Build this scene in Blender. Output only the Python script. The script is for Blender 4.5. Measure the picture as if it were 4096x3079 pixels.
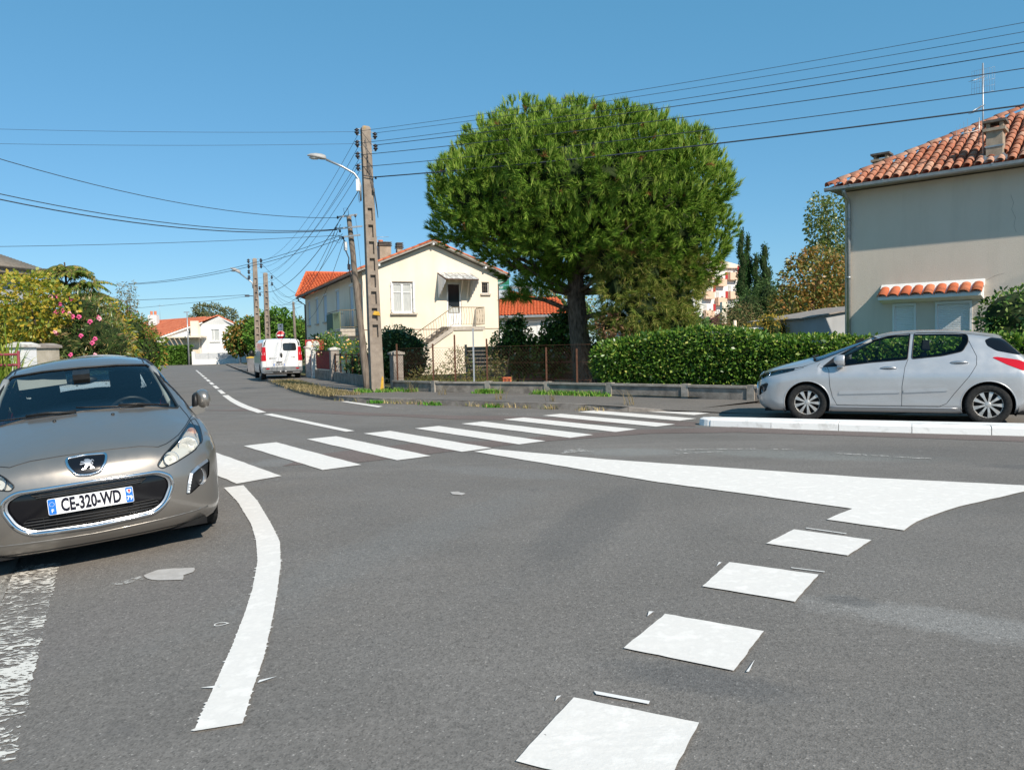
import bpy, bmesh, math, random
import numpy as np
from mathutils import Matrix, Vector
from mathutils.bvhtree import BVHTree
from mathutils.geometry import tessellate_polygon
R = math.radians
scene = bpy.context.scene
for o in list(bpy.data.objects): bpy.data.objects.remove(o)
C = scene.collection
random.seed(7)
rng = np.random.default_rng(11)

# ---------------------------------------------------------------- camera
cam_data = bpy.data.cameras.new('camera'); cam = bpy.data.objects.new('camera', cam_data); C.objects.link(cam)
cam_data.sensor_width = 36.0; cam_data.lens = 26.807; cam_data.clip_start = 0.05; cam_data.clip_end = 2000
cam.rotation_euler = (Matrix.Rotation(R(90 - 2.83), 3, 'X') @ Matrix.Rotation(R(-1.25), 3, 'Z')).to_euler()
cam.location = (0, 0, 1.37)
scene.camera = cam

# ---------------------------------------------------------------- sky, sun, exposure
SUN_AZ, SUN_EL = 147.0, 38.0            # azimuth clockwise from +Y
world = bpy.data.worlds.new('World'); scene.world = world; world.use_nodes = True
wn = world.node_tree.nodes; wl = world.node_tree.links
sky = wn.new('ShaderNodeTexSky'); sky.sky_type = 'NISHITA'; sky.sun_disc = False
sky.sun_elevation = R(SUN_EL); sky.sun_rotation = R(SUN_AZ)
sky.air_density = 1.0; sky.dust_density = 0.2; sky.ozone_density = 6.0; sky.altitude = 50
air = wn.new('ShaderNodeMix'); air.data_type = 'RGBA'; air.inputs[0].default_value = 0.5; air.inputs[7].default_value = (0.50, 2.55, 3.95, 1)   # even blue air tint
wl.new(sky.outputs[0], air.inputs[6]); wl.new(air.outputs[2], wn['Background'].inputs[0]); wn['Background'].inputs[1].default_value = 0.12
sd = bpy.data.lights.new('sun', 'SUN'); sd.energy = 4.4; sd.angle = R(0.55); sd.color = (1.0, 0.90, 0.765)
sun = bpy.data.objects.new('sun', sd); C.objects.link(sun)
az, el = R(SUN_AZ), R(SUN_EL)
sun_dir = Vector((math.sin(az) * math.cos(el), math.cos(az) * math.cos(el), math.sin(el)))
sun.rotation_euler = sun_dir.to_track_quat('Z', 'Y').to_euler(); sun.location = (30, -40, 40)
vs = scene.view_settings
vs.view_transform = 'Standard'; vs.look = 'None'; vs.gamma = 1.0; vs.use_curve_mapping = False; vs.exposure = 0.35

# ---------------------------------------------------------------- helpers
def srgb(r, g, b):
    f = lambda c: (c / 255 / 12.92) if c / 255 <= 0.04045 else ((c / 255 + 0.055) / 1.055) ** 2.4
    return (f(r), f(g), f(b), 1.0)
def col(c): return tuple(c) + (1.0,) if len(c) == 3 else tuple(c)

class NT:
    """thin wrapper to write node materials"""
    def __init__(s, name):
        s.m = bpy.data.materials.new(name); s.m.use_nodes = True
        s.t = s.m.node_tree; s.n = s.t.nodes; s.l = s.t.links
        s.out = s.n['Material Output']; s.b = s.n['Principled BSDF']
        s._tc = None
    def N(s, typ, **kw):
        n = s.n.new('ShaderNode' + typ)
        for k, v in kw.items():
            if k in n.inputs: n.inputs[k].default_value = v
            else: setattr(n, k, v)
        return n
    def L(s, a, b): s.l.new(a, b)
    def co(s, scale=(1, 1, 1)):
        if s._tc is None: s._tc = s.N('TexCoord')
        mp = s.N('Mapping'); mp.inputs['Scale'].default_value = scale
        s.L(s._tc.outputs['Object'], mp.inputs['Vector']); return mp.outputs[0]
    def noise(s, scale, detail=5, rough=.55, stretch=(1, 1, 1), dist=0):
        n = s.N('TexNoise'); n.inputs['Scale'].default_value = scale; n.inputs['Detail'].default_value = detail
        n.inputs['Roughness'].default_value = rough; n.inputs['Distortion'].default_value = dist
        s.L(s.co(stretch), n.inputs['Vector']); return n.outputs['Fac']
    def ramp(s, fac, stops):
        r = s.N('ValToRGB'); e = r.color_ramp.elements
        while len(e) < len(stops): e.new(0.5)
        for i, (p, c) in enumerate(stops):
            e[i].position = p; e[i].color = col(c) if not isinstance(c, (int, float)) else (c, c, c, 1)
        s.L(fac, r.inputs[0]); return r.outputs[0]
    def mix(s, fac, a, b, mode='MIX'):
        m = s.N('Mix', data_type='RGBA', blend_type=mode)
        for sock, v in ((m.inputs[0], fac), (m.inputs[6], a), (m.inputs[7], b)):
            if hasattr(v, 'links') or hasattr(v, 'is_linked'): s.L(v, sock)
            else: sock.default_value = v if isinstance(v, (int, float)) else col(v)
        return m.outputs[2]
    def bump(s, h, strength=.3, dist=.01):
        b = s.N('Bump'); b.inputs['Strength'].default_value = strength; b.inputs['Distance'].default_value = dist
        s.L(h, b.inputs['Height']); s.L(b.outputs[0], s.b.inputs['Normal'])
    def set(s, color=None, rough=None, metal=None, spec=None, **kw):
        def put(k, v):
            if v is None: return
            if hasattr(v, 'is_linked'): s.L(v, s.b.inputs[k])
            else: s.b.inputs[k].default_value = col(v) if isinstance(v, (tuple, list)) else v
        put('Base Color', color); put('Roughness', rough); put('Metallic', metal); put('Specular IOR Level', spec)
        for k, v in kw.items(): put(k, v)
        return s.m

def mat(name, c1, c2=None, scale=3, rough=.8, metal=0, spec=.3, bump=0, bscale=60, bdist=.01, stretch=(1, 1, 1), lo=.35, hi=.65, detail=6):
    t = NT(name)
    if c2 is None: cc = c1
    else: cc = t.ramp(t.noise(scale, detail, stretch=stretch), [(lo, c1), (hi, c2)])
    if bump: t.bump(t.noise(bscale, 4, stretch=stretch), bump, bdist)
    return t.set(cc, rough, metal, spec)

class MB:
    def __init__(s): s.v = []; s.f = []; s.m = []; s.sm = []
    def add(s, vs, fs, mi=0, smooth=False):
        o = len(s.v); s.v += [tuple(p) for p in vs]
        for f in fs: s.f.append(tuple(i + o for i in f)); s.m.append(mi); s.sm.append(smooth)
    def box(s, x0, x1, y0, y1, z0, z1, mi=0, M=None):
        p = [(x, y, z) for z in (z0, z1) for y in (y0, y1) for x in (x0, x1)]
        if M is not None: p = [tuple(M @ Vector(q)) for q in p]
        s.add(p, [(0, 2, 3, 1), (4, 5, 7, 6), (0, 1, 5, 4), (2, 6, 7, 3), (0, 4, 6, 2), (1, 3, 7, 5)], mi)
    def bar(s, a, b, w, h, up=(0, 0, 1), mi=0, w2=None, h2=None):
        a, b = Vector(a), Vector(b); d = (b - a).normalized(); u = Vector(up)
        sd = d.cross(u)
        if sd.length < 1e-4: sd = d.cross(Vector((1, 0, 0)))
        sd.normalize(); u = sd.cross(d).normalized()
        w2 = w if w2 is None else w2; h2 = h if h2 is None else h2
        p = []
        for q, ww, hh in ((a, w, h), (b, w2, h2)):
            for sx, sy in ((-1, -1), (1, -1), (1, 1), (-1, 1)): p.append(q + sd * ww / 2 * sx + u * hh / 2 * sy)
        s.add(p, [(3, 2, 1, 0), (4, 5, 6, 7), (0, 1, 5, 4), (1, 2, 6, 5), (2, 3, 7, 6), (3, 0, 4, 7)], mi)
    def tube(s, pts, r, n=6, mi=0, closed=False, cap=True, smooth=True):
        P = [Vector(p) for p in pts]; m = len(P)
        rr = [r] * m if isinstance(r, (int, float)) else list(r)
        o = len(s.v); prev = None
        for i, p in enumerate(P):
            if closed: d = P[(i + 1) % m] - P[i - 1]
            else: d = P[min(i + 1, m - 1)] - P[max(i - 1, 0)]
            d.normalize()
            if prev is None:
                a = d.orthogonal().normalized()
            else:
                a = prev - d * prev.dot(d)
                a = a.normalized() if a.length > 1e-6 else d.orthogonal().normalized()
            prev = a; b = d.cross(a)
            for k in range(n):
                t = 2 * math.pi * k / n
                s.v.append(tuple(p + (a * math.cos(t) + b * math.sin(t)) * rr[i]))
        for i in range(m if closed else m - 1):
            j = (i + 1) % m
            for k in range(n):
                l = (k + 1) % n
                s.f.append((o + i * n + k, o + i * n + l, o + j * n + l, o + j * n + k)); s.m.append(mi); s.sm.append(smooth)
        if cap and not closed:
            s.f.append(tuple(o + k for k in range(n))[::-1]); s.m.append(mi); s.sm.append(False)
            s.f.append(tuple(o + (m - 1) * n + k for k in range(n))); s.m.append(mi); s.sm.append(False)
    def lathe(s, prof, n=16, M=None, mi=0, smooth=True, closed=False):
        o = len(s.v); M = M or Matrix.Identity(4)
        for r, z in prof:
            for k in range(n):
                t = 2 * math.pi * k / n; s.v.append(tuple(M @ Vector((r * math.cos(t), r * math.sin(t), z))))
        m = len(prof)
        for i in range(m - 1 + (1 if closed else 0)):
            j = (i + 1) % m
            for k in range(n):
                l = (k + 1) % n
                s.f.append((o + i * n + k, o + i * n + l, o + j * n + l, o + j * n + k)); s.m.append(mi); s.sm.append(smooth)
    def prism(s, poly, f0, f1, mi=0):
        """poly of 2d points; f0/f1 map a 2d point to 3d for the two end faces"""
        n = len(poly); o = len(s.v)
        s.v += [tuple(f0(*p)) for p in poly] + [tuple(f1(*p)) for p in poly]
        s.f.append(tuple(range(o, o + n))[::-1]); s.f.append(tuple(range(o + n, o + 2 * n)))
        s.m += [mi, mi]; s.sm += [False, False]
        for i in range(n):
            j = (i + 1) % n
            s.f.append((o + i, o + j, o + n + j, o + n + i)); s.m.append(mi); s.sm.append(False)
    def mesh(s, name, mats, fix=True):
        me = bpy.data.meshes.new(name); me.from_pydata(s.v, [], s.f)
        for m in (mats if isinstance(mats, (list, tuple)) else [mats]): me.materials.append(m)
        me.polygons.foreach_set('material_index', s.m); me.polygons.foreach_set('use_smooth', s.sm)
        if fix:
            b = bmesh.new(); b.from_mesh(me); bmesh.ops.recalc_face_normals(b, faces=b.faces); b.to_mesh(me); b.free()
        me.update(); return me
    def build(s, name, mats, parent=None, world=False, kind=None, fix=True):
        if world and parent is not None:
            Mi = frame(parent).inverted(); s.v = [tuple(Mi @ Vector(p)) for p in s.v]
        return link(name, s.mesh(name, mats, fix), parent, kind)

def link(name, data, parent=None, kind=None):
    o = bpy.data.objects.new(name, data); C.objects.link(o)
    if parent is not None: o.parent = parent
    if kind: o['kind'] = kind
    return o
def frame(o):
    while o.parent is not None: o = o.parent
    return Matrix.Translation(o.location) @ o.rotation_euler.to_matrix().to_4x4()
def thing(name, label, cat, loc=(0, 0, 0), rz=0, group=None, rot=None):
    o = bpy.data.objects.new(name, None); C.objects.link(o); o.empty_display_size = .2
    o.location = loc; o.rotation_euler = rot if rot else (0, 0, rz)
    o['label'] = label; o['category'] = cat
    if group: o['group'] = group
    return o
def tag(o, label, cat, group=None):
    o['label'] = label; o['category'] = cat
    if group: o['group'] = group
    return o
def structure(o): o['kind'] = 'structure'; return o
def copy_part(src, parent, M=None, name=None):
    c = src.copy(); C.objects.link(c); c.parent = parent
    if M is not None: c.matrix_local = M
    return c
def np_mesh(name, V, F, mats, mi=None, smooth=False):
    """V (n,3) array, F (m,k) array of equal-size faces"""
    me = bpy.data.meshes.new(name); V = np.asarray(V, np.float32); F = np.asarray(F, np.int32)
    m, k = F.shape
    me.vertices.add(len(V)); me.vertices.foreach_set('co', V.ravel())
    me.loops.add(m * k); me.loops.foreach_set('vertex_index', F.ravel())
    me.polygons.add(m); me.polygons.foreach_set('loop_start', np.arange(m, dtype=np.int32) * k)
    for x in (mats if isinstance(mats, (list, tuple)) else [mats]): me.materials.append(x)
    if mi is not None: me.polygons.foreach_set('material_index', np.asarray(mi, np.int32))
    if smooth: me.polygons.foreach_set('use_smooth', np.ones(m, bool))
    me.update(calc_edges=True); me.validate(); return me
def text_mesh(name, body, size, mats, M, extrude=0.0, bold=0.0, sx=1.0, align='CENTER'):
    cu = bpy.data.curves.new(name, 'FONT'); cu.body = body; cu.size = size; cu.align_x = align; cu.align_y = 'CENTER'
    cu.extrude = extrude; cu.offset = bold; cu.resolution_u = 3; cu.fill_mode = 'BOTH'
    to = bpy.data.objects.new(name, cu); C.objects.link(to)
    dg = bpy.context.evaluated_depsgraph_get(); me = bpy.data.meshes.new_from_object(to.evaluated_get(dg))
    bpy.data.objects.remove(to); bpy.data.curves.remove(cu)
    me.transform(M @ Matrix.Diagonal((sx, 1, 1, 1))); me.materials.clear(); me.materials.append(mats); return me

# road surface: flat, but falling towards the gutter on the left where the grey car stands
NX, NY = -0.88, -0.474
def H(x, y):
    s = (NX * x + NY * y + 1.6) / 0.25
    s = np.where(s > 20, s, np.log1p(np.exp(np.minimum(s, 20))))
    return -0.0715 * np.minimum(s * 0.25, 2.9)
# ================================================================ SETTING: road, pavements, markings
def asphalt(name, dark, light, warm, stains=()):
    t = NT(name)
    base = t.ramp(t.noise(.55, 6, .6), [(.3, dark), (.7, light)])
    base = t.mix(t.ramp(t.noise(.17, 4, .6, (1, 1.6, 1), 1.2), [(.42, 0.0), (.66, 1.0)]), base, warm)
    streak = t.ramp(t.noise(.8, 6, .65, (.25, 1.0, 1), .8), [(.52, 0.0), (.74, .5)])
    base = t.mix(streak, base, tuple(v * 1.25 for v in light))
    for (cx, cy, ang, rx, ry, c, amt) in stains:      # worn or darkened areas, each with its own place and ragged outline
        mp = t.N('Mapping', vector_type='TEXTURE'); mp.inputs['Location'].default_value = (cx, cy, 0); mp.inputs['Rotation'].default_value = (0, 0, R(ang)); mp.inputs['Scale'].default_value = (rx, ry, 1)
        t.co(); t.L(t._tc.outputs['Object'], mp.inputs['Vector'])
        ln = t.N('VectorMath', operation='LENGTH'); t.L(mp.outputs[0], ln.inputs[0]); nz = t.noise(7, 8, .75)
        ad = t.N('Math', operation='MULTIPLY_ADD'); t.L(nz, ad.inputs[0]); ad.inputs[1].default_value = 1.7; t.L(ln.outputs['Value'], ad.inputs[2])
        base = t.mix(t.ramp(ad.outputs[0], [(1.15 / 1, amt), (1.75 / 1, 0.0)] if False else [(.0, amt), (.62, amt), (.98, 0.0)]) if False else scaled_ramp(t, ad.outputs[0], amt), base, c)
    vo = t.N('TexVoronoi', feature='F1'); vo.inputs['Scale'].default_value = 135; t.L(t.co(), vo.inputs['Vector'])
    grit = t.ramp(vo.outputs['Color'], [(.10, .58), (.45, .98), (.86, 1.06), (.96, 2.0)])
    base = t.mix(.85, base, grit, 'MULTIPLY')
    fine = t.ramp(t.noise(38, 6, .7), [(.3, .74), (.7, 1.25)])
    base = t.mix(.9, base, fine, 'MULTIPLY')
    scuff = t.ramp(t.noise(5.5, 9, .75, (1, 1.8, 1), .3), [(.64, 0.0), (.69, .7)])
    area = t.ramp(t.noise(.35, 3, .5), [(.44, 0.0), (.56, 1.0)])
    base = t.mix(t.mix(1.0, scuff, area, 'MULTIPLY'), base, (.42, .40, .38))
    oil = t.ramp(t.noise(1.1, 4, .6, (1, 1, 1), .5), [(.67, 0.0), (.75, .5)])
    base = t.mix(oil, base, (.06, .06, .064))
    t.bump(vo.outputs['Distance'], .4, .004)
    return t.set(base, t.ramp(t.noise(2, 4), [(.3, .75), (.7, .95)]), 0, .25)
def scaled_ramp(t, v, amt):
    mr = t.N('MapRange'); mr.inputs['From Min'].default_value = 1.45; mr.inputs['From Max'].default_value = 2.0; mr.inputs['To Min'].default_value = amt; mr.inputs['To Max'].default_value = 0.0
    t.L(v, mr.inputs['Value']); return mr.outputs[0]
STAINS = [(2.1, 3.62, -32, .75, .20, (.27, .26, .245), .75), (1.75, 3.95, -20, .16, .09, (.12, .118, .115), .6), (.75, 3.05, -25, .45, .14, (.12, .118, .117), .55), (1.5, 9.7, -10, .7, .38, (.26, .26, .245), .65), (3.6, 9.1, -22, 1.5, .42, (.235, .24, .225), .65), (5.6, 8.7, -26, 2.4, .8, (.135, .128, .12), .5),
          (5.4, 7.9, -25, .5, .2, (.10, .10, .10), .5), (-.7, 5.6, 60, 2.0, .35, (.20, .195, .185), .45), (.6, 5.9, 70, 1.6, .3, (.13, .125, .12), .5), (-2.3, 4.2, 60, 1.3, .5, (.19, .172, .16), .5), (-2.7, 9.6, 20, .9, .4, (.25, .245, .235), .6), (-.1, 8.3, -30, 1.0, .3, (.22, .215, .205), .5)]
ROAD = asphalt('road_asphalt', (.158, .146, .133), (.215, .199, .182), (.198, .181, .164), STAINS)
PATCH = asphalt('reddish_asphalt_patch', (.165, .130, .117), (.205, .165, .150), (.18, .145, .13))
PAVE = asphalt('pavement_asphalt', (.148, .136, .125), (.195, .18, .165), (.19, .17, .152))
def see_through(t, k, colr, rough=.85):
    """paint where k is 1, nothing (the road below shows) where it is 0"""
    t.set(colr, rough, 0, .25); tr = t.N('BsdfTransparent'); mx = t.N('MixShader'); t.L(k, mx.inputs[0]); t.L(tr.outputs[0], mx.inputs[1]); t.L(t.b.outputs[0], mx.inputs[2]); t.L(mx.outputs[0], t.out.inputs[0]); return t.m
def paint_mat(name, g=1.0):
    t = NT(name)
    c = t.ramp(t.noise(9, 8, .65), [(.35, (.82 * g, .775 * g, .72 * g)), (.5, (.755 * g, .715 * g, .665 * g)), (.62, (.85 * g, .805 * g, .75 * g))])
    crack = t.ramp(t.noise(16, 10, .8, (1, 1, 1), 1.5), [(.30, 1.0), (.335, 0.0)])
    c = t.mix(crack, c, (.30, .29, .28))
    t.bump(t.noise(60, 5), .3, .004)
    pit = t.ramp(t.noise(34, 7, .75), [(.285, 0.0), (.315, 1.0)])
    return see_through(t, pit, c, .75)
PAINT = paint_mat('white_road_paint')
PAINT2 = paint_mat('greyer_road_paint', .98)
def worn_mat():
    t = NT('worn_road_paint'); n = t.noise(17, 10, .72, (.75, 1.5, 1), 1.1); big = t.noise(1.8, 3, .5)
    k = t.ramp(t.mix(.32, n, big, 'ADD'), [(.655, 0.0), (.68, 1.0)])
    return see_through(t, k, (.70, .67, .61))
WORN = worn_mat()
def faint_mat(name, th, colr):
    t = NT(name); k = t.ramp(t.noise(14, 9, .75, (1, 1, 1), .4), [(th, 0.0), (th + .07, 1.0)]); return see_through(t, k, colr, .9)
THINP = faint_mat('thin_overspray', .36, (.78, .76, .73))
FAINT = faint_mat('half_worn_scuff', .47, (.46, .44, .41))
CONC = mat('kerb_concrete', (.20, .175, .155), (.32, .285, .25), 6, .9, bump=.4, bscale=80, bdist=.006)
WKERB = mat('white_painted_kerb', (.52, .50, .47), (.82, .81, .79), 4, .7, bump=.35, bscale=50, lo=.27, hi=.45, detail=9)
EARTH = mat('garden_soil_and_grass', (.055, .075, .02), (.16, .13, .07), 1.5, .95, bump=.5, bscale=30, bdist=.03)
LAWN = mat('lawn', (.05, .10, .015), (.10, .16, .03), 8, .95, bump=.6, bscale=90, bdist=.03)

ground = structure(link('ground', np_mesh('ground', [(-600, -300, -.45), (600, -300, -.45), (600, 1200, -.45), (-600, 1200, -.45)], [[0, 1, 2, 3]], EARTH)))
def road_mesh():
    xs = np.unique(np.concatenate([np.linspace(-140, -32, 28), np.arange(-32, -8, .5), np.arange(-8, 2, .2), np.linspace(2, 60, 30)]))
    ys = np.unique(np.concatenate([np.linspace(-30, -2, 15), np.arange(-2, 14, .2), np.arange(14, 60, .5), np.linspace(60, 260, 41)]))
    X, Y = np.meshgrid(xs, ys); V = np.stack([X, Y, H(X, Y)], -1).reshape(-1, 3)
    nx = len(xs); i, j = np.meshgrid(np.arange(nx - 1), np.arange(len(ys) - 1)); a = (j * nx + i).ravel()
    return np_mesh('road', V, np.stack([a, a + 1, a + nx + 1, a + nx], 1), ROAD, smooth=True)
road = structure(link('road', road_mesh()))

def densify(poly, step=.25, jit=0.0, closed=True):
    out = []; n = len(poly)
    for i in range(n if closed else n - 1):
        a, b = Vector(poly[i]), Vector(poly[(i + 1) % n]); m = max(1, int((b - a).length / step))
        for k in range(m):
            p = a.lerp(b, k / m); e = Vector((random.uniform(-jit, jit), random.uniform(-jit, jit))) if k else Vector((0, 0))
            out.append(tuple(p + e))
    if not closed: out.append(tuple(poly[-1]))
    return out
def marking(name, poly, material, z=.008, step=.2, jit=.003):
    p = densify(poly, step, jit); V = [Vector((x, y, float(H(x, y)) + z)) for x, y in p]
    T = tessellate_polygon([[Vector((x, y, 0)) for x, y in p]]); F = []
    for i, j, k in T:
        u, w = V[j] - V[i], V[k] - V[i]; c = u.x * w.y - u.y * w.x
        F.append((i, j, k) if c > 0 else (i, k, j))
    me = bpy.data.meshes.new(name); me.from_pydata(V, [], F); me.materials.append(material); me.update()
    return link(name, me, road)
def strip(name, Lp, Rp, material, z=.008, step=.06, jit=.0, hair=0.0):
    n = 2 + int(sum((Vector(Lp[i + 1]) - Vector(Lp[i])).length for i in range(len(Lp) - 1)) / step)
    def res(P):
        P = np.array(P); d = np.r_[0, np.cumsum(np.hypot(*np.diff(P, axis=0).T))]; t = np.linspace(0, d[-1], n)
        q = np.stack([np.interp(t, d, P[:, 0]), np.interp(t, d, P[:, 1])], 1)
        for _ in range(24): q[1:-1] = q[1:-1] * .5 + (q[:-2] + q[2:]) * .25
        return q
    a, c = res(Lp), res(Rp); w = c - a; w /= np.linalg.norm(w, axis=1)[:, None]
    a = a - w * np.abs(rng.normal(0, 1, (n, 1))) * jit - w * (rng.random((n, 1)) < .07) * hair * rng.random((n, 1))
    c = c + w * np.abs(rng.normal(0, 1, (n, 1))) * jit + w * (rng.random((n, 1)) < .07) * hair * rng.random((n, 1))
    m = 3; V = []
    for k in range(m + 1):
        p = a + (c - a) * k / m; V.append(np.stack([p[:, 0], p[:, 1], H(p[:, 0], p[:, 1]) + z], 1))
    V = np.concatenate(V); F = [[k * n + i, k * n + i + 1, (k + 1) * n + i + 1, (k + 1) * n + i] for k in range(m) for i in range(n - 1)]
    me = np_mesh(name, V, F, material)
    b = bmesh.new(); b.from_mesh(me); bmesh.ops.recalc_face_normals(b, faces=b.faces)
    if sum(f.normal.z for f in b.faces) < 0: bmesh.ops.reverse_faces(b, faces=b.faces)
    b.to_mesh(me); b.free()
    return link(name, me, road)

# repaired strips of reddish asphalt
marking('asphalt_patch', [(-8.02, 20.36), (-7.19, 19.9), (-6.02, 18.57), (-4.6, 17.83), (-3.02, 16.58), (-1.3, 15.56), (-.5, 15.37), (3.2, 13.2), (3.0, 12.5), (-.48, 14.44), (-1.24, 14.74), (-2.34, 15.67), (-3.49, 16.24), (-4.87, 17.38), (-7.24, 18.36), (-9.5, 19.2), (-9.9, 21.0)], PATCH, .004, .3, .02)
marking('asphalt_patch', [(-2.80, 9.17), (-1.87, 9.31), (-1.16, 9.85), (-.36, 10.45), (.53, 11.0), (2.09, 11.65), (3.42, 11.56), (5.0, 10.75), (7.0, 9.6), (9.0, 8.6), (9.2, 9.4), (7.0, 10.3), (5.0, 11.3), (3.65, 12.33), (1.98, 12.2), (.8, 11.75), (-.38, 11.15), (-1.3, 11.17), (-2.54, 10.18)], PATCH, .004, .3, .02)

# zebra crossing: ten stripes 0.5 m wide
zth, zph = R(50.1), R(144.4)
zd = Vector((math.sin(zth), math.cos(zth))); zn = Vector((math.sin(zph), math.cos(zph))); zo = Vector((-4.75, 10.59))
zw = zd * (.5 / abs(zd.x * zn.y - zd.y * zn.x))
for i in range(10):
    b0 = zo + zd * .994 * i; Ls = 3.061 if i < 8 else (2.75 if i == 8 else 2.3)
    marking('zebra_stripe', [tuple(b0), tuple(b0 + zw), tuple(b0 + zw + zn * Ls), tuple(b0 + zn * Ls)], PAINT, jit=.006)
# give-way squares and the painter's stray dashes
for q in ([(.216, 2.928), (.65, 2.693), (.425, 2.26), (-.015, 2.513)], [(.749, 3.799), (1.164, 3.538), (.897, 3.113), (.478, 3.381)],
          [(1.328, 4.682), (1.766, 4.391), (1.459, 3.935), (1.044, 4.225)], [(2.025, 5.476), (2.426, 5.135), (2.106, 4.772), (1.698, 5.105)]):
    marking('give_way_square', q, PAINT2, jit=.003, step=.05)
for q in ([(.30, 2.975), (.306, 2.945), (.495, 2.846), (.504, 2.869)], [(.15, 2.946), (.142, 2.91), (.168, 2.95)], [(.675, 3.84), (.70, 3.838), (.655, 3.77)],
          [(1.02, 3.22), (.945, 3.10), (.957, 3.10)], [(1.662, 4.546), (1.824, 4.446), (1.82, 4.435), (1.66, 4.533)], [(1.265, 4.69), (1.28, 4.68), (1.225, 4.60)],
          [(2.12, 5.50), (2.33, 5.31), (2.34, 5.325), (2.13, 5.515)]):
    marking('stray_paint_dash', q, THINP, step=.5, jit=0)
marking('traffic_island_marking', [(-.523, 10.014), (-.278, 10.23), (1.102, 9.076), (2.404, 8.214), (3.481, 7.501), (4.665, 6.92), (4.66, 6.83), (4.478, 6.641), (3.995, 6.352), (3.6, 6.11), (3.291, 5.874), (3.0, 5.63), (2.772, 5.376), (2.378, 5.756), (2.733, 6.112), (2.102, 6.792), (1.421, 7.494)], PAINT, jit=.006, step=.12)
strip('curved_edge_line', [(-3.04, 7.93), (-2.62, 7.16), (-2.164, 6.201), (-1.953, 5.685), (-1.76, 5.139), (-1.602, 4.575), (-1.502, 4.149), (-1.408, 3.699), (-1.348, 3.369), (-1.262, 2.891)],
      [(-2.86, 7.99), (-2.43, 7.14), (-1.984, 6.148), (-1.746, 5.589), (-1.571, 5.024), (-1.419, 4.452), (-1.312, 4.019), (-1.197, 3.518), (-1.14, 3.186), (-1.086, 2.92)], PAINT2, step=.010, jit=.0022, hair=.016)
for q in ([(-1.39, 3.265), (-1.3, 3.275), (-1.3, 3.245)], [(-1.14, 3.29), (-1.07, 3.315), (-1.14, 3.265)]):
    marking('stray_paint_dash', q, THINP, step=.5, jit=0)
strip('centre_line', [(-9.48, 24.9), (-7.93, 21.45), (-6.77, 19.05), (-5.78, 17.27)], [(-9.33, 25.0), (-8.14, 22.35), (-6.88, 19.75), (-5.65, 17.44)], PAINT, step=.2, jit=.004)
marking('centre_line', [(-5.53, 16.86), (-5.38, 17.0), (-2.7, 12.95), (-2.82, 12.83)], PAINT)
cd = Vector((-.4, .9165))
for i in range(10):
    p = Vector((-9.80, 25.86)) + cd * 4.33 * i; n2 = Vector((.9165, .4)) * .075
    marking('centre_dash', [tuple(p - n2), tuple(p + n2), tuple(p + n2 + cd * 3), tuple(p - n2 + cd * 3)], PAINT)
marking('edge_line', [(-4.66, 20.6), (-4.5, 20.66), (-3.14, 18.45), (-3.22, 18.2)], PAINT)
for q in ([(-3.0, 18.1), (-2.5, 17.55), (-2.52, 17.5), (-3.04, 18.03)], [(-2.1, 17.1), (-1.75, 16.85), (-1.78, 16.79), (-2.12, 17.03)], [(-.4, 15.75), (.4, 15.35), (.38, 15.3), (-.42, 15.7)]):
    marking('worn_edge_line', q, FAINT)
# old worn paint by the gutter, spills and scuffs
strip('worn_paint_strip', [(-3.68, 5.52), (-3.49, 5.087), (-3.05, 4.30), (-2.62, 3.46), (-2.25, 2.80)], [(-3.345, 5.52), (-3.168, 5.167), (-2.837, 4.541), (-2.373, 3.669), (-1.90, 2.78)], WORN, .006, .02, .012)
SPILL = mat('dried_cement_spill', (.42, .39, .36), (.50, .47, .44), 12, .9, bump=.2, bscale=60)
marking('cement_spill', [(-2.486, 5.028), (-2.437, 5.129), (-2.33, 5.131), (-2.181, 5.105), (-2.148, 5.006), (-2.189, 4.953), (-2.15, 4.851), (-2.326, 4.889), (-2.428, 4.951)], SPILL, .006, .04, .012)
marking('cement_spill', [(-.61, 7.22), (-.53, 7.23), (-.46, 7.12), (-.49, 7.05), (-.58, 7.10)], SPILL, .006, .04, .012)
marking('cement_spill', [(-2.64, 4.90), (-2.5, 5.02), (-2.44, 4.94), (-2.55, 4.86)], FAINT, .005, .04, .012)
ring = [(-1.595 + .055 * math.cos(a), 4.014 + .055 * math.sin(a)) for a in np.linspace(0, 2 * math.pi, 19)]
ring2 = [(-1.595 + .042 * math.cos(a), 4.014 + .042 * math.sin(a)) for a in np.linspace(0, 2 * math.pi, 19)]
strip('paint_ring', ring, ring2, PAINT, .006, .02)
for q in ([(2.08, 9.80), (2.59, 9.80), (3.1, 9.74), (3.1, 9.66), (2.59, 9.72), (2.08, 9.72)], [(3.25, 9.70), (3.53, 9.63), (3.53, 9.57), (3.26, 9.62)], [(2.0, 9.46), (2.5, 9.56), (2.72, 9.49), (2.5, 9.48), (2.06, 9.38)], [(3.9, 9.22), (4.75, 8.62), (4.73, 8.54), (3.88, 9.14)],
          [(.576, 9.62), (.70, 10.0), (.9, 10.12), (1.04, 9.74), (.9, 9.78), (.72, 9.72)]):
    marking('worn_line_remnant', q, FAINT, .006, .08, .01)

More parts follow.
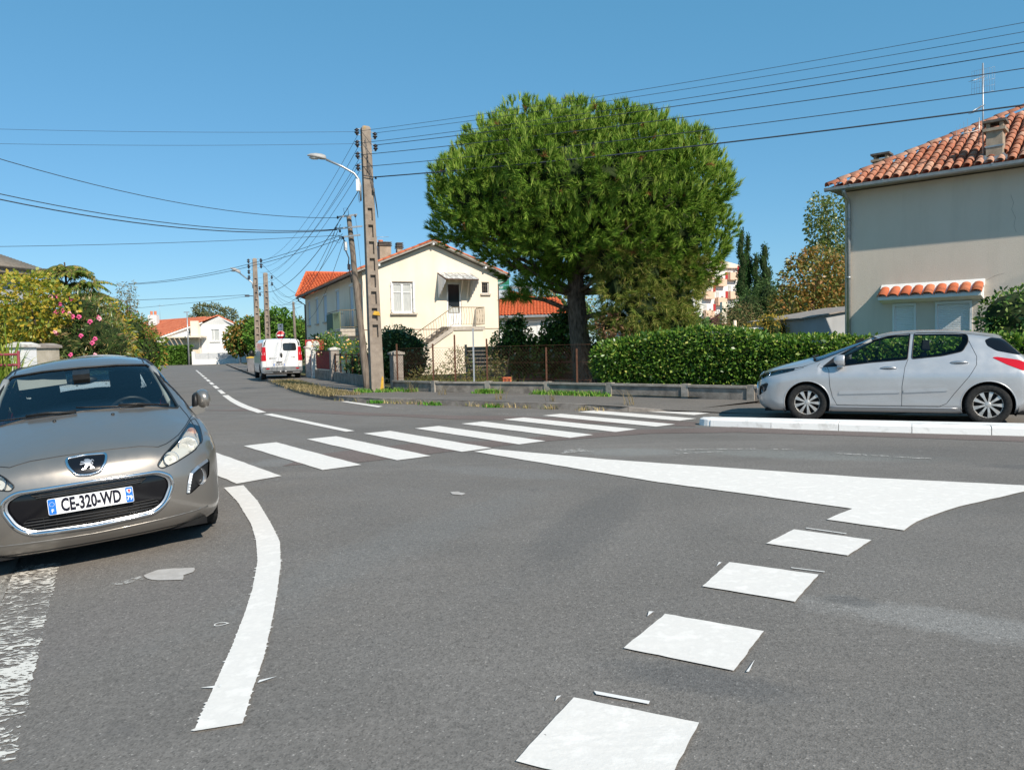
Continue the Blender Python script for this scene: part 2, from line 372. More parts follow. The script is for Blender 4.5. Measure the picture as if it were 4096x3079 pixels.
# ---------------------------------------------------------------- pavements with kerb stones
def resample(P, step):
    P = np.array(P, float); d = np.r_[0, np.cumsum(np.hypot(*np.diff(P[:, :2], axis=0).T))]; n = max(2, int(round(d[-1] / step)) + 1)
    t = np.linspace(0, d[-1], n); return np.stack([np.interp(t, d, P[:, k]) for k in range(P.shape[1])], 1)
def ribbon(name, A, B, material, n=60, parent=None):
    def rs(P):
        P = np.array(P, float); d = np.r_[0, np.cumsum(np.hypot(*np.diff(P[:, :2], axis=0).T))]
        t = np.linspace(0, d[-1], n); return np.stack([np.interp(t, d, P[:, k]) for k in range(3)], 1)
    a, b = rs(A), rs(B); V = np.concatenate([a, b]); F = [[i, i + 1, n + i + 1, n + i] for i in range(n - 1)]
    me = np_mesh(name, V, F, material); bm = bmesh.new(); bm.from_mesh(me); bmesh.ops.recalc_face_normals(bm, faces=bm.faces)
    if sum(f.normal.z for f in bm.faces) < 0: bmesh.ops.reverse_faces(bm, faces=bm.faces)
    bm.to_mesh(me); bm.free(); return link(name, me, parent)
def kerb_row(parent, P, h, w, step, inward, material, z0=None, lip=.012):
    """row of kerb stones along polyline P (outer top edge); inward is +1/-1 for the side the stone lies on"""
    Q = resample(P, step)
    for i in range(len(Q) - 1):
        a, b = Vector((Q[i][0], Q[i][1], 0)), Vector((Q[i + 1][0], Q[i + 1][1], 0)); d = (b - a).normalized(); nn = Vector((-d.y, d.x, 0)) * inward
        g = .006; a2, b2 = a + d * g, b - d * g; t = random.uniform(-.006, .006)
        za = float(H(Q[i][0], Q[i][1])); zb = float(H(Q[i + 1][0], Q[i + 1][1])); ha, hb = Q[i][2], Q[i + 1][2]
        m = MB(); vv = []
        for p, z, hh in ((a2, za, ha), (b2, zb, hb)):
            vv += [p + Vector((0, 0, z - .08)), p + Vector((0, 0, z + hh - lip + t)) , p + nn * .02 + Vector((0, 0, z + hh + t)), p + nn * w + Vector((0, 0, z + hh + t)), p + nn * w + Vector((0, 0, z - .08))]
        m.add(vv, [(0, 1, 2, 3, 4), (9, 8, 7, 6, 5)] + [(k, 5 + k, 5 + (k + 1) % 5, (k + 1) % 5) for k in range(5)])
        m.build('kerb_stone', material, parent)
KOUT = [(3.3, 15.25, .02), (2.76, 15.5, .05), (2.12, 15.68, .12), (1.32, 16.26, .13), (.22, 17.07, .13), (-1.0, 17.95, .13), (-2.32, 18.93, .13), (-3.66, 19.83, .13), (-4.35, 20.45, .13), (-4.98, 21.25, .13), (-6.21, 23.45, .13), (-7.41, 26.03, .13), (-8.98, 29.93, .13), (-10.82, 34.2, .12), (-14.38, 42.9, .11), (-18.7, 53.4, .11), (-26.7, 72.9, .1), (-36, 96, .1)]
WALL = [(5.3, 16.2), (3.92, 17.2), (1.6, 19.3), (.88, 20.05), (-2.3, 22.05), (-3.9, 23.75), (-4.35, 24.6), (-4.93, 25.9), (-7.52, 32.0), (-9.42, 36.2), (-13.4, 45), (-17.2, 54), (-25, 73.5), (-34, 95.5)]
pavement = structure(ribbon('pavement', [(x, y, h - .002) for x, y, h in KOUT], [(x, y, .125) for x, y in WALL], PAVE, 160))
kerb_row(pavement, [k for k in KOUT if k[1] < 44], .13, .14, 1.0, -1, CONC)
ribbon('pavement_apron', [(2.9, 15.42, .045), (4.6, 14.5, .006), (6.5, 13.6, .006)], [(3.9, 17.25, .12), (5.4, 16.0, .06), (7.6, 14.2, .02)], PAVE, 12, pavement)
# painted kerb island in front of the silver car
island = structure(link('traffic_island', MB().mesh('traffic_island', WKERB)))
IS = np.array([(3.15, 12.86), (3.25, 12.53), (4.13, 11.93), (5.05, 11.43), (5.86, 10.98), (7.01, 10.41), (9.5, 9.2), (12, 8.0)])
def island_build():
    Q = resample(np.c_[IS[1:], np.zeros(len(IS) - 1)], 1.0)
    for i in range(len(Q) - 1):
        a, b = Vector(Q[i]), Vector(Q[i + 1]); d = (b - a).normalized(); nn = Vector((-d.y, d.x, 0)); g = .005
        m = MB(); vv = []
        for p in (a + d * g, b - d * g):
            e = random.uniform(-.006, .006)
            vv += [p + Vector((0, 0, -.05)), p + nn * .02 + Vector((0, 0, .095 + e)), p + nn * .05 + Vector((0, 0, .115 + e)), p + nn * .19 + Vector((0, 0, .12)), p + nn * .19 + Vector((0, 0, -.05))]
        m.add(vv, [(0, 1, 2, 3, 4), (9, 8, 7, 6, 5)] + [(k, 5 + k, 5 + (k + 1) % 5, (k + 1) % 5) for k in range(5)])
        m.build('kerb_stone', WKERB, island)
    # rounded end stone
    c = Vector((3.40, 12.77, 0)); m = MB(); arc = [(math.cos(t), math.sin(t)) for t in np.linspace(R(150), R(242), 7)]
    pts = [c + Vector((x, y, 0)) * .27 for x, y in arc]; k = len(pts)
    vv = [p + Vector((0, 0, -.05)) for p in pts] + [p + (c - p) * .08 + Vector((0, 0, .10)) for p in pts] + [p + (c - p) * .25 + Vector((0, 0, .12)) for p in pts] + [c + Vector((0.05, 0.05, .121))]
    ff = [(i, i + 1, k + i + 1, k + i) for i in range(k - 1)] + [(k + i, k + i + 1, 2 * k + i + 1, 2 * k + i) for i in range(k - 1)] + [(2 * k + i, 2 * k + i + 1, 3 * k) for i in range(k - 1)]
    m.add(vv, ff); m.build('kerb_stone', WKERB, island)
    A = [(3.36, 12.9, .118), (4.0, 12.62, .118), (4.9, 12.12, .118), (7.36, 10.93, .118), (12.4, 8.5, .118)]
    B = [(3.33, 12.68, .118), (4.2, 12.11, .118), (5.1, 11.62, .118), (7.08, 10.58, .118), (12.1, 8.17, .118)]
    ribbon('island_top', B, A, WKERB, 30, island)
    # its back face towards the parked car
    ribbon('island_back', A, [(x + .02, y + .04, -.03) for x, y, z in A], WKERB, 30, island)
island_build()
# left pavement, kerb and flush gutter
LK = [(-.9 - .5, .3 + .35), (-1.78, 1.31), (-4.63, 6.59), (-6.5, 10.1), (-9.7, 17.4), (-17.7, 35.7), (-25.7, 54), (-41.7, 90.6)]
LK[0] = (-.83, -.45)
lz = lambda x, y: float(H(x, y)) + .118
left_pavement = structure(ribbon('left_pavement', [(x, y, lz(x, y)) for x, y in LK], [(x - 2.2, y - .9, lz(x, y) + .02) for x, y in LK], PAVE, 80))
kerb_row(left_pavement, [(x, y, .12) for x, y in LK if y < 40], .12, .14, 1.0, 1, CONC)
GUT = mat('concrete_gutter', (.25, .235, .21), (.33, .31, .28), 7, .9, bump=.3, bscale=70)
strip('gutter', [(x - .0, y, ) for x, y in LK[1:5]], [(x + .30, y + .16) for x, y in LK[1:5]], GUT, .006, .3)
# gardens behind the walls
def flat_poly(name, P, z, material):
    b = bmesh.new(); f = b.faces.new([b.verts.new((x, y, z)) for x, y in P]); f.normal_update()
    if f.normal.z < 0: f.normal_flip()
    bmesh.ops.triangulate(b, faces=[f]); me = bpy.data.meshes.new(name); b.to_mesh(me); b.free(); me.materials.append(material)
    return structure(link(name, me))
flat_poly('garden_ground', [(13, 10.5), (5.35, 16.3), (3.97, 17.3), (1.65, 19.4), (.93, 20.15), (-2.25, 22.15), (-3.8, 23.9), (-4.85, 26.0), (-7.45, 32.1), (-9.35, 36.3), (-13.3, 45.1), (-17.1, 54.1), (-24.9, 73.6), (-34, 95.6), (-30, 140), (90, 140), (90, 5)], .16, EARTH)
flat_poly('lawn', [(-1.9, 22.3), (1.0, 20.5), (1.75, 19.75), (4.0, 17.7), (8, 15), (10, 20), (5, 26), (-.5, 25.2)], .19, LAWN)
flat_poly('left_garden_ground', [(x - 2.25, y - .92) for x, y in LK] + [(-120, 90), (-120, -10)], -.04, EARTH)
# ================================================================ CARS
def carpaint(name, c, flake=.25, rough=.32, metal=.65):
    t = NT(name)
    cc = t.mix(t.ramp(t.noise(900, 2), [(.4, 0.0), (.7, flake)]), c, tuple(min(1, v * 1.7 + .05) for v in c[:3]))
    dust = t.ramp(t.noise(3.5, 6, .65), [(.45, 0.0), (.8, .18)])
    cc = t.mix(dust, cc, (.30, .28, .25))
    return t.set(cc, t.ramp(t.noise(6, 5), [(.3, rough - .04), (.7, rough + .1)]), metal, .5, **{'Coat Weight': .8, 'Coat Roughness': .06})
def glass_mat(name, tint, alpha):
    """thin window glass: clear with a little tint, mirror-like at grazing angles"""
    t = NT(name); t.n.remove(t.b)
    tr = t.N('BsdfTransparent'); tr.inputs[0].default_value = col(tint); gl = t.N('BsdfGlossy'); gl.inputs['Roughness'].default_value = .02
    gl.inputs['Color'].default_value = (.9, .95, 1, 1)
    fr = t.N('Fresnel'); fr.inputs[0].default_value = 1.34
    ad = t.N('Math', operation='ADD'); t.L(fr.outputs[0], ad.inputs[0]); ad.inputs[1].default_value = alpha
    mx = t.N('MixShader'); t.L(ad.outputs[0], mx.inputs[0]); t.L(tr.outputs[0], mx.inputs[1]); t.L(gl.outputs[0], mx.inputs[2])
    t.L(mx.outputs[0], t.out.inputs[0]); return t.m
GREYPAINT = carpaint('metallic_warm_grey_paint', (.255, .235, .212))
SILVER = carpaint('metallic_silver_paint', (.49, .495, .505), .15, .33, .5)
WHITEPAINT = carpaint('white_car_paint', (.78, .78, .78), .05, .35, 0.0)
GLASS = glass_mat('car_glass', (.82, .90, .90), .0)
LENS = glass_mat('clear_lens', (.93, .93, .9), .03)
BLACKTRIM = mat('black_plastic_trim', (.012, .012, .013), (.02, .02, .02), 20, .45, spec=.4)
GLOSSBLACK = NT('gloss_black').set((.006, .006, .008), .12, 0, .5)
DARKIN = mat('dark_interior', (.014, .016, .02), (.028, .03, .035), 12, .8)
SEAT = mat('charcoal_seat_fabric', (.016, .018, .022), (.03, .032, .038), 40, .95)
HEADLINER = mat('pale_headliner', (.32, .33, .32), (.38, .38, .37), 5, .9)
CHROME = NT('chrome').set((.75, .76, .78), .1, 1.0, .5)
SATIN = NT('satin_silver').set((.55, .56, .58), .35, .9, .5)
RUBBER = mat('tyre_rubber', (.012, .012, .012), (.03, .03, .03), 30, .85, bump=.3, bscale=120, bdist=.004)
REDLENS = NT('red_tail_lens').set((.55, .01, .02), .15, 0, .5)
AMBER = NT('amber_lens').set((.80, .50, .36), .2, 0, .5)
REFLECT = NT('lamp_reflector').set((.85, .86, .88), .18, .85, .5)
LAMPGREY = NT('lamp_housing').set((.66, .66, .64), .35, .15, .5)
PLATEW = NT('plate_white').set((.86, .87, .88), .4, 0, .4)
PLATEB = NT('plate_blue').set((.02, .18, .62), .4, 0, .4)
INK = NT('plate_ink').set((.008, .008, .02), .5, 0, .3)
WHITEP = NT('white_print').set((.85, .87, .88), .5, 0, .3)
RIM = mat('silver_wheel_trim', (.50, .49, .47), (.60, .59, .57), 8, .42, .55)
WELL = mat('wheel_well', (.008, .008, .009), (.015, .015, .015), 10, .95)

def curve(xs, ys):
    xs = np.array(xs, float); ys = np.array(ys, float); o = np.argsort(xs); xs, ys = xs[o], ys[o]
    m = np.gradient(ys, xs)
    d = np.diff(ys) / np.diff(xs)
    for i in range(1, len(xs) - 1):
        m[i] = 0 if d[i - 1] * d[i] <= 0 else 2 * d[i - 1] * d[i] / (d[i - 1] + d[i])
    m[0], m[-1] = d[0], d[-1]
    def f(x):
        x = np.clip(x, xs[0], xs[-1]); i = np.clip(np.searchsorted(xs, x) - 1, 0, len(xs) - 2)
        h = xs[i + 1] - xs[i]; t = (x - xs[i]) / h
        return (2 * t**3 - 3 * t**2 + 1) * ys[i] + (t**3 - 2 * t**2 + t) * h * m[i] + (-2 * t**3 + 3 * t**2) * ys[i + 1] + (t**3 - t**2) * h * m[i + 1]
    return f
def smax(k, *a):
    r = a[0]
    for b in a[1:]:
        h = np.maximum(k - np.abs(r - b), 0) / k; r = np.maximum(r, b) + h * h * k * .25
    return r
def smin(k, a, b): return -smax(k, -a, -b)

# --- five door hatchback body as an implicit solid (x forward from the front axle, y left, z up)
hb_W = curve([-3.4, -3.2, -2.9, -2.4, -1.3, -.3, .2, .6, .95], [.80, .85, .885, .905, .907, .905, .90, .875, .83])
hb_side = curve([.1, .2, .30, .42, .55, .72, .82, .90, 1.0, 1.1, 1.3], [-.075, -.045, -.015, -.012, 0, .004, -.008, -.03, -.07, -.13, -.3])
hb_front = curve([.1, .19, .26, .35, .45, .55, .65, .72, .78, .84, .90, 1.0], [.74, .80, .865, .9, .915, .918, .903, .882, .85, .79, .68, .3])
hb_rear = curve([.1, .25, .35, .5, .65, .8, .95, 1.05, 1.2], [-3.1, -3.24, -3.32, -3.358, -3.35, -3.31, -3.245, -3.17, -3.0])
hb_bonnet = curve([-3.4, -3.1, -2.6, -1.0, -.4, -.05, .2, .45, .65, .80, .9, 1.0], [1.05, 1.08, 1.1, 1.1, 1.1, 1.062, 1.01, .945, .885, .83, .78, .74])
hb_roof = curve([-3.2, -2.85, -2.65, -2.37, -2.0, -1.66, -1.3, -.95, -.6], [1.34, 1.395, 1.425, 1.467, 1.494, 1.498, 1.482, 1.44, 1.38])
def hatch_F(p):
    x, y, z = p[..., 0], np.abs(p[..., 1]), p[..., 2]
    side = y - (hb_W(x) + hb_side(z))
    drop = np.where(x > -.2, .13, .16) * (y / .85)**2 + .05 * (y / .85)**6
    # raised wings and dished bonnet sides
    top = z - (hb_bonnet(x) - drop + .012 * np.exp(-((y - .62) / .12)**2) * (x > -.3))
    front = x - (hb_front(z) - .20 * y**2 - .48 * y**6)
    rear = (hb_rear(z) + .14 * y**2 + .30 * y**6) - x
    bot = (.17 + .03 * np.clip((-x - 2.6) / .7, 0, 1)) - z
    low = smax(.07, smax(.05, smax(.09, side, front), smax(.09, rear, bot)), top)
    cs = y - (.815 - .40 * (z - .92) - .10 * (z - .92)**2 - .05 * np.clip((-x - 2.3), 0, 1)**2)
    ws = (x - (-.05 - (z - 1.055) * 2.62 - .50 * y**2)) * .36
    rf = z - (hb_roof(x) - .085 * (y / .6)**2)
    rw = ((-2.83 - (1.385 - z) * 1.02 + .22 * y**2) - x) * .7
    cab = smax(.05, smax(.045, cs, ws), smax(.05, rf, rw)); cab = smax(.02, cab, .8 - z)
    return smin(.05, low, cab)

def capsule_mesh(Fn, xa, xb, zc, nth, nmid, ncap, rmax=2.2, ymax=1.0):
    """skin of the implicit solid Fn along rays from a spine (xa..xb at height zc)"""
    th = np.linspace(0, 2 * np.pi, nth, endpoint=False)
    O, D = [], []
    for ph in np.linspace(np.pi / 2, 0, ncap, endpoint=False)[0:]:
        O.append(np.tile([xb, 0, zc], (nth, 1))); D.append(np.stack([np.full(nth, np.sin(ph)), np.cos(ph) * np.cos(th), np.cos(ph) * np.sin(th)], 1))
    for x in np.linspace(xb, xa, nmid):
        O.append(np.tile([x, 0, zc], (nth, 1))); D.append(np.stack([np.zeros(nth), np.cos(th), np.sin(th)], 1))
    for ph in np.linspace(0, np.pi / 2, ncap + 1)[1:]:
        O.append(np.tile([xa, 0, zc], (nth, 1))); D.append(np.stack([np.full(nth, -np.sin(ph)), np.cos(ph) * np.cos(th), np.cos(ph) * np.sin(th)], 1))
    nr = len(O); O = np.concatenate(O); D = np.concatenate(D)
    lo = np.zeros(len(O)); hi = np.full(len(O), rmax)
    for _ in range(26):
        mid = (lo + hi) / 2; inside = Fn(O + D * mid[:, None]) < 0
        lo = np.where(inside, mid, lo); hi = np.where(inside, hi, mid)
    V = O + D * lo[:, None]
    i, j = np.meshgrid(np.arange(nr - 1), np.arange(nth), indexing='ij'); a = (i * nth + j).ravel(); b = (i * nth + (j + 1) % nth).ravel()
    F = np.stack([a, b, b + nth, a + nth], 1)
    return V, F
def to_bm(V, F):
    me = np_mesh('tmp', V, F, [])
    b = bmesh.new(); b.from_mesh(me); bpy.data.meshes.remove(me)
    bmesh.ops.remove_doubles(b, verts=b.verts, dist=1e-5); bmesh.ops.recalc_face_normals(b, faces=b.faces)
    for f in b.faces: f.smooth = True
    return b
def cut_poly(b, poly, ax, pred, lay, idx, keep=0):
    """cut the faces accepted by pred along the polygon given in the two axes ax, and number the faces inside it"""
    u, v = ax; P = [Vector(p) for p in poly]; n = len(P)
    x0, x1 = min(p[0] for p in P) - .03, max(p[0] for p in P) + .03; y0, y1 = min(p[1] for p in P) - .03, max(p[1] for p in P) + .03
    def inbb(f):
        c = f.calc_center_median(); return x0 - .09 < c[u] < x1 + .09 and y0 - .09 < c[v] < y1 + .09 and pred(c, f.normal)
    # cut in a small copy of the region, then weld it back: far faster than cutting in the whole body
    reg = [f for f in b.faces if inbb(f)]; big = b
    for f in big.faces: f.tag = False
    for f in reg: f.tag = True
    b = big.copy()
    bmesh.ops.delete(b, geom=[f for f in b.faces if not f.tag], context='FACES'); bmesh.ops.delete(big, geom=reg, context='FACES')
    lay_name = lay.name; lay = b.faces.layers.int[lay_name]
    cand = set(b.faces)
    for i in range(n):
        a, c = P[i], P[(i + 1) % n]; d = c - a
        no = [0, 0, 0]; no[u] = d[1]; no[v] = -d[0]; co = [0, 0, 0]; co[u] = a[0]; co[v] = a[1]
        ex0, ex1 = min(a[0], c[0]) - .04, max(a[0], c[0]) + .04; ey0, ey1 = min(a[1], c[1]) - .04, max(a[1], c[1]) + .04
        fs = []
        for f in cand:
            q = f.calc_center_median()
            if ex0 < q[u] < ex1 and ey0 < q[v] < ey1: fs.append(f)
        if not fs: continue
        geom = set(fs)
        for f in fs: geom.update(f.edges); geom.update(f.verts)
        ret = bmesh.ops.bisect_plane(b, geom=list(geom), plane_co=co, plane_no=no, dist=1e-5)
        cand = set(f for f in cand if f.is_valid); cand.update(g for g in ret['geom'] if isinstance(g, bmesh.types.BMFace) and g.is_valid)
    def inside(x, y):
        r = False; j = n - 1
        for i in range(n):
            if (P[i][1] > y) != (P[j][1] > y) and x < (P[j][0] - P[i][0]) * (y - P[i][1]) / (P[j][1] - P[i][1]) + P[i][0]: r = not r
            j = i
        return r
    for f in cand:
        if f[lay] not in (0, keep): continue
        c = f.calc_center_median()
        if x0 < c[u] < x1 and y0 < c[v] < y1 and inside(c[u], c[v]): f[lay] = idx
    tmp = bpy.data.meshes.new('tmp'); b.to_mesh(tmp); b.free(); big.from_mesh(tmp); bpy.data.meshes.remove(tmp)
    bmesh.ops.remove_doubles(big, verts=big.verts, dist=1e-5)
    return big.faces.layers.int[lay_name]
def split_mesh(b, lay, idx, name, offset=0.0, flip=False, pred=None):
    b2 = b.copy(); l2 = b2.faces.layers.int[lay.name]
    bmesh.ops.delete(b2, geom=[f for f in b2.faces if not (f[l2] == idx and (pred is None or pred(f.calc_center_median())))], context='FACES')
    if offset:
        b2.normal_update()
        ns = [v.normal.copy() for v in b2.verts]
        for v, nn in zip(b2.verts, ns): v.co += nn * offset
    if flip: bmesh.ops.reverse_faces(b2, faces=b2.faces)
    me = bpy.data.meshes.new(name); b2.to_mesh(me); b2.free(); return me
def rounded(poly, r=.03, n=4):
    out = []; m = len(poly)
    for i in range(m):
        p, a, c = Vector(poly[i]), Vector(poly[i - 1]), Vector(poly[(i + 1) % m])
        da, dc = (a - p), (c - p); ra = min(r, da.length * .45, dc.length * .45)
        s, e = p + da.normalized() * ra, p + dc.normalized() * ra
        for k in range(n + 1):
            t = k / n; out.append(tuple(s * (1 - t)**2 + p * 2 * t * (1 - t) + e * t * t))
    return out

W_FRONT = rounded([(-.245, .915), (-.43, 1.075), (-.70, 1.222), (-.95, 1.325), (-1.20, 1.397), (-1.47, 1.432), (-1.545, 1.44), (-1.505, 1.025), (-1.0, .985), (-.60, .935)], .03)
W_REAR = rounded([(-1.60, 1.44), (-2.0, 1.438), (-2.25, 1.418), (-2.345, 1.395), (-2.355, 1.29), (-2.27, 1.14), (-2.0, 1.075), (-1.565, 1.03)], .04)
W_QTR = rounded([(-2.57, 1.31), (-2.66, 1.35), (-2.80, 1.33), (-3.12, 1.09), (-3.0, 1.075), (-2.72, 1.14), (-2.60, 1.22)], .03)
SCREEN = rounded([(-.70, 1.0), (-.40, 1.052), (0, 1.07), (.40, 1.052), (.70, 1.0), (.665, 1.12), (.60, 1.28), (.54, 1.375), (.3, 1.398), (0, 1.405), (-.3, 1.398), (-.54, 1.375), (-.60, 1.28), (-.665, 1.12)], .02, 3)
REARGL = rounded([(-.62, 1.08), (0, 1.06), (.62, 1.08), (.52, 1.34), (0, 1.365), (-.52, 1.34)], .05)
MOUTH = rounded([(-.44, .632), (0, .64), (.44, .632), (.515, .585), (.525, .52), (.47, .40), (.385, .34), (0, .325), (-.385, .34), (-.47, .40), (-.525, .52), (-.515, .585)], .05)
HEADL = rounded([(.435, .675), (.465, .648), (.56, .672), (.70, .725), (.795, .775), (.815, .85), (.80, .912), (.755, .905), (.67, .86), (.57, .80), (.48, .735)], .025)
FOGL = rounded([(.605, .425), (.64, .42), (.70, .455), (.795, .51), (.815, .62), (.80, .645), (.735, .62), (.66, .59), (.635, .55)], .02)
BADGE = rounded([(-.125, .805), (0, .812), (.125, .805), (.115, .755), (.07, .695), (0, .685), (-.07, .695), (-.115, .755)], .02)
TAILL = rounded([(-2.66, 1.04), (-2.72, 1.05), (-3.0, 1.0), (-3.24, .90), (-3.32, .80), (-3.26, .76), (-3.05, .84), (-2.85, .93)], .03)
ARCHF = [(.365 * math.cos(t), .315 + .365 * math.sin(t)) for t in np.linspace(0, 2 * math.pi, 36, endpoint=False)]
ARCHR = [(-2.608 + x, z) for x, z in ARCHF]

def hatchback_data(facelift):
    V, F = capsule_mesh(hatch_F, -2.85, .40, .56, 132, 118, 40)
    b = to_bm(V, F); lay = b.faces.layers.int.new('part')
    side = lambda c, n: abs(n.y) > .35
    for sgn in (1, -1):
        s = lambda c, n, sgn=sgn: n.y * sgn > .3 and c.y * sgn > .3
        s2 = lambda c, n, sgn=sgn: c.y * sgn > .5
        lay = cut_poly(b, W_FRONT, (0, 2), s, lay, 1); lay = cut_poly(b, W_REAR, (0, 2), s, lay, 2)
        lay = cut_poly(b, W_QTR, (0, 2), lambda c, n, sgn=sgn: c.y * sgn > .5 and n.y * sgn > .2, lay, 3)
        lay = cut_poly(b, TAILL, (0, 2), s2, lay, 4)
        lay = cut_poly(b, ARCHF, (0, 2), s2, lay, 9); lay = cut_poly(b, ARCHR, (0, 2), s2, lay, 9)
        fr = lambda c, n: c.x > .2
        lay = cut_poly(b, [(y * sgn, z) for y, z in HEADL], (1, 2), fr, lay, 5 if sgn > 0 else 15)
        lay = cut_poly(b, [(y * sgn, z) for y, z in FOGL], (1, 2), fr, lay, 6 if sgn > 0 else 16)
    lay = cut_poly(b, SCREEN, (1, 2), lambda c, n: c.x > -1.3 and n.x > .12 and c.z > .97, lay, 7)
    lay = cut_poly(b, REARGL, (1, 2), lambda c, n: c.x < -2.6 and n.x < -.15, lay, 8)
    lay = cut_poly(b, MOUTH, (1, 2), lambda c, n: c.x > .5, lay, 10)
    lay = cut_poly(b, BADGE, (1, 2), lambda c, n: c.x > .5, lay, 11)
    b.normal_update()
    d = {'body': split_mesh(b, lay, 0, 'body'), 'shell': split_mesh(b, lay, 0, 'inner_shell', -.022, True, lambda c: c.z > .9 and c.x < -.15)}
    for i, nm in ((1, 'front_side_window'), (2, 'rear_side_window')):
        for sgn, e in ((1, 'L'), (-1, 'R')): d[nm + e] = split_mesh(b, lay, i, nm, -.006, False, lambda c, sgn=sgn: c.y * sgn > 0)
    for sgn, e in ((1, 'L'), (-1, 'R')):
        d['quarter' + e] = split_mesh(b, lay, 3, 'quarter_window', -.002, False, lambda c, sgn=sgn: c.y * sgn > 0)
        d['tail' + e] = split_mesh(b, lay, 4, 'tail_light', .004, False, lambda c, sgn=sgn: c.y * sgn > 0)
    d['headL'] = split_mesh(b, lay, 5, 'headlight'); d['headR'] = split_mesh(b, lay, 15, 'headlight')
    d['hbackL'] = split_mesh(b, lay, 5, 'lamp_housing', -.05); d['hbackR'] = split_mesh(b, lay, 15, 'lamp_housing', -.05)
    d['fogL'] = split_mesh(b, lay, 6, 'fog_lamp_surround', -.012); d['fogR'] = split_mesh(b, lay, 16, 'fog_lamp_surround', -.012)
    d['screen'] = split_mesh(b, lay, 7, 'windscreen', -.004); d['rearglass'] = split_mesh(b, lay, 8, 'rear_window', -.004)
    d['mouth'] = split_mesh(b, lay, 10, 'grille_panel', -.03); d['badge'] = split_mesh(b, lay, 11, 'badge_plate', .004)
    d['bvh'] = BVHTree.FromBMesh(b)
    b.free(); return d
HB = hatchback_data(True)
def on_front(bvh, y, z, off=.003):
    h = bvh.ray_cast(Vector((3, y, z)), Vector((-1, 0, 0)))
    return h[0] + h[1] * off if h[0] else Vector((.9, y, z))
def on_side(bvh, x, z, sgn, off=.003):
    h = bvh.ray_cast(Vector((x, 3 * sgn, z)), Vector((0, -sgn, 0)))
    return h[0] + h[1] * off if h[0] else Vector((x, .9 * sgn, z))
def on_top(bvh, x, y, off=.003):
    h = bvh.ray_cast(Vector((x, y, 3)), Vector((0, 0, -1)))
    return h[0] + h[1] * off if h[0] else Vector((x, y, 1))
def wire(pts, r, n=5, closed=False):
    m = MB(); m.tube(pts, r, n, closed=closed); return m
def dens2(P, step=.03, closed=False): return densify(P, step, 0, closed)

def rim_mesh(spokes=9):
    m = MB()
    m.lathe([(.195, .055), (.205, .075), (.212, .078), (.205, .06), (.19, .03), (.185, -.02)], 36)
    m.lathe([(.0, .072), (.03, .072), (.045, .066), (.05, .05), (.05, .02)], 20)
    for k in range(spokes):
        a = 2 * math.pi * k / spokes; ca, sa = math.cos(a), math.sin(a)
        def P(r, w, z): return (r * ca - w * sa, r * sa + w * ca, z)
        vv = [P(.03, -.012, .068), P(.03, .012, .068), P(.12, .017, .072), P(.12, -.017, .072), P(.2, .030, .064), P(.2, -.030, .064),
              P(.03, -.014, .035), P(.03, .014, .035), P(.12, .02, .038), P(.12, -.02, .038), P(.2, .034, .035), P(.2, -.034, .035)]
        m.add(vv, [(0, 1, 2, 3), (3, 2, 4, 5), (1, 7, 8, 2), (2, 8, 10, 4), (0, 3, 9, 6), (3, 5, 11, 9), (6, 9, 8, 7), (9, 11, 10, 8)])
    return m.mesh('wheel_trim', RIM)
def tyre_mesh():
    m = MB(); m.lathe([(.195, -.085), (.24, -.098), (.285, -.1), (.308, -.088), (.317, -.06), (.317, .06), (.308, .088), (.285, .1), (.24, .098), (.205, .078), (.195, .05), (.195, -.085)], 44)
    # tread grooves
    for z in (-.045, -.015, .015, .045): m.lathe([(.3185, z - .006), (.3185, z + .006)], 44)
    return m.mesh('tyre', RUBBER)
def disc_mesh():
    m = MB(); m.lathe([(.001, .03), (.19, .03), (.195, .0), (.001, -.02)], 28); return m.mesh('wheel_disc', WELL)
RIM_ME, TYRE_ME, DISC_ME = rim_mesh(), tyre_mesh(), disc_mesh()

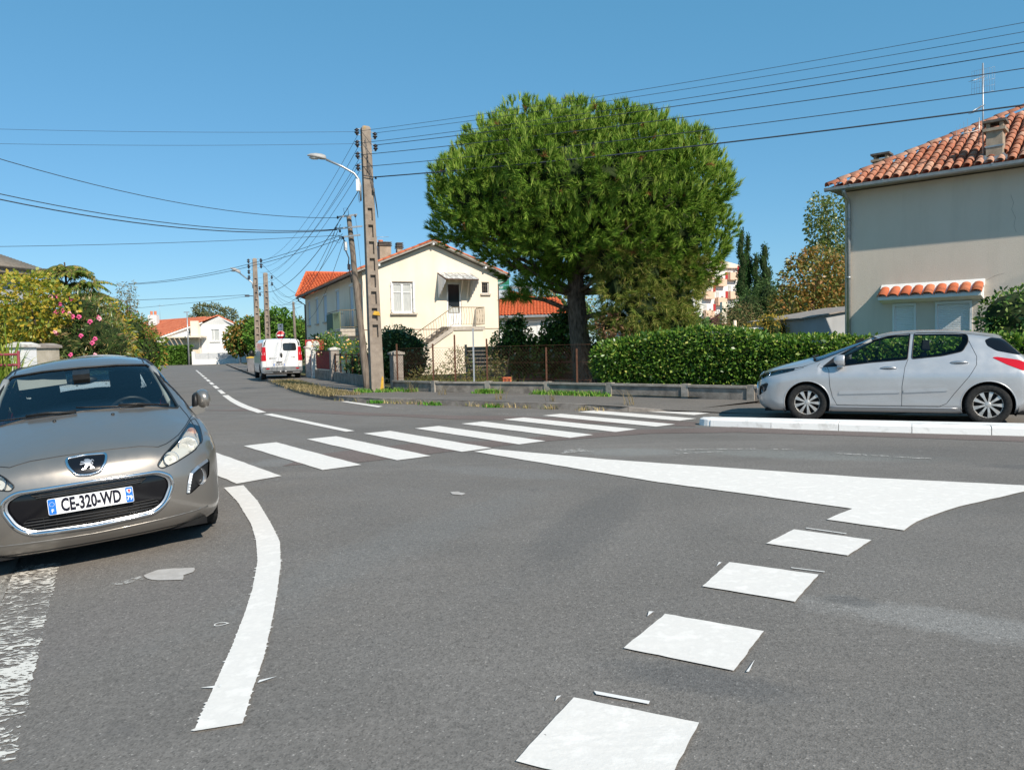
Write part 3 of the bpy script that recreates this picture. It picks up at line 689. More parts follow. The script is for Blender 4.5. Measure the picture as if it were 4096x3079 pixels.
def number_plate(root, txt, M, dept='79'):
    """M maps plate coordinates (x right, y up, z out) to the vehicle"""
    m = MB(); pts = rounded([(-.26, -.055), (.26, -.055), (.26, .055), (-.26, .055)], .012)
    m.prism(pts, lambda x, y: M @ Vector((x, y, -.004)), lambda x, y: M @ Vector((x, y, .002)))
    pl = m.build('number_plate', PLATEW, root)
    for x0, x1 in ((-.257, -.212), (.212, .257)):
        m = MB(); m.prism(rounded([(x0, -.052), (x1, -.052), (x1, .052), (x0, .052)], .008), lambda x, y: M @ Vector((x, y, .001)), lambda x, y: M @ Vector((x, y, .0035))); m.build('blue_band', PLATEB, pl)
    link('plate_lettering', text_mesh('plate_lettering', txt, .122, INK, M @ Matrix.Translation((0, -.002, .0032)), .0004, .0042, .585), pl)
    link('plate_lettering', text_mesh('plate_lettering', 'F', .032, WHITEP, M @ Matrix.Translation((-.2345, -.028, .0045)), .0003, .001), pl)
    link('plate_lettering', text_mesh('plate_lettering', dept, .045, WHITEP, M @ Matrix.Translation((.2345, -.024, .0045)), .0003, .001, .85), pl)
    m = MB()
    for k in range(12):
        a = 2 * math.pi * k / 12; c = Vector((-.2345 + .014 * math.cos(a), .018 + .014 * math.sin(a)))
        st = [(c.x + (.0028 if i % 2 == 0 else .0012) * math.cos(a2), c.y + (.0028 if i % 2 == 0 else .0012) * math.sin(a2)) for i, a2 in enumerate(np.linspace(R(90), R(450), 11)[:-1])]
        m.prism(st, lambda x, y: M @ Vector((x, y, .0038)), lambda x, y: M @ Vector((x, y, .0046)))
    m.build('star_ring', WHITEP, pl)
    m = MB(); m.prism([(.22, .04), (.249, .04), (.249, .022), (.2345, .008), (.22, .022)], lambda x, y: M @ Vector((x, y, .0038)), lambda x, y: M @ Vector((x, y, .0044))); m.build('crest_shield', WHITEP, pl)
    m = MB(); m.prism([(.228, .037), (.241, .037), (.243, .03), (.238, .026), (.242, .02), (.2345, .014), (.229, .02), (.232, .026), (.227, .03)], lambda x, y: M @ Vector((x, y, .0045)), lambda x, y: M @ Vector((x, y, .005))); m.build('crest_emblem', REDLENS, pl)
    return pl

_L = [(545, 265), (580, 240), (650, 230), (700, 240), (725, 265), (735, 245), (770, 235), (800, 250), (825, 285), (800, 280), (770, 255), (755, 270), (760, 300), (790, 320), (800, 345), (780, 370), (740, 370), (725, 350), (750, 355), (775, 345), (770, 325), (740, 310), (730, 330), (745, 380), (790, 410), (835, 450), (830, 475), (725, 495), (730, 470), (770, 440), (735, 425), (690, 405), (660, 435), (630, 470), (610, 490), (615, 510), (505, 530), (505, 510), (525, 490), (560, 480), (575, 430), (600, 385), (570, 370), (470, 395), (445, 385), (450, 370), (490, 362), (555, 350), (545, 335), (470, 340), (455, 325), (480, 300), (550, 300), (590, 290), (570, 280)]
LION = [((x - 640) / 4400 * math.cos(R(9)) - (y - 380) / 4400 * math.sin(R(9)), -(x - 640) / 4400 * math.sin(R(9)) - (y - 380) / 4400 * math.cos(R(9))) for x, y in _L]

def hatchback(label, cat_color, paint, loc, rot, facelift=True, plate=None, group='parked hatchbacks'):
    d = HB; bvh = d['bvh']
    t = thing('parked_car', label, 'car', loc, rot=rot, group=group)
    def part(name, me, m, parent=t):
        me = me.copy(); me.materials.clear(); me.materials.append(m); return link(name, me, parent)
    body = part('body', d['body'], paint); part('headlining', d['shell'], DARKIN)
    for e, sgn in (('L', 1), ('R', -1)):
        w = part('front_side_window', d['front_side_windowL' if sgn > 0 else 'front_side_windowR'], GLASS); w2 = part('rear_side_window', d['rear_side_window' + e], GLASS)
        part('quarter_window', d['quarter' + e], GLOSSBLACK)
        part('tail_light', d['tail' + e], REDLENS)
        for poly, pw in ((W_FRONT, w), (W_REAR, w2)):
            wire([on_side(bvh, x, z, sgn, .001) for x, z in dens2(poly, .05, True)], .009, 4, True).build('window_seal', BLACKTRIM, pw)
        # door seams, handles, rubbing strips, sill
        for poly in ([(-.30, .93), (-.345, .85), (-.36, .6), (-.40, .42), (-.47, .285)], [(-1.515, 1.03), (-1.47, .9), (-1.43, .6), (-1.425, .285)],
                     [(-2.36, 1.30), (-2.46, 1.06), (-2.455, .93), (-2.35, .75), (-2.15, .48), (-2.05, .33), (-1.96, .285)], [(-.47, .285), (-1.2, .28), (-1.96, .285)], [(-.20, .98), (-.16, .92), (-.30, .88)]):
            wire([on_side(bvh, x, z, sgn, -.001) for x, z in dens2(poly, .04)], .0045, 4).build('door_seam', BLACKTRIM, body)
        for hx, hz in ((-1.235, .885), (-2.225, .965)):
            m = MB(); P = [on_side(bvh, hx + u, hz + .012 * u, sgn, .022 * (1 - (abs(u) / .125)**2) + .004) for u in np.linspace(-.12, .12, 9)]
            m.tube(P, [.008, .013, .016, .017, .017, .017, .016, .013, .008], 8); m.build('door_handle', paint if paint is not SILVER else SATIN, body)
            m = MB(); c = on_side(bvh, hx, hz, sgn, .002); m.prism([(c.x + .075 * math.cos(a), c.z - .004 + .024 * math.sin(a)) for a in np.linspace(0, 2 * math.pi, 14, endpoint=False)], lambda x, z: (x, c.y - .004 * sgn, z), lambda x, z: (x, c.y + .004 * sgn, z)); m.build('handle_recess', BLACKTRIM, body)
        m = MB()
        for xa, xb, za, zb in ((-.50, -1.40, .485, .515), (-1.45, -2.06, .517, .55)):
            P = [on_side(bvh, xa + (xb - xa) * u, za + (zb - za) * u, sgn, .0) for u in np.linspace(0, 1, 12)]
            for i in range(11): m.bar(P[i], P[i + 1], .024, .042, (0, 0, 1))
        m.build('rubbing_strip', paint, body)
        m = MB(); m.tube([on_side(bvh, x, .255, sgn, -.004) for x in np.linspace(-.36, -2.2, 20)], .012, 6); m.build('sill', paint, body)
        # wheel arches
        for xc in (0, -2.608):
            m = MB(); A = [(xc + .368 * math.cos(a), .315 + .368 * math.sin(a)) for a in np.linspace(R(-14), R(194), 30)]
            m.tube([on_side(bvh, x, max(z, .2), sgn, -.006) for x, z in A], .011, 6); m.build('wheel_arch_lip', paint, body)
            m = MB(); M = Matrix.Translation((xc, sgn * .52, .315)) @ Matrix.Rotation(R(90), 4, 'X')
            arc = np.linspace(R(-25), R(205), 20); vv = []
            for a in arc:
                for yy in (.34, .86): vv.append((xc + .40 * math.cos(a), sgn * yy, .315 + .40 * math.sin(a)))
            m.add(vv, [(2 * i, 2 * i + 1, 2 * i + 3, 2 * i + 2) for i in range(19)]); vv2 = [(xc + .40 * math.cos(a), sgn * .34, .315 + .40 * math.sin(a)) for a in arc]
            m.add(vv2, [tuple(range(20))]); m.build('wheel_well', WELL, body)
            wh = link('wheel', TYRE_ME, t); wh.location = (xc, sgn * .775, .317); wh.rotation_euler = (R(-90) * sgn, 0, 0)
            for nm, me in (('wheel_trim', RIM_ME), ('wheel_disc', DISC_ME)):
                r = link(nm, me, wh); r.rotation_euler = (0, 0, .3)
        # door mirror: painted shell, black inner half, glass and stalk
        a = on_side(bvh, -.50, .955, sgn, 0); MM = Matrix.Translation(a + Vector((-.02, 0, .02)))
        shell = [(.075, -.01), (.085, .125), (.13, .145), (.175, .13), (.20, .08), (.20, .02), (.18, -.025), (.12, -.035)]
        def slab(P, prof, nm, mm, par):
            m = MB(); cy = sum(p[0] for p in P) / len(P); cz = sum(p[1] for p in P) / len(P); vv = []; n = len(P)
            for x, sc in prof: vv += [MM @ Vector((x, sgn * (cy + (y - cy) * sc), cz + (z - cz) * sc)) for y, z in P]
            m.add(vv, [(i * n + k, i * n + (k + 1) % n, (i + 1) * n + (k + 1) % n, (i + 1) * n + k) for i in range(len(prof) - 1) for k in range(n)] + [tuple(range(n)), tuple(range((len(prof) - 1) * n, len(prof) * n))], smooth=True); return m.build(nm, mm, par)
        shell = rounded(shell, .03, 3)
        mr = slab(shell, [(-.07, .93), (-.05, 1.0), (.0, 1.0), (.05, .88), (.085, .55), (.095, .2)], 'door_mirror', paint, t)
        slab(rounded([(.035, -.03), (.05, .10), (.085, .125), (.09, -.02)], .015, 2), [(-.065, .9), (-.03, 1.0), (.02, 1.0), (.06, .6)], 'mirror_base', BLACKTRIM, mr)
        slab(shell, [(-.078, .86), (-.072, .88)], 'mirror_glass', GLOSSBLACK, mr)
        m = MB(); m.bar(a + Vector((0, -.04 * sgn, -.045)), MM @ Vector((.0, sgn * .125, -.02)), .09, .075); m.build('mirror_arm', paint, mr)
        m = MB(); m.prism([(-.245, .915), (-.43, 1.07), (-.47, .945)], lambda x, z: on_side(bvh, x, z, sgn, .001), lambda x, z: on_side(bvh, x, z, sgn, .006)); m.build('mirror_triangle', BLACKTRIM, body)
        # headlight with reflector bowls
        hl = part('headlight', d['head' + e], LENS); part('lamp_housing', d['hback' + e], LAMPGREY, hl)
        for y, z, r, mm in ((.545, .722, .052, REFLECT), (.690, .795, .072, REFLECT), (.755, .868, .035, AMBER)):
            c = on_front(bvh, y * sgn, z, -.055); ax = Vector((.92, .30 * sgn, .22)).normalized(); Q = ax.to_track_quat('Z', 'Y').to_matrix().to_4x4()
            m = MB(); m.lathe([(r, .035), (r * .97, .03), (r * .8, .0), (r * .45, -.022), (r * .2, -.028), (.001, -.028)], 20, Matrix.Translation(c) @ Q); m.build('reflector_bowl', mm, hl)
            m = MB(); m.lathe([(.001, .012), (r * .22, .006), (r * .26, -.02)], 12, Matrix.Translation(c) @ Q); m.build('bulb', LAMPGREY if mm is REFLECT else AMBER, hl)
            m = MB(); m.lathe([(r * 1.0, .032), (r * 1.06, .034), (r * 1.08, .026), (r * 1.0, .02)], 20, Matrix.Translation(c) @ Q); m.build('bezel_ring', CHROME, hl)
        wire([on_front(bvh, y * sgn, z, -.002) for y, z in dens2(HEADL, .04, True)], .006, 4, True).build('lamp_seal', BLACKTRIM, hl)
        # fog lamp / daytime light unit in the bumper
        fg = part('fog_lamp', d['fog' + e], BLACKTRIM)
        c = on_front(bvh, .735 * sgn, .53, -.03); ax = Vector((.85, .42 * sgn, .05)).normalized(); Q = ax.to_track_quat('Z', 'Y').to_matrix().to_4x4()
        m = MB(); m.lathe([(.058, .03), (.055, .02), (.04, .0), (.001, -.012)], 18, Matrix.Translation(c) @ Q @ Matrix.Diagonal((.85, 1.15, 1, 1))); m.build('reflector_bowl', REFLECT, fg)
        m = MB(); LP = [(.622, .432), (.638, .50), (.662, .572), (.72, .606), (.795, .632)]
        for i in range(4):
            a, b2 = on_front(bvh, LP[i][0] * sgn, LP[i][1], .001), on_front(bvh, LP[i + 1][0] * sgn, LP[i + 1][1], .001); m.bar(a, b2, .022, .012, (1, 0, 0))
        m.build('daytime_light_strip', SATIN if facelift else BLACKTRIM, fg)
        if facelift:
            m = MB()
            for k in range(7):
                q = on_front(bvh, (.624 + .034 * k / 6) * sgn, .44 + .12 * k / 6, .009); m.lathe([(.001, .005), (.0055, .003), (.007, 0)], 8, Matrix.Translation(q) @ Matrix.Rotation(R(90), 4, 'Y'))
            m.build('led', WHITEP, fg)
    # front grille
    gp = part('grille', d['mouth'], GLOSSBLACK)
    rim = [on_front(bvh, y, z, .002) for y, z in dens2(MOUTH, .03, True)]
    m = MB(); m.tube(rim, .014, 7, closed=True); m.build('chrome_surround', CHROME, gp)
    m = MB(); inn = [on_front(bvh, y * .955, .483 + (z - .483) * .90, -.012) for y, z in dens2(MOUTH, .03, True)]; k = len(rim)
    m.add(list(rim) + inn, [(i, (i + 1) % k, k + (i + 1) % k, k + i) for i in range(k)]); m.build('grille_frame', SATIN, gp)
    for poly in ([(-.36, .607), (.36, .607), (.31, .572), (-.31, .572)], [(-.40, .435), (.40, .435), (.425, .40), (.36, .352), (-.36, .352), (-.425, .40)]):
        poly = rounded(poly, .012); m = MB(); m.add([on_front(bvh, y, z, -.028) for y, z in poly], [tuple(range(len(poly)))]); m.build('intake_opening', WELL, gp)
        wire([on_front(bvh, y, z, -.024) for y, z in dens2(poly, .04, True)], .004, 4, True).build('intake_rim', BLACKTRIM, gp)
    for z, w in ((.597, .34), (.583, .325), (.418, .415), (.397, .41), (.375, .375)):
        m = MB(); P = [on_front(bvh, y, z, -.018) for y in np.linspace(-w, w, 15)]
        for i in range(14): m.bar(P[i], P[i + 1], .014, .006, (0, 0, 1))
        m.build('grille_slat', mat_slat, gp)
    m = MB()
    for y in np.linspace(-.3, .3, 9):
        for z0, z1 in ((.574, .605), (.356, .433)): m.bar(on_front(bvh, y, z0, -.022), on_front(bvh, y, z1, -.022), .005, .006, (1, 0, 0))
    m.build('grille_rib', BLACKTRIM, gp)
    # badge
    bg = part('badge', d['badge'], GLOSSBLACK)
    m = MB(); m.tube([on_front(bvh, y, z, .005) for y, z in dens2(BADGE, .02, True)], .010, 6, closed=True); m.build('badge_surround', CHROME, bg)
    m = MB(); S = 1.0
    m.prism([(x * S, z * S) for x, z in LION], lambda y, z: on_front(bvh, y, .752 + z, .006), lambda y, z: on_front(bvh, y, .752 + z, .011)); m.build('lion_emblem', SATIN, bg)
    # bonnet seam and washers
    SEAM = [(-.78, .93), (-.70, .885), (-.62, .845), (-.52, .808), (-.46, .797), (-.42, .806), (-.34, .82), (-.17, .828), (0, .83), (.17, .828), (.34, .82), (.42, .806), (.46, .797), (.52, .808), (.62, .845), (.70, .885), (.78, .93)]
    wire([on_front(bvh, y, z, -.001) for y, z in dens2(SEAM, .03)], .0045, 4).build('bonnet_seam', BLACKTRIM, body)
    for sgn in (1, -1):
        wire([on_top(bvh, x, y * sgn, -.001) for x, y in dens2([(.40, .775), (.2, .765), (0, .745), (-.2, .71)], .04)], .0045, 4).build('bonnet_seam', BLACKTRIM, body)
        m = MB(); c = on_top(bvh, .10, .20 * sgn, 0); m.lathe([(.001, .012), (.012, .009), (.014, 0)], 10, Matrix.Translation(c)); m.build('washer_jet', BLACKTRIM, body)
    # lower bumper lip
    m = MB(); m.tube([on_front(bvh, y, .195, -.012) for y in np.linspace(-.70, .70, 21)], .016, 6); m.build('bumper_lip', BLACKTRIM, body)
    m = MB(); m.tube([on_front(bvh, y, .268 + .02 * abs(y), -.004) for y in np.linspace(-.76, .76, 25)], .008, 5); m.build('bumper_crease', paint, body)
    # windscreen, wipers, mirror
    ws = part('windscreen', d['screen'], GLASS)
    wire([on_front(bvh, y, z, .0) for y, z in dens2(SCREEN, .04, True)], .010, 4, True).build('windscreen_seal', BLACKTRIM, ws)
    for ya, yb, za, zb in ((.62, -.05, 1.028, 1.085), (-.05, -.66, 1.066, 1.04)):
        m = MB(); P = [on_front(bvh, ya + (yb - ya) * u, za + (zb - za) * u, .018) for u in np.linspace(0, 1, 10)]; m.tube(P, .007, 5)
        m.tube([P[0] + Vector((.03, 0, -.01)), P[3] + Vector((.01, 0, .015)), P[5] + Vector((.005, 0, .012))], .010, 5); m.build('wiper', BLACKTRIM, ws)
    part('rear_window', d['rearglass'], GLASS)
    # roof rail lines
    for sgn in (1, -1):
        wire([on_top(bvh, x, sgn * (.52 + .02 * math.sin((x + 1) * .8)), .0) for x in np.linspace(-1.12, -2.7, 16)], .006, 4).build('roof_seam', BLACKTRIM, body)
    # interior
    it = MB()
    it.box(-2.7, -.15, -.76, .76, .22, .30); it.box(-.62, -.15, -.72, .72, .30, .93); it.box(-2.75, -2.60, -.70, .70, .3, .98); it.box(-2.95, -2.4, -.66, .66, .93, .95)
    for sgn in (1, -1): it.box(-2.5, -.3, sgn * .70 - .04, sgn * .70 + .04, .3, .90)
    tub = it.build('cabin_trim', DARKIN, t)
    m = MB(); P = [(-.12, .985), (-.35, 1.0), (-.62, .985), (-.72, .93), (-.70, .72), (-.3, .70)]
    m.prism(P, lambda x, z: (x, -.70, z - .01), lambda x, z: (x, .70, z - .01)); m.prism([(-.55, .98), (-.62, 1.03), (-.74, 1.02), (-.74, .9)], lambda x, z: (x, .18, z), lambda x, z: (x, .58, z)); m.build('dashboard', DARKIN, tub)
    for y in (.36, -.36):
        m = MB(); m.prism(rounded([(-1.05, .42), (-1.55, .38), (-1.60, .52), (-1.05, .56)], .05), lambda x, z: (x, y - .25, z), lambda x, z: (x, y + .25, z))
        m.prism(rounded([(-1.50, .45), (-1.72, 1.12), (-1.80, 1.12), (-1.66, .45)], .05), lambda x, z: (x, y - .24 + .06 * max(0, (z - .9) / .2), z), lambda x, z: (x, y + .24 - .06 * max(0, (z - .9) / .2), z))
        m.prism(rounded([(-1.72, 1.15), (-1.73, 1.33), (-1.82, 1.33), (-1.83, 1.15)], .035), lambda x, z: (x, y - .14, z), lambda x, z: (x, y + .14, z)); m.bar((-1.77, y - .06, 1.08), (-1.77, y - .06, 1.2), .012, .012); m.bar((-1.77, y + .06, 1.08), (-1.77, y + .06, 1.2), .012, .012)
        m.build('front_seat', SEAT, tub)
    m = MB(); m.prism(rounded([(-2.25, .5), (-2.48, 1.02), (-2.58, 1.02), (-2.45, .5)], .05), lambda x, z: (x, -.6, z), lambda x, z: (x, .6, z)); m.box(-2.4, -1.95, -.6, .6, .38, .55)
    for y in (-.4, .4): m.prism(rounded([(-2.50, 1.0), (-2.51, 1.16), (-2.59, 1.16), (-2.60, 1.0)], .03), lambda x, z: (x, y - .12, z), lambda x, z: (x, y + .12, z))
    m.build('rear_seat', SEAT, tub)
    m = MB(); Mw = Matrix.Translation((-.93, .36, .93)) @ Matrix.Rotation(R(-64), 4, 'Y'); m.tube([Mw @ Vector((.185 * math.cos(a), .185 * math.sin(a), 0)) for a in np.linspace(0, 2 * math.pi, 29)[:-1]], .016, 7, closed=True)
    for a in (90, 210, 330): m.bar(Mw @ Vector((0, 0, -.02)), Mw @ Vector((.18 * math.cos(R(a)), .18 * math.sin(R(a)), 0)), .04, .02)
    m.lathe([(.001, .01), (.06, .005), (.07, -.03)], 14, Mw); m.build('steering_wheel', BLACKTRIM, tub)
    m = MB(); m.lathe([(.001, -.02), (.03, -.02), (.038, 0), (.03, .02), (.001, .02)], 14, Matrix.Translation((-.86, 0, 1.29)) @ Matrix.Rotation(R(90), 4, 'Y') @ Matrix.Diagonal((1, 3.2, 1, 1))); m.bar((-.86, 0, 1.3), (-.82, 0, 1.375), .02, .02); m.build('rear_view_mirror', BLACKTRIM, tub)
    m = MB(); m.bar((-.83, 0, 1.36), (-.72, 0, 1.325), .13, .05, (0, 0, 1)); m.build('sensor_box', BLACKTRIM, tub)
    m = MB(); m.bar((-1.08, -.50, 1.315), (-1.08, -.13, 1.335), .02, .13, (0, 0, 1)); m.build('sun_visor', HEADLINER, tub)
    m = MB()
    for sgn in (1, -1): m.tube([(-.42, .665 * sgn, 1.03), (-.72, .63 * sgn, 1.19), (-.98, .575 * sgn, 1.34)], .032, 6)
    m.build('pillar_trim', HEADLINER, tub)
    # underside
    m = MB(); m.box(-3.1, .7, -.74, .74, .16, .2); m.build('underbody', WELL, t)
    if plate:
        fx = on_front(bvh, 0, .51, 0).x
        number_plate(gp, plate, Matrix.Translation((fx + .012, 0, .512)) @ Matrix(((0, 0, 1, 0), (1, 0, 0, 0), (0, 1, 0, 0), (0, 0, 0, 1))))
    return t
mat_slat = mat('dark_grille_slat', (.03, .03, .032), (.045, .045, .047), 10, .4, spec=.5)
hatchback('grey hatchback car facing us at the left with plate CE-320-WD', 'grey', GREYPAINT, (-3.328, 6.058, -.131), (R(4.07), R(.13), R(-61.7)), True, 'CE-320-WD')
hatchback('silver hatchback seen side-on, parked behind the white painted kerb', 'silver', SILVER, (5.37, 13.62, .012), (0, 0, math.atan2(.4546, -.8907)), False, None)
hatchback('white hatchback mostly hidden behind the grey car, glimpsed through its windows', 'white', WHITEPAINT, (-6.55, 12.0, -.10), (R(3), 0, R(-64)), False, None)
# ================================================================ BUILDINGS
def render_wall(name, c1, c2, bump=.35):
    t = NT(name); c = t.ramp(t.noise(.9, 7, .6, (1, 1, .6)), [(.3, c1), (.7, c2)])
    stain = t.ramp(t.noise(1.1, 6, .6, (2.2, 2.2, .22)), [(.52, 0.0), (.8, .35)])
    c = t.mix(stain, c, tuple(v * .72 for v in c1[:3]))
    t.bump(t.noise(55, 5, .6), bump, .012); return t.set(c, .92, 0, .2)
CREAM = render_wall('cream_render', (.80, .685, .54), (.87, .77, .63))
BEIGE = render_wall('beige_grey_render', (.66, .57, .475), (.73, .63, .53), .6)
WHITER = render_wall('white_render', (.76, .75, .72), (.83, .82, .80))
GREYR = render_wall('grey_render', (.36, .37, .38), (.46, .47, .48))
def island_mat(name, cols, rough=.85, bump=0, trans=0.0, spec=.25, dirt=None):
    """every separate piece of the mesh gets its own shade"""
    t = NT(name); g = t.N('NewGeometry')
    st = [(i / max(1, len(cols) - 1), c) for i, c in enumerate(cols)]
    c = t.ramp(g.outputs['Random Per Island'], st)
    if dirt: c = t.mix(t.ramp(t.noise(5, 7, .65), [(.5, 0.0), (.75, .7)]), c, dirt)
    if bump: t.bump(t.noise(40, 4), bump, .01)
    return t.set(c, rough, 0, spec)
TILE = island_mat('terracotta_tiles', [(.42, .10, .045), (.58, .17, .085), (.50, .13, .06), (.66, .27, .15), (.47, .12, .055)], .85, .3, dirt=(.22, .13, .09))
def object_tile_mat(name, cols, dirt):
    t = NT(name); oi = t.N('ObjectInfo')
    c = t.ramp(oi.outputs['Random'], [(i / 4, c) for i, c in enumerate(cols)])
    c = t.mix(t.ramp(t.noise(9, 7, .7), [(.48, 0.0), (.72, dirt)]), c, (.24, .15, .11))
    t.bump(t.noise(60, 4), .3, .006); return t.set(c, .9, 0, .2)
TILEO = object_tile_mat('weathered_canal_tile', [(.36, .12, .065), (.54, .23, .14), (.45, .16, .095), (.62, .36, .25), (.50, .20, .12)], .9)
TILEV = object_tile_mat('verge_tile', [(.52, .12, .05), (.62, .17, .08), (.56, .14, .06), (.66, .22, .11), (.58, .15, .07)], .35)
NEWTILE = island_mat('bright_orange_tiles', [(.62, .13, .045), (.68, .16, .06), (.58, .115, .04)], .85, .2)
MORTAR = mat('tile_mortar', (.45, .30, .22), (.55, .40, .30), 8, .95)
WHITEWOOD = mat('white_painted_wood', (.74, .75, .76), (.80, .80, .80), 6, .55)
SHUTTER = mat('pale_blue_shutter', (.52, .60, .70), (.58, .66, .75), 6, .6)
PVC = mat('white_pvc', (.76, .76, .75), (.80, .80, .79), 5, .45)
STONE = mat('sill_stone', (.42, .37, .31), (.55, .49, .42), 9, .9, bump=.3)
ZINC = mat('zinc_gutter', (.33, .35, .36), (.42, .44, .45), 7, .45, .6)
DARKZINC = mat('brown_gutter', (.12, .09, .075), (.17, .13, .11), 7, .6)
RUSTIRON = mat('rusty_iron', (.07, .032, .02), (.13, .06, .036), 20, .9)
IRON = mat('brown_painted_iron', (.20, .15, .09), (.28, .22, .14), 12, .7)
def pane_mat():
    t = NT('window_pane'); return t.set((.02, .025, .03), .06, 0, .6)
PANE = pane_mat()
CURTAIN = mat('net_curtain', (.42, .44, .43), (.55, .56, .54), 30, .9, stretch=(1, 1, .1))
CONCR = mat('weathered_concrete', (.24, .21, .185), (.36, .32, .285), 5, .95, bump=.5, bscale=60)
BRICKC = mat('chimney_render', (.30, .24, .18), (.42, .34, .26), 6, .95, bump=.4)
DARKSLAB = mat('lichen_slab', (.09, .08, .075), (.16, .14, .12), 10, .95, bump=.4)
SOFFIT = mat('soffit_board', (.28, .25, .22), (.35, .32, .28), 6, .9)
STEEL = mat('galvanised_steel', (.40, .41, .42), (.52, .53, .54), 8, .45, .7)
DARKVOID = NT('dark_room').set((.012, .012, .014), .9, 0, .1)  # near-black colour stands in for unlit depth

def wall_panel(m, O, U, N, width, z0, z1, openings, depth=.12, mi=0):
    """front faces of a wall with real openings; O origin, U along the wall, N outward; openings are (u0,u1,z0,z1)"""
    O, U, N = Vector(O), Vector(U), Vector(N)
    us = sorted({0, width} | {v for o in openings for v in o[:2]}); zs = sorted({z0, z1} | {v for o in openings for v in o[2:]})
    P = lambda u, z, d=0: O + U * u - N * d + Vector((0, 0, z))
    for i in range(len(us) - 1):
        for j in range(len(zs) - 1):
            cu, cz = (us[i] + us[i + 1]) / 2, (zs[j] + zs[j + 1]) / 2
            if any(a < cu < b and c < cz < d for a, b, c, d in openings): continue
            m.add([P(us[i], zs[j]), P(us[i + 1], zs[j]), P(us[i + 1], zs[j + 1]), P(us[i], zs[j + 1])], [(0, 1, 2, 3)], mi)
    for a, b, c, d in openings:
        for (ua, za, ub, zb) in ((a, c, b, c), (b, c, b, d), (b, d, a, d), (a, d, a, c)):
            m.add([P(ua, za), P(ub, zb), P(ub, zb, depth), P(ua, za, depth)], [(0, 1, 2, 3)], mi)
def tile_proto(length=.40, r0=.088, r1=.07, seg=6, th=.012):
    m = MB(); n = seg + 1
    for (ra, rb, s) in ((r0, r1, 0), (r0 - th, r1 - th, 1)): pass
    vv = []
    for (y, r) in ((0, r0), (length, r1)):
        for rr in (r, r - th):
            for k in range(n):
                a = math.pi * k / seg; vv.append((rr * math.cos(a), y, rr * math.sin(a) * .92))
    A, B, Cc, D = 0, n, 2 * n, 3 * n; ff = []
    for k in range(seg):
        ff += [(A + k, A + k + 1, Cc + k + 1, Cc + k), (B + k + 1, B + k, D + k, D + k + 1), (A + k + 1, A + k, B + k, B + k + 1)]
    m.add(vv, ff, smooth=True); return m
def tile_field(name, root, O, U, V, N, cols, rows, pitch, row, inside, material, seg=4, parent=None, r=.48, lift=.03):
    """many small tiles joined in one mesh: O origin at eave, U along eave, V up the slope, N normal"""
    O, U, V, N = (np.array(Vector(a)) for a in (O, U, V, N)); vs = []; fs = []
    ang = np.linspace(0, np.pi, seg + 1); k = 0
    for i in range(cols):
        for j in range(rows):
            u, v = (i + .5) * pitch, j * row
            if not inside(u, v + row * .5): continue
            jit = random.uniform(-.01, .01)
            for vv, rr, up in ((v - .02, pitch * r, lift), (v + row * 1.05, pitch * r * .85, .006)):
                for a in ang: vs.append(O + U * (u + jit + rr * math.cos(a)) + V * vv + N * (rr * math.sin(a) * .8 + up))
            s = seg + 1
            for q in range(seg): fs.append([k + q, k + q + 1, k + s + q + 1, k + s + q])
            k += 2 * s
    me = np_mesh(name, np.array(vs), fs, material, smooth=True); return link(name, me, parent or root, 'stuff')
def window_unit(root, O, U, N, w, z0, z1, inset=.08, glaze=None, bars=(.5,), trans=(), fm=None, fw=.06, name='window'):
    """frame + panes set back in an opening"""
    O, U, N = Vector(O), Vector(U), Vector(N); fm = fm or PVC; m = MB(); D = -N * inset
    P = lambda u, z, d=0: O + U * u + D + N * d + Vector((0, 0, z))
    def slab(u0, u1, a, b, d0, d1):
        pts = [P(u, z, d) for d in (d0, d1) for z in (a, b) for u in (u0, u1)]
        m.add(pts, [(0, 2, 3, 1), (4, 5, 7, 6), (0, 1, 5, 4), (2, 6, 7, 3), (0, 4, 6, 2), (1, 3, 7, 5)])
    slab(0, w, z0, z0 + fw, -.02, .03); slab(0, w, z1 - fw, z1, -.02, .03); slab(0, fw, z0 + fw, z1 - fw, -.02, .03); slab(w - fw, w, z0 + fw, z1 - fw, -.02, .03)
    for b in bars: slab(w * b - fw * .7, w * b + fw * .7, z0 + fw, z1 - fw, -.018, .034)
    for tz in trans: slab(fw, w - fw, z0 + (z1 - z0) * tz - .02, z0 + (z1 - z0) * tz + .02, -.015, .025)
    f = m.build(name, fm, root)
    cuts = [0] + list(bars) + [1]
    for i in range(len(cuts) - 1):
        m = MB(); a, b = cuts[i] * w + fw * .5, cuts[i + 1] * w - fw * .5
        m.add([P(a, z0 + .02, -.012), P(b, z0 + .02, -.012), P(b, z1 - .02, -.012), P(a, z1 - .02, -.012)], [(0, 1, 2, 3)]); m.build('pane', glaze or PANE, f)
    return f
def slatted(root, name, O, U, N, w, z0, z1, n, material, depth=.03, inset=.05):
    """roller shutter made of slats"""
    O, U, N = Vector(O), Vector(U), Vector(N); m = MB(); hgt = (z1 - z0) / n
    for i in range(n):
        za, zb = z0 + i * hgt, z0 + (i + 1) * hgt; pts = []
        for u in (0, w):
            for z, d in ((za, 0), (za + hgt * .2, depth), (zb - hgt * .2, depth), (zb, 0)): pts.append(O + U * u + N * (d - inset) + Vector((0, 0, z)))
        m.add(pts, [(0, 4, 5, 1), (1, 5, 6, 2), (2, 6, 7, 3)])
    return m.build(name, material, root)
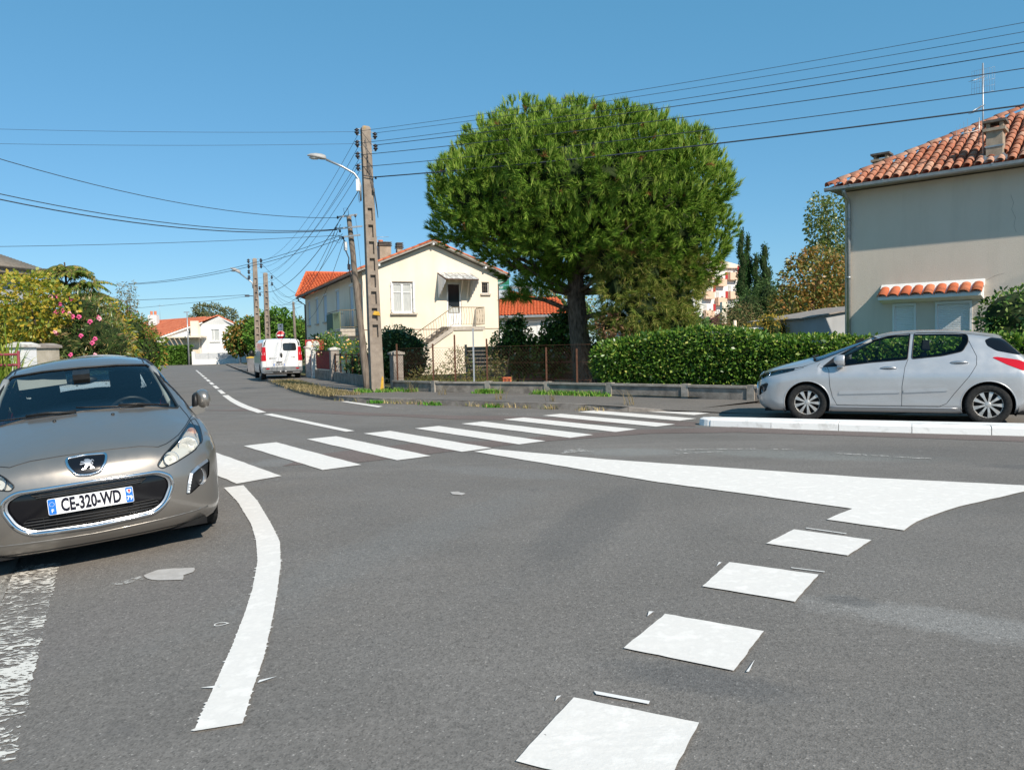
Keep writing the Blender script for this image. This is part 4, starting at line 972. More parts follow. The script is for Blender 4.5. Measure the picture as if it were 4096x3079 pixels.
def antenna(root, base, h, rods, material=None, name='television_antenna', rz=0.0):
    material = material or STEEL; m = MB(); b = Vector(base)
    m.tube([b, b + Vector((0, 0, h))], .016, 6)
    for z, ln, n, el in rods:
        d = Vector((math.cos(rz + el), math.sin(rz + el), 0)); e = Vector((-d.y, d.x, 0)); c = b + Vector((0, 0, z))
        m.tube([c - d * ln * .3, c + d * ln * .7], .010, 4)
        for i in range(n):
            q = c - d * ln * .3 + d * ln * i / max(1, n - 1); w = .10 + .05 * (1 - i / n); m.tube([q - e * w, q + e * w], .005, 4)
    return m.build(name, material, root)

# ---------------------------------------------------------------- cream house with the outside stair
def yellow_house():
    t = thing('cream_house', 'cream rendered house with red tile roof, outside stair and door canopy', 'house', (-6.92, 36.0, 0), R(23.95))
    Wd, Ln, ze, za = 6.90, 16.8, 5.07, 6.45; sl = (za - ze) / (Wd / 2)
    m = MB()
    wall_panel(m, (0, 0, 0), (1, 0, 0), (0, -1, 0), Wd, .1, ze, [(1.42, 2.42, 3.13, 4.58), (4.16, 4.93, 2.45, 4.63), (6.02, 6.42, 4.09, 4.67)], .14)
    m.add([(0, 0, ze), (Wd, 0, ze), (Wd / 2, 0, za)], [(0, 1, 2)])
    m.build('gable_wall', CREAM, t)
    m = MB()
    side_open = [(14.86, 15.76, 3.1, 4.6), (11.86, 12.83, 3.1, 4.6), (9.06, 10.18, 3.1, 4.6), (5.49, 6.41, 3.1, 4.6), (2.04, 2.91, 2.48, 4.58), (11.94, 12.6, 1.5, 2.08), (8.46, 10.66, .3, 2.09), (5.28, 5.9, 1.45, 2.07), (1.1, 1.9, 1.2, 2.0)]
    wall_panel(m, (0, 0, 0), (0, 1, 0), (-1, 0, 0), Ln, .1, ze, side_open, .12); m.build('side_wall', CREAM, t)
    m = MB(); m.add([(Wd, 0, .1), (Wd, Ln, .1), (Wd, Ln, ze), (Wd, 0, ze)], [(0, 1, 2, 3)]); m.add([(0, Ln, .1), (Wd, Ln, .1), (Wd, Ln, ze), (Wd / 2, Ln, za), (0, Ln, ze)], [(0, 1, 2, 3, 4)]); m.build('rear_wall', CREAM, t)
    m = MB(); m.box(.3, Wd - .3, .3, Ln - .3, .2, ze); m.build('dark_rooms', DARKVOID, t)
    m = MB(); m.bar((.0, -.004, 2.33), (Wd, -.004, 2.33), .012, .03); m.build('plinth_line', RUSTIRON, t)
    # roof slopes with overhang
    roof = MB(); ov, ex = .50, .36; zt = lambda x: za + .14 - sl * abs(x - Wd / 2)
    for sg in (-1, 1):
        xe = Wd / 2 + sg * (Wd / 2 + ov)
        top = [(Wd / 2, -ex, zt(Wd / 2)), (xe, -ex, zt(xe)), (xe, Ln + .3, zt(xe)), (Wd / 2, Ln + .3, zt(Wd / 2))]
        roof.add(top + [(x, y, z - .09) for x, y, z in top], [(0, 1, 2, 3), (7, 6, 5, 4), (0, 4, 5, 1), (1, 5, 6, 2), (2, 6, 7, 3)])
    rf = roof.build('roof', SOFFIT, t)
    tp = tile_proto(.42, .095, .078).mesh('verge_tile', TILEV)
    n = 11
    for sg in (-1, 1):
        for i in range(n):
            xe = Wd / 2 + sg * (Wd / 2 + ov); x = xe + (Wd / 2 - xe) * (i / n); d = Vector((-sg, 0, sl)).normalized(); u = Vector((0, 1, 0)); w = d.cross(u) if sg < 0 else u.cross(d)
            if w.z < 0: w = -w
            for yy in (-ex + .07, -ex + .27):
                M = Matrix.Translation((x, yy, zt(x) + .012 + .01 * (i % 2))) @ Matrix((u, d, w)).transposed().to_4x4()
                o = link('tile', tp, rf); o.matrix_local = M
    m = MB()
    for k in range(8): m.tube([(Wd / 2, -ex + .05 + .42 * k, zt(Wd / 2) + .01), (Wd / 2, -ex + .47 + .42 * k, zt(Wd / 2) + .035)], [.085, .105], 8)
    m.build('ridge_tiles', TILE, rf)
    for sg in (-1, 1):
        xe = Wd / 2 + sg * (Wd / 2 + ov); d = Vector((-sg, 0, sl)).normalized(); N = Vector((sg * sl, 0, 1)).normalized()
        tile_field('roof_tiles', t, (xe, -ex + .4, zt(xe) + .0), (0, 1, 0), d, N, 78, 11, .215, .38, lambda u, v: True, TILE, 3, rf)
    for x in (0.75, Wd / 2, Wd - .75):
        for _ in (0,): m = MB(); z = zt(x) - .09; m.bar((x, -.34, z - .06), (x, .0, z - .06), .09, .10); m.build('purlin_end', WHITEWOOD, rf)
    # gutters and downpipes
    for x, sg in ((-ov - .04, -1), (Wd + ov + .04, 1)):
        m = MB(); z = zt(-ov) - .06; m.tube([(x, -.3, z), (x, Ln + .2, z)], .06, 8); m.build('gutter', DARKZINC, t)
        m = MB(); xx = -.05 if sg < 0 else Wd + .06; y = .10 if sg > 0 else Ln - .1
        m.tube([(x, y - .3, z - .03), (x - sg * .1, y - .1, z - .22), (xx, y, z - .45), (xx, y, .15)], .045, 8); m.build('downpipe', DARKZINC, t)
    m = MB(); m.tube([(-.54, -.15, zt(-ov) - .08), (-.35, .1, zt(-ov) - .3), (-.06, .25, zt(-ov) - .52), (-.06, .25, .15)], .045, 8); m.build('downpipe', DARKZINC, t)
    # gable window with folded shutters
    wf = window_unit(t, (1.42, 0, 0), (1, 0, 0), (0, -1, 0), 1.0, 3.13, 4.58, .09, CURTAIN, (.5,), (.68,), PVC, .075)
    for x0 in (1.34, 2.43):
        m = MB(); m.box(x0, x0 + .075, -.07, -.005, 3.17, 4.60)
        for z in (3.3, 3.85, 4.45): m.box(x0 - .012, x0 + .087, -.085, -.07, z - .03, z + .03)
        m.build('folded_shutter', WHITEWOOD, t)
    m = MB(); m.box(1.30, 2.62, -.14, .0, 3.04, 3.12); m.build('window_sill', STONE, t)
    m = MB(); m.box(1.40, 2.46, -.01, .02, 4.585, 4.63); m.build('window_lintel', DARKZINC, t)
    # little grilled window
    window_unit(t, (6.02, 0, 0), (1, 0, 0), (0, -1, 0), .40, 4.09, 4.67, .10, PANE, (), (), PVC, .04)
    m = MB(); m.box(5.95, 6.49, -.1, 0, 4.0, 4.08); m.build('window_sill', STONE, t)
    m = MB()
    for k in range(3): m.tube([(6.08 + .12 * k, -.02, 4.09), (6.12 + .10 * k, -.02, 4.38), (6.08 + .12 * k, -.02, 4.67)], .006, 4)
    for k in range(2): m.tube([(6.02, -.02, 4.25 + .22 * k), (6.42, -.02, 4.25 + .22 * k)], .006, 4)
    m.build('window_grille', IRON, t)
    # entrance door
    m = MB()
    for x0, x1, a, b in ((4.16, 4.25, 2.45, 4.63), (4.84, 4.93, 2.45, 4.63), (4.25, 4.84, 4.53, 4.63), (4.25, 4.84, 2.45, 3.12)): m.box(x0, x1, .05, .10, a, b)
    dr = m.build('entrance_door', PVC, t)
    m = MB(); m.add([(4.25, .08, 3.12), (4.84, .08, 3.12), (4.84, .08, 4.53), (4.25, .08, 4.53)], [(0, 1, 2, 3)]); m.build('door_pane', PANE, dr)
    m = MB(); m.add([(4.30, .078, 3.15), (4.79, .078, 3.15), (4.79, .078, 3.42), (4.30, .078, 3.42)], [(0, 1, 2, 3)]); m.build('door_lace', CURTAIN, dr)
    m = MB(); m.tube([(4.27, .02, 3.45), (4.27, -.02, 3.45), (4.36, -.02, 3.45)], .012, 5); m.build('door_handle', STEEL, dr)
    m = MB()
    for k in range(4): m.box(4.28 + .14 * k, 4.40 + .14 * k, .04, .052, 2.55, 3.05)
    m.build('door_panel', PVC, dr)
    # canopy
    xa, xb, dp = 3.72, 5.42, 1.15; zb, zf = 5.06, 4.68; sc = (zb - zf) / dp
    cn = MB(); m = cn; m.bar((xa, 0, zb), (xb, 0, zb), .05, .05); m.bar((xa, -dp, zf), (xb, -dp, zf), .05, .05)
    for k in range(6): x = xa + (xb - xa) * k / 5; m.bar((x, 0, zb), (x, -dp, zf), .03, .05)
    cano = m.build('door_canopy', RUSTIRON, t)
    GL = mat('mossy_canopy_sheet', (.30, .30, .28), (.72, .72, .70), 7, .6, lo=.42, hi=.58)
    for k in range(5):
        x0 = xa + (xb - xa) * k / 5 + .02; x1 = xa + (xb - xa) * (k + 1) / 5 - .02
        m = MB(); m.add([(x0, 0, zb + .03), (x1, 0, zb + .03), (x1, -dp - .04, zf + .025), (x0, -dp - .04, zf + .025)] + [(x0, 0, zb + .02), (x1, 0, zb + .02), (x1, -dp - .04, zf + .015), (x0, -dp - .04, zf + .015)], [(0, 1, 2, 3), (7, 6, 5, 4), (0, 4, 5, 1), (1, 5, 6, 2), (2, 6, 7, 3), (3, 7, 4, 0)]); m.build('canopy_sheet', GL, cano)
    for x in (xa, xb):
        for k in range(5):
            y0, y1 = -dp * k / 5, -dp * (k + 1) / 5; ztop0 = zb - sc * dp * k / 5; ztop1 = zb - sc * dp * (k + 1) / 5; zl = 3.82 + (zf - .15 - 3.82) * (k + .4) / 5
            m = MB(); P = [(y0 - .01, ztop0), (y1 + .01, ztop1), (y1 + .01, zl + .10), ((y0 + y1) / 2, zl - .02), (y0 - .01, zl + .04)]
            m.prism(P, lambda y, z: (x - .008, y, z), lambda y, z: (x + .008, y, z)); m.build('canopy_side_board', WHITEWOOD, cano)
    # outside stair with landing
    m = MB(); x0, xl0, xl1, dpt = 2.05, 4.05, 5.70, 1.15
    m.box(xl0, xl1, -dpt, -.005, 2.24, 2.42); ld = m.build('landing', STONE, t)
    nst = 8; ztop = 2.42; zlow = 1.02
    for i in range(nst):
        z = zlow + (ztop - zlow) * (i + .0) / nst; xs0 = x0 + (xl0 - x0) * i / nst
        m = MB(); m.box(xs0, xs0 + (xl0 - x0) / nst + .03, -dpt, -.006, z, z + .17); m.build('stair_step', CONCR, ld)
    m = MB(); m.prism([(x0 - .15, .15), (xl0, .15), (xl0, 2.24), (x0 - .15, .86)], lambda x, z: (x, -dpt + .06, z), lambda x, z: (x, -.008, z)); m.prism([(xl0 + .001, .15), (xl1 - .1, .15), (xl1 - .1, 2.239), (xl0 + .001, 2.239)], lambda x, z: (x, -dpt + .06, z), lambda x, z: (x, -.009, z)); m.build('stair_wall', CREAM, t)
    m = MB(); m.prism([(x0 - .2, .80), (xl0, 2.20), (xl0 + .02, 2.42), (x0 - .2, 1.02)], lambda x, z: (x, -dpt - .02, z), lambda x, z: (x, -dpt + .055, z)); m.build('stair_string', STONE, t)
    def rail(P, n):
        m = MB(); P = [Vector(p) for p in P]; U = Vector((0, 0, .92)); L0 = Vector((0, 0, .10))
        for i in range(len(P) - 1):
            m.tube([P[i] + U, P[i + 1] + U], .020, 5); m.tube([P[i] + L0, P[i + 1] + L0], .014, 4); k = n[i]
            for j in range(k + 1):
                q = P[i].lerp(P[i + 1], j / k); e = P[i].lerp(P[i + 1], min(1, (j + .35) / k)); m.tube([q + L0, e + L0 + (U - L0) * .5, q + U], .009, 4)
        m.build('stair_railing', IRON, t)
    rail([(x0, -dpt, 1.1), (xl0, -dpt, 2.42), (xl1 - .03, -dpt, 2.42), (xl1 - .03, -.05, 2.42)], [16, 12, 10])
    # balcony on the shaded side
    m = MB(); m.box(-.92, -.003, .9, 4.4, 2.30, 2.42); bl = m.build('balcony', STONE, t)
    GREENP = mat('dark_green_panel', (.02, .06, .04), (.03, .08, .05), 9, .6); YELP = mat('pale_yellow_panel', (.50, .50, .22), (.60, .58, .28), 9, .6)
    for y0, y1, mm in ((2.75, 4.38, GREENP), (.95, 2.7, YELP)): m = MB(); m.box(-.91, -.885, y0, y1, 2.45, 3.25); m.build('balcony_panel', mm, bl)
    m = MB()
    for a, b in (((-.89, .92, 3.32), (-.89, 4.38, 3.32)), ((-.89, .92, 3.32), (-.02, .92, 3.32)), ((-.89, 4.38, 3.32), (-.02, 4.38, 3.32)), ((-.89, .92, 2.5), (-.02, .92, 2.5))): m.tube([a, b], .018, 5)
    for k in range(9): m.tube([(-.89 + .107 * k, .92, 2.5), (-.89 + .107 * k, .92, 3.32)], .008, 4)
    for k in range(4): m.tube([(-.87, 1.3 + k * .3, 2.5), (-.93, 1.45 + k * .3, 3.2)], .02, 4)
    m.build('balcony_railing', IRON, bl)
    m = MB(); m.box(-.9, -.003, .9, 1.5, 2.08, 2.28); m.build('balcony_bracket', STONE, bl)
    # side windows with closed blue-grey shutters
    for (y0, y1, a, b) in side_open[:5]:
        slatted(t, 'roller_shutter', (0, y0, 0), (0, 1, 0), (-1, 0, 0), y1 - y0, a, b, 20, SHUTTER, .012, .06)
        if a > 3: m = MB(); m.box(-.1, -.002, y0 - .06, y1 + .06, a - .08, a - .01); m.build('window_sill', STONE, t)
        m = MB(); m.box(-.02, .03, y0 - .02, y1 + .02, b + .005, b + .12); m.build('shutter_box', WHITEWOOD, t)
    for (y0, y1, a, b) in side_open[5:]:
        window_unit(t, (0, y0, 0), (0, 1, 0), (-1, 0, 0), y1 - y0, a, b, .08, PANE, (.5,), (), PVC, .05)
    # far wing with hipped roof
    m = MB(); m.box(3.2, 9.5, Ln + .02, 27, .1, 5.05); m.build('wing_wall', CREAM, t)
    E0 = Vector((-.55, Ln + .15, 5.10)); R0 = Vector((.95, 21.9, 7.15)); R1 = Vector((8.5, 21.9, 7.15)); E1 = Vector((10.0, Ln + .15, 5.10)); E2 = Vector((10, 27.4, 5.1)); E3 = Vector((2.9, 27.4, 5.1))
    m = MB(); m.add([E0, E1, R1, R0, E2, E3], [(0, 1, 2, 3), (4, 5, 3, 2), (5, 0, 3), (1, 4, 2), (0, 5, 4, 1)]); wr = m.build('wing_roof', NEWTILE, t)
    V = Vector((0, 4.75, 2.05)); vl = V.length; V.normalize(); N = Vector((0, -2.05, 4.75)).normalized()
    tile_field('wing_roof_tiles', t, E0, (1, 0, 0), V, N, 49, 15, .215, vl / 15, lambda u, v: u > v * (1.5 / vl) and u < 10.5 - v * (1.5 / vl), NEWTILE, 4, wr)
    m = MB(); m.tube([E0 + Vector((0, 0, .03)), R0 + Vector((0, 0, .05)), R1 + Vector((0, 0, .05))], .09, 6); m.build('hip_ridge', NEWTILE, wr)
    # chimneys
    def stack(x, y, w, d, zb_, zt_, slabs, pot):
        m = MB(); m.box(x - w / 2, x + w / 2, y - d / 2, y + d / 2, zb_, zt_); c = m.build('chimney', BRICKC, t)
        for k in range(slabs):
            z = zt_ + .04 + k * .085; m = MB(); m.box(x - w / 2 - .05 + .01 * k, x + w / 2 + .05 - .01 * k, y - d / 2 - .05, y + d / 2 + .05, z, z + .045); m.box(x - w / 2 + .06, x - w / 2 + .12, y - .1, y + .1, z - .045, z); m.box(x + w / 2 - .12, x + w / 2 - .06, y - .1, y + .1, z - .045, z); m.build('chimney_slab', DARKSLAB, c)
        if pot: m = MB(); m.lathe([(.10, 0), (.13, .03), (.12, .3), (.135, .36), (.11, .36), (.10, .05)], 12, Matrix.Translation((x - w * .3, y, zt_ + .0))); m.build('chimney_pot', TILE, c)
    stack(2.28, 4.5, .62, .5, 5.6, 6.85, 3, True); stack(3.02, 4.2, .30, .3, 6.0, 6.72, 4, False)
    antenna(t, (1.9, 4.55, 6.1), 1.3, [(1.28, .9, 9, 0.0), (1.1, .4, 4, .4)], STEEL, rz=-.3)
    return t
yellow_house()

# ---------------------------------------------------------------- beige house on the right
def right_house():
    t = thing('beige_house', 'beige rendered two-storey house with weathered canal tile roof, right edge', 'house', (9.14, 20.9, 0), math.atan2(-.65, .76))
    Lw, dpth, ze, sl = 13.0, 7.6, 5.36, .53
    m = MB(); ops = [(1.20, 1.76, .9, 2.29), (2.20, 3.02, .3, 2.29)]
    wall_panel(m, (0, 0, 0), (1, 0, 0), (0, -1, 0), Lw, .05, ze, ops, .10); m.build('front_wall', BEIGE, t)
    m = MB(); m.add([(0, 0, .05), (0, dpth, .05), (0, dpth, ze), (0, 0, ze)], [(0, 1, 2, 3)]); m.add([(0, dpth, .05), (Lw, dpth, .05), (Lw, dpth, ze), (0, dpth, ze)], [(0, 1, 2, 3)]); m.add([(Lw, 0, .05), (Lw, dpth, .05), (Lw, dpth, ze), (Lw, 0, ze)], [(0, 1, 2, 3)]); m.build('rear_walls', BEIGE, t)
    # hairline cracks in the render
    CRK = NT('crack').set((.20, .16, .13), .95)
    for P in ([(3.80, 4.75), (3.86, 4.55), (3.82, 4.4), (3.9, 4.2), (3.87, 4.0), (3.92, 3.85)], [(3.0, 2.75), (3.25, 2.72), (3.5, 2.85), (3.7, 2.9)]):
        m = MB(); m.tube([(x, -.001, z) for x, z in P], .003, 4); m.build('wall_crack', CRK, t)
    # roof: hipped planes
    ov = .47; zE = 5.45; hr = (dpth + 2 * ov) / 2
    A = Vector((-.30, -ov, zE)); B = Vector((Lw + ov, -ov, zE)); Cc = Vector((Lw + ov, dpth + ov, zE)); D = Vector((-.30, dpth + ov, zE)); P = Vector((-.30 + hr * .92, -ov + hr * .92, zE + sl * hr * .92)); Q = Vector((Lw + ov - hr, -ov + hr * .92, P.z))
    m = MB(); m.add([A, B, Q, P, Cc, D], [(0, 1, 2, 3), (4, 5, 3, 2), (5, 0, 3), (1, 4, 2)])
    CHAN = mat('channel_tiles', (.25, .075, .04), (.38, .13, .07), 4, .95, bump=.3); rf = m.build('roof', CHAN, t)
    m = MB(); m.add([A - Vector((0, 0, .06)), B - Vector((0, 0, .06)), Cc - Vector((0, 0, .06)), D - Vector((0, 0, .06))], [(0, 1, 2, 3)]); m.build('soffit', SOFFIT, t)
    V = Vector((0, 1, sl)).normalized(); U = Vector((1, 0, 0)); N = U.cross(V); pr = tile_proto(.40, .092, .075).mesh('tile', TILEO)
    pitch, row = .225, .33; sv = math.hypot(1, sl)
    for i in range(27):
        u = .12 + i * pitch
        for j in range(12):
            v = j * row; yv = v / sv
            if yv + .15 > min(u + .05, hr * .92): continue
            if 3.78 < u < 4.15 and .1 < yv < .42: continue
            o = link('tile', pr, rf); r3 = Matrix((U, V, N)).transposed().to_4x4()
            o.matrix_local = Matrix.Translation(A + U * (u + random.uniform(-.008, .008)) + V * (v - .03) + N * (.03 + (.022 if True else 0))) @ r3 @ Matrix.Rotation(R(-2.2), 4, 'X') @ Matrix.Rotation(random.uniform(-.03, .03), 4, 'Z')
    # hip and ridge tiles
    hp = tile_proto(.42, .115, .095).mesh('hip_tile', TILEO)
    d = (P - A); n = int(d.length / .34); d.normalize(); s = d.cross(Vector((0, 0, 1))).normalized(); nn = s.cross(d)
    for k in range(n + 1):
        o = link('hip_tile', hp, rf); o.matrix_local = Matrix.Translation(A + d * (.34 * k) + nn * (.055 + .012 * (k % 2))) @ Matrix((s, d, nn)).transposed().to_4x4()
    for k in range(9):
        o = link('hip_tile', hp, rf); o.matrix_local = Matrix.Translation(P + Vector((.34 * k, 0, .05 + .01 * (k % 2)))) @ Matrix((Vector((0, -1, 0)), Vector((1, 0, 0)), Vector((0, 0, 1)))).transposed().to_4x4()
    for k in range(12):
        m2 = D - P
    # gutter, bracket, downpipe
    m = MB()
    prof = [(-.0, .0), (-.02, -.06), (-.07, -.09), (-.12, -.06), (-.13, .01), (-.12, .01), (-.105, -.05), (-.07, -.075), (-.03, -.05), (-.01, .0)]
    m.prism(prof, lambda y, z: (-.36, -ov + y, zE - .02 + z), lambda y, z: (Lw, -ov + y, zE - .02 + z)); gt = m.build('gutter', ZINC, t)
    for x in np.arange(.3, 6, .8): m = MB(); m.box(x - .02, x + .02, -ov - .135, -ov + .02, zE - .03, zE + .004); m.build('gutter_bracket', ZINC, gt)
    m = MB(); m.tube([(.12, -ov - .06, zE - .1), (.12, -ov + .05, zE - .22), (.12, -.12, zE - .32), (.12, -.075, zE - .5), (.12, -.075, .2)], .05, 10); dp = m.build('downpipe', ZINC, t)
    for z in (1.5, 3.05, 4.6): m = MB(); m.lathe([(.052, -.03), (.06, -.03), (.06, .03), (.052, .03)], 10, Matrix.Translation((.12, -.075, z))); m.build('pipe_collar', ZINC, dp)
    # white awning with one row of tiles over the shuttered openings
    m = MB(); m.prism([(-.003, 2.72), (-.003, 2.30), (-.42, 2.38), (-.42, 2.46), (-.05, 2.70)], lambda y, z: (.95, y, z), lambda y, z: (3.27, y, z)); aw = m.build('awning', WHITER, t)
    m = MB(); m.prism([(-.002, 2.80), (-.002, 2.66), (-.14, 2.58), (-.16, 2.63)], lambda y, z: (.93, y, z), lambda y, z: (3.29, y, z)); m.build('awning_flashing', WHITER, aw)
    at_ = tile_proto(.42, .10, .085, 7).mesh('awning_tile', TILEV)
    for k in range(9):
        vv = Vector((0, 1, .62)).normalized(); nn = Vector((1, 0, 0)).cross(vv); o = link('awning_tile', at_, aw); o.matrix_local = Matrix.Translation((1.05 + .265 * k, -.45, 2.455)) @ Matrix((Vector((1, 0, 0)), vv, nn)).transposed().to_4x4() @ Matrix.Diagonal((1.25, 1, 1.0, 1))
    for x0, w, zb in ((1.20, .56, .9), (2.20, .82, .3)):
        slatted(t, 'roller_shutter', (x0 + .05, 0, 0), (1, 0, 0), (0, -1, 0), w - .1, zb, 2.22, int((2.22 - zb) / .045), PVC, .010, .05)
        m = MB(); m.box(x0, x0 + .05, -.02, .05, zb, 2.285); m.box(x0 + w - .05, x0 + w, -.02, .05, zb, 2.285); m.box(x0 + .05, x0 + w - .05, -.02, .05, 2.22, 2.285); m.build('shutter_frame', PVC, t)
    # chimneys
    def stack(x, y, w, d, z0, z1, ro=True):
        m = MB(); m.box(x - w / 2, x + w / 2, y - d / 2, y + d / 2, z0, z1); c = m.build('chimney', BRICKC, t)
        m = MB(); m.box(x - w / 2 - .06, x + w / 2 + .06, y - d / 2 - .06, y + d / 2 + .06, z1, z1 + .07); m.build('chimney_slab', BRICKC, c)
        for sx in (-1, 1): m = MB(); m.box(x + sx * w * .4 - .04, x + sx * w * .4 + .04, y - d * .4, y + d * .4, z1 + .071, z1 + .2); m.build('chimney_brick', BRICKC, c)
        m = MB(); m.box(x - w / 2 - .07, x + w / 2 + .07, y - d / 2 - .05, y + d / 2 + .05, z1 + .201, z1 + .26); m.build('chimney_slab', DARKSLAB, c)
        return c
    c = stack(3.48, .0, .34, .40, 5.45, 6.28)
    m = MB(); m.box(3.22, 3.76, -.30, -.21, 5.50, 5.66); m.box(3.27, 3.31, -.25, .25, 5.5, 5.72); m.box(3.66, 3.70, -.25, .25, 5.5, 5.72); m.build('lead_flashing', ZINC, c)
    m = MB(); m.box(3.29, 3.67, -.215, -.2, 5.90, 5.94); m.build('strap', ZINC, c)
    stack(-.35, 4.9, .42, .42, 5.6, 7.05)
    m = MB(); m.tube([(3.24, -.12, 5.62), (3.22, -.12, 7.95)], .018, 6); mast = m.build('television_antenna', STEEL, t)
    m = MB(); Z = 7.55
    for k in range(10): m.tube([(2.98 + .053 * k, -.05, Z - .28), (2.98 + .053 * k, -.05, Z + .28)], .003, 3)
    for k in range(5): m.tube([(2.98, -.05, Z - .28 + .14 * k), (3.46, -.05, Z - .28 + .14 * k)], .003, 3)
    m.build('antenna_grid', STEEL, mast)
    m = MB(); m.tube([(3.22, -.12, 7.62), (3.1, -.6, 7.45)], .010, 4)
    for k in range(6): q = Vector((3.22, -.12, 7.62)).lerp(Vector((3.1, -.6, 7.45)), k / 5); m.tube([q + Vector((-.10, .02, 0)), q + Vector((.10, -.02, 0))], .005, 3)
    m.tube([(3.22, -.12, 6.95), (3.05, -.5, 6.75)], .012, 4)
    for k in range(7): q = Vector((3.22, -.12, 6.95)).lerp(Vector((3.05, -.5, 6.72)), k / 6); m.tube([q + Vector((-.06, .02, 0)), q + Vector((.06, -.02, 0))], .008, 3)
    m.tube([(3.10, .2, 6.1), (3.10, .2, 6.75)], .012, 4); m.tube([(3.10, .2, 6.45), (2.55, .1, 6.38)], .010, 4)
    for k in range(5): m.tube([(2.55 + .08 * k, .1, 6.25 - .05 * k), (2.55 + .08 * k, .1, 6.52 + .06 * k)], .004, 3)
    m.build('antenna_rods', STEEL, mast)
    return t
right_house()

# ---------------------------------------------------------------- white house at the end of the street
def white_house():
    t = thing('white_house', 'white rendered house with low red roof at the end of the street', 'house', (-43.0, 101.0, 0), 0)
    TILEW = island_mat('red_roof_tiles', [(.45, .11, .055), (.60, .19, .10), (.52, .15, .08)], .9, .2)
    V0, A, B = Vector((-47.5, 100.2, 3.28)), Vector((-39.0, 102.0, 6.38)), Vector((-51.5, 112.0, 6.42)); Rg = B - A; E = Vector((-36.7, 102.2, 5.22)); W = dict(world=True)
    bl = Vector((-41.2, 101.7, 0)); br = Vector((-37.2, 102.3, 0)); U = (br - bl).normalized(); N = Vector((U.y, -U.x, 0))
    m = MB(); m.add([V0 + Vector((.4, .25, -3.2)), bl + Vector((0, .15, .05)), bl + Vector((0, .15, 5.42)), V0 + Vector((.4, .25, -.02))], [(0, 1, 2, 3)]); m.build('side_wall', WHITER, t, **W)
    m = MB(); wall_panel(m, bl, U, N, (br - bl).length, .05, 5.28, [(1.25, 2.3, 3.05, 4.6)], .15); m.add([bl + Vector((0, 0, 5.28)), br + Vector((0, 0, 5.28)), A + Vector((.1, -.25, -.12))], [(0, 1, 2)])
    m.add([br, br + Rg * .6, br + Rg * .6 + Vector((0, 0, 5.28)), br + Vector((0, 0, 5.28))], [(0, 1, 2, 3)]); m.build('gable_wall', WHITER, t, **W)
    Mi = frame(t).inverted()
    window_unit(t, Mi @ (bl + U * 1.25), U, N, 1.05, 3.05, 4.6, .12, CURTAIN, (.35,), (), PVC, .08)
    m = MB(); m.bar(bl + U * 1.1 + N * .07 + Vector((0, 0, 2.97)), bl + U * 2.45 + N * .07 + Vector((0, 0, 2.97)), .14, .12); m.build('window_sill', WHITER, t, **W)
    # roof
    m = MB(); m.add([V0, A, B, V0 + Rg, E, E + Rg], [(0, 1, 2, 3), (1, 4, 5, 2)]); rf = m.build('roof', TILEW, t, **W)
    Vs = A - V0; Un = Rg.normalized(); Vn = (Vs - Un * Vs.dot(Un)).normalized(); Nn = Vn.cross(-Un); Nn = Nn if Nn.z > 0 else -Nn
    O = V0; sh = Vs.dot(Un); H_ = (Vs - Un * sh).length; nr = int(H_ / .38)
    tile_field('roof_tiles', t, Mi @ (O - Un * 2.5), Un, Vn, Nn, 80, nr, .24, H_ / nr, lambda u, v: 0 < (u - 2.5) - sh * v / H_ < Rg.length, TILEW, 3, rf)
    for a_, b_ in ((V0, A), (A, E)):
        n = int((b_ - a_).length / .4)
        for k in range(n):
            p, q = a_.lerp(b_, k / n), a_.lerp(b_, (k + 1) / n); up = Vector((0, -.05, .06)); m = MB(); m.tube([p + up, q + up + Vector((0, 0, .03))], .11, 6); m.build('verge_tile', TILEW, rf, **W)
    m = MB(); m.bar(A + Vector((.1, -.12, -.12)), E + Vector((0, -.12, -.12)), .05, .14); m.bar(V0 + Vector((0, -.1, -.14)), A + Vector((-1.9, -.5, -.85)), .06, .16); m.build('verge_board', WHITER, rf, **W)
    m = MB(); m.box(-42.3, -41.3, 101.0, 101.6, 3.7, 5.75); m.build('porch_wall', CREAM, t, **W)
    m = MB(); m.box(-45.3, -40.4, 99.6, 101.55, 3.55, 3.75); pg = m.build('porch_roof', CREAM, t, **W)
    for q in range(4): m = MB(); m.bar((-45.2 + q * .62, 99.6, 3.6), (-44.75 + q * .62, 100.0, 2.45), .14, .14); m.build('pergola_beam', BRICKC, pg, **W)
    m = MB(); m.box(-46.4, -45.0, 100.3, 100.4, 2.8, 3.0); m.build('painted_shade_strip', DARKVOID, t, **W)  # dark strip on the wall, the shade is only its colour
    m = MB(); m.box(-42.6, -42.25, 101.2, 101.3, 4.1, 4.6); m.build('small_window', PANE, t, **W)
    m = MB(); m.box(-43.4, -41.3, 101.3, 101.5, .3, 3.5); m.build('porch_opening', CREAM, t, **W)
    m = MB(); m.box(-51.4, -50.2, 108.5, 109.4, 5.0, 7.05); c = m.build('chimney', WHITER, t, **W)
    for x in (-51.1, -50.55): m = MB(); m.lathe([(.16, 0), (.18, .55), (.13, .55), (.12, .05)], 10, Matrix.Translation((x, 109, 7.05))); m.build('chimney_pot', TILEW, c, **W)
    antenna(t, Mi @ Vector((-49.9, 109, 6.3)), 2.3, [(2.1, .9, 6, 0)], STEEL)
    return t
white_house()
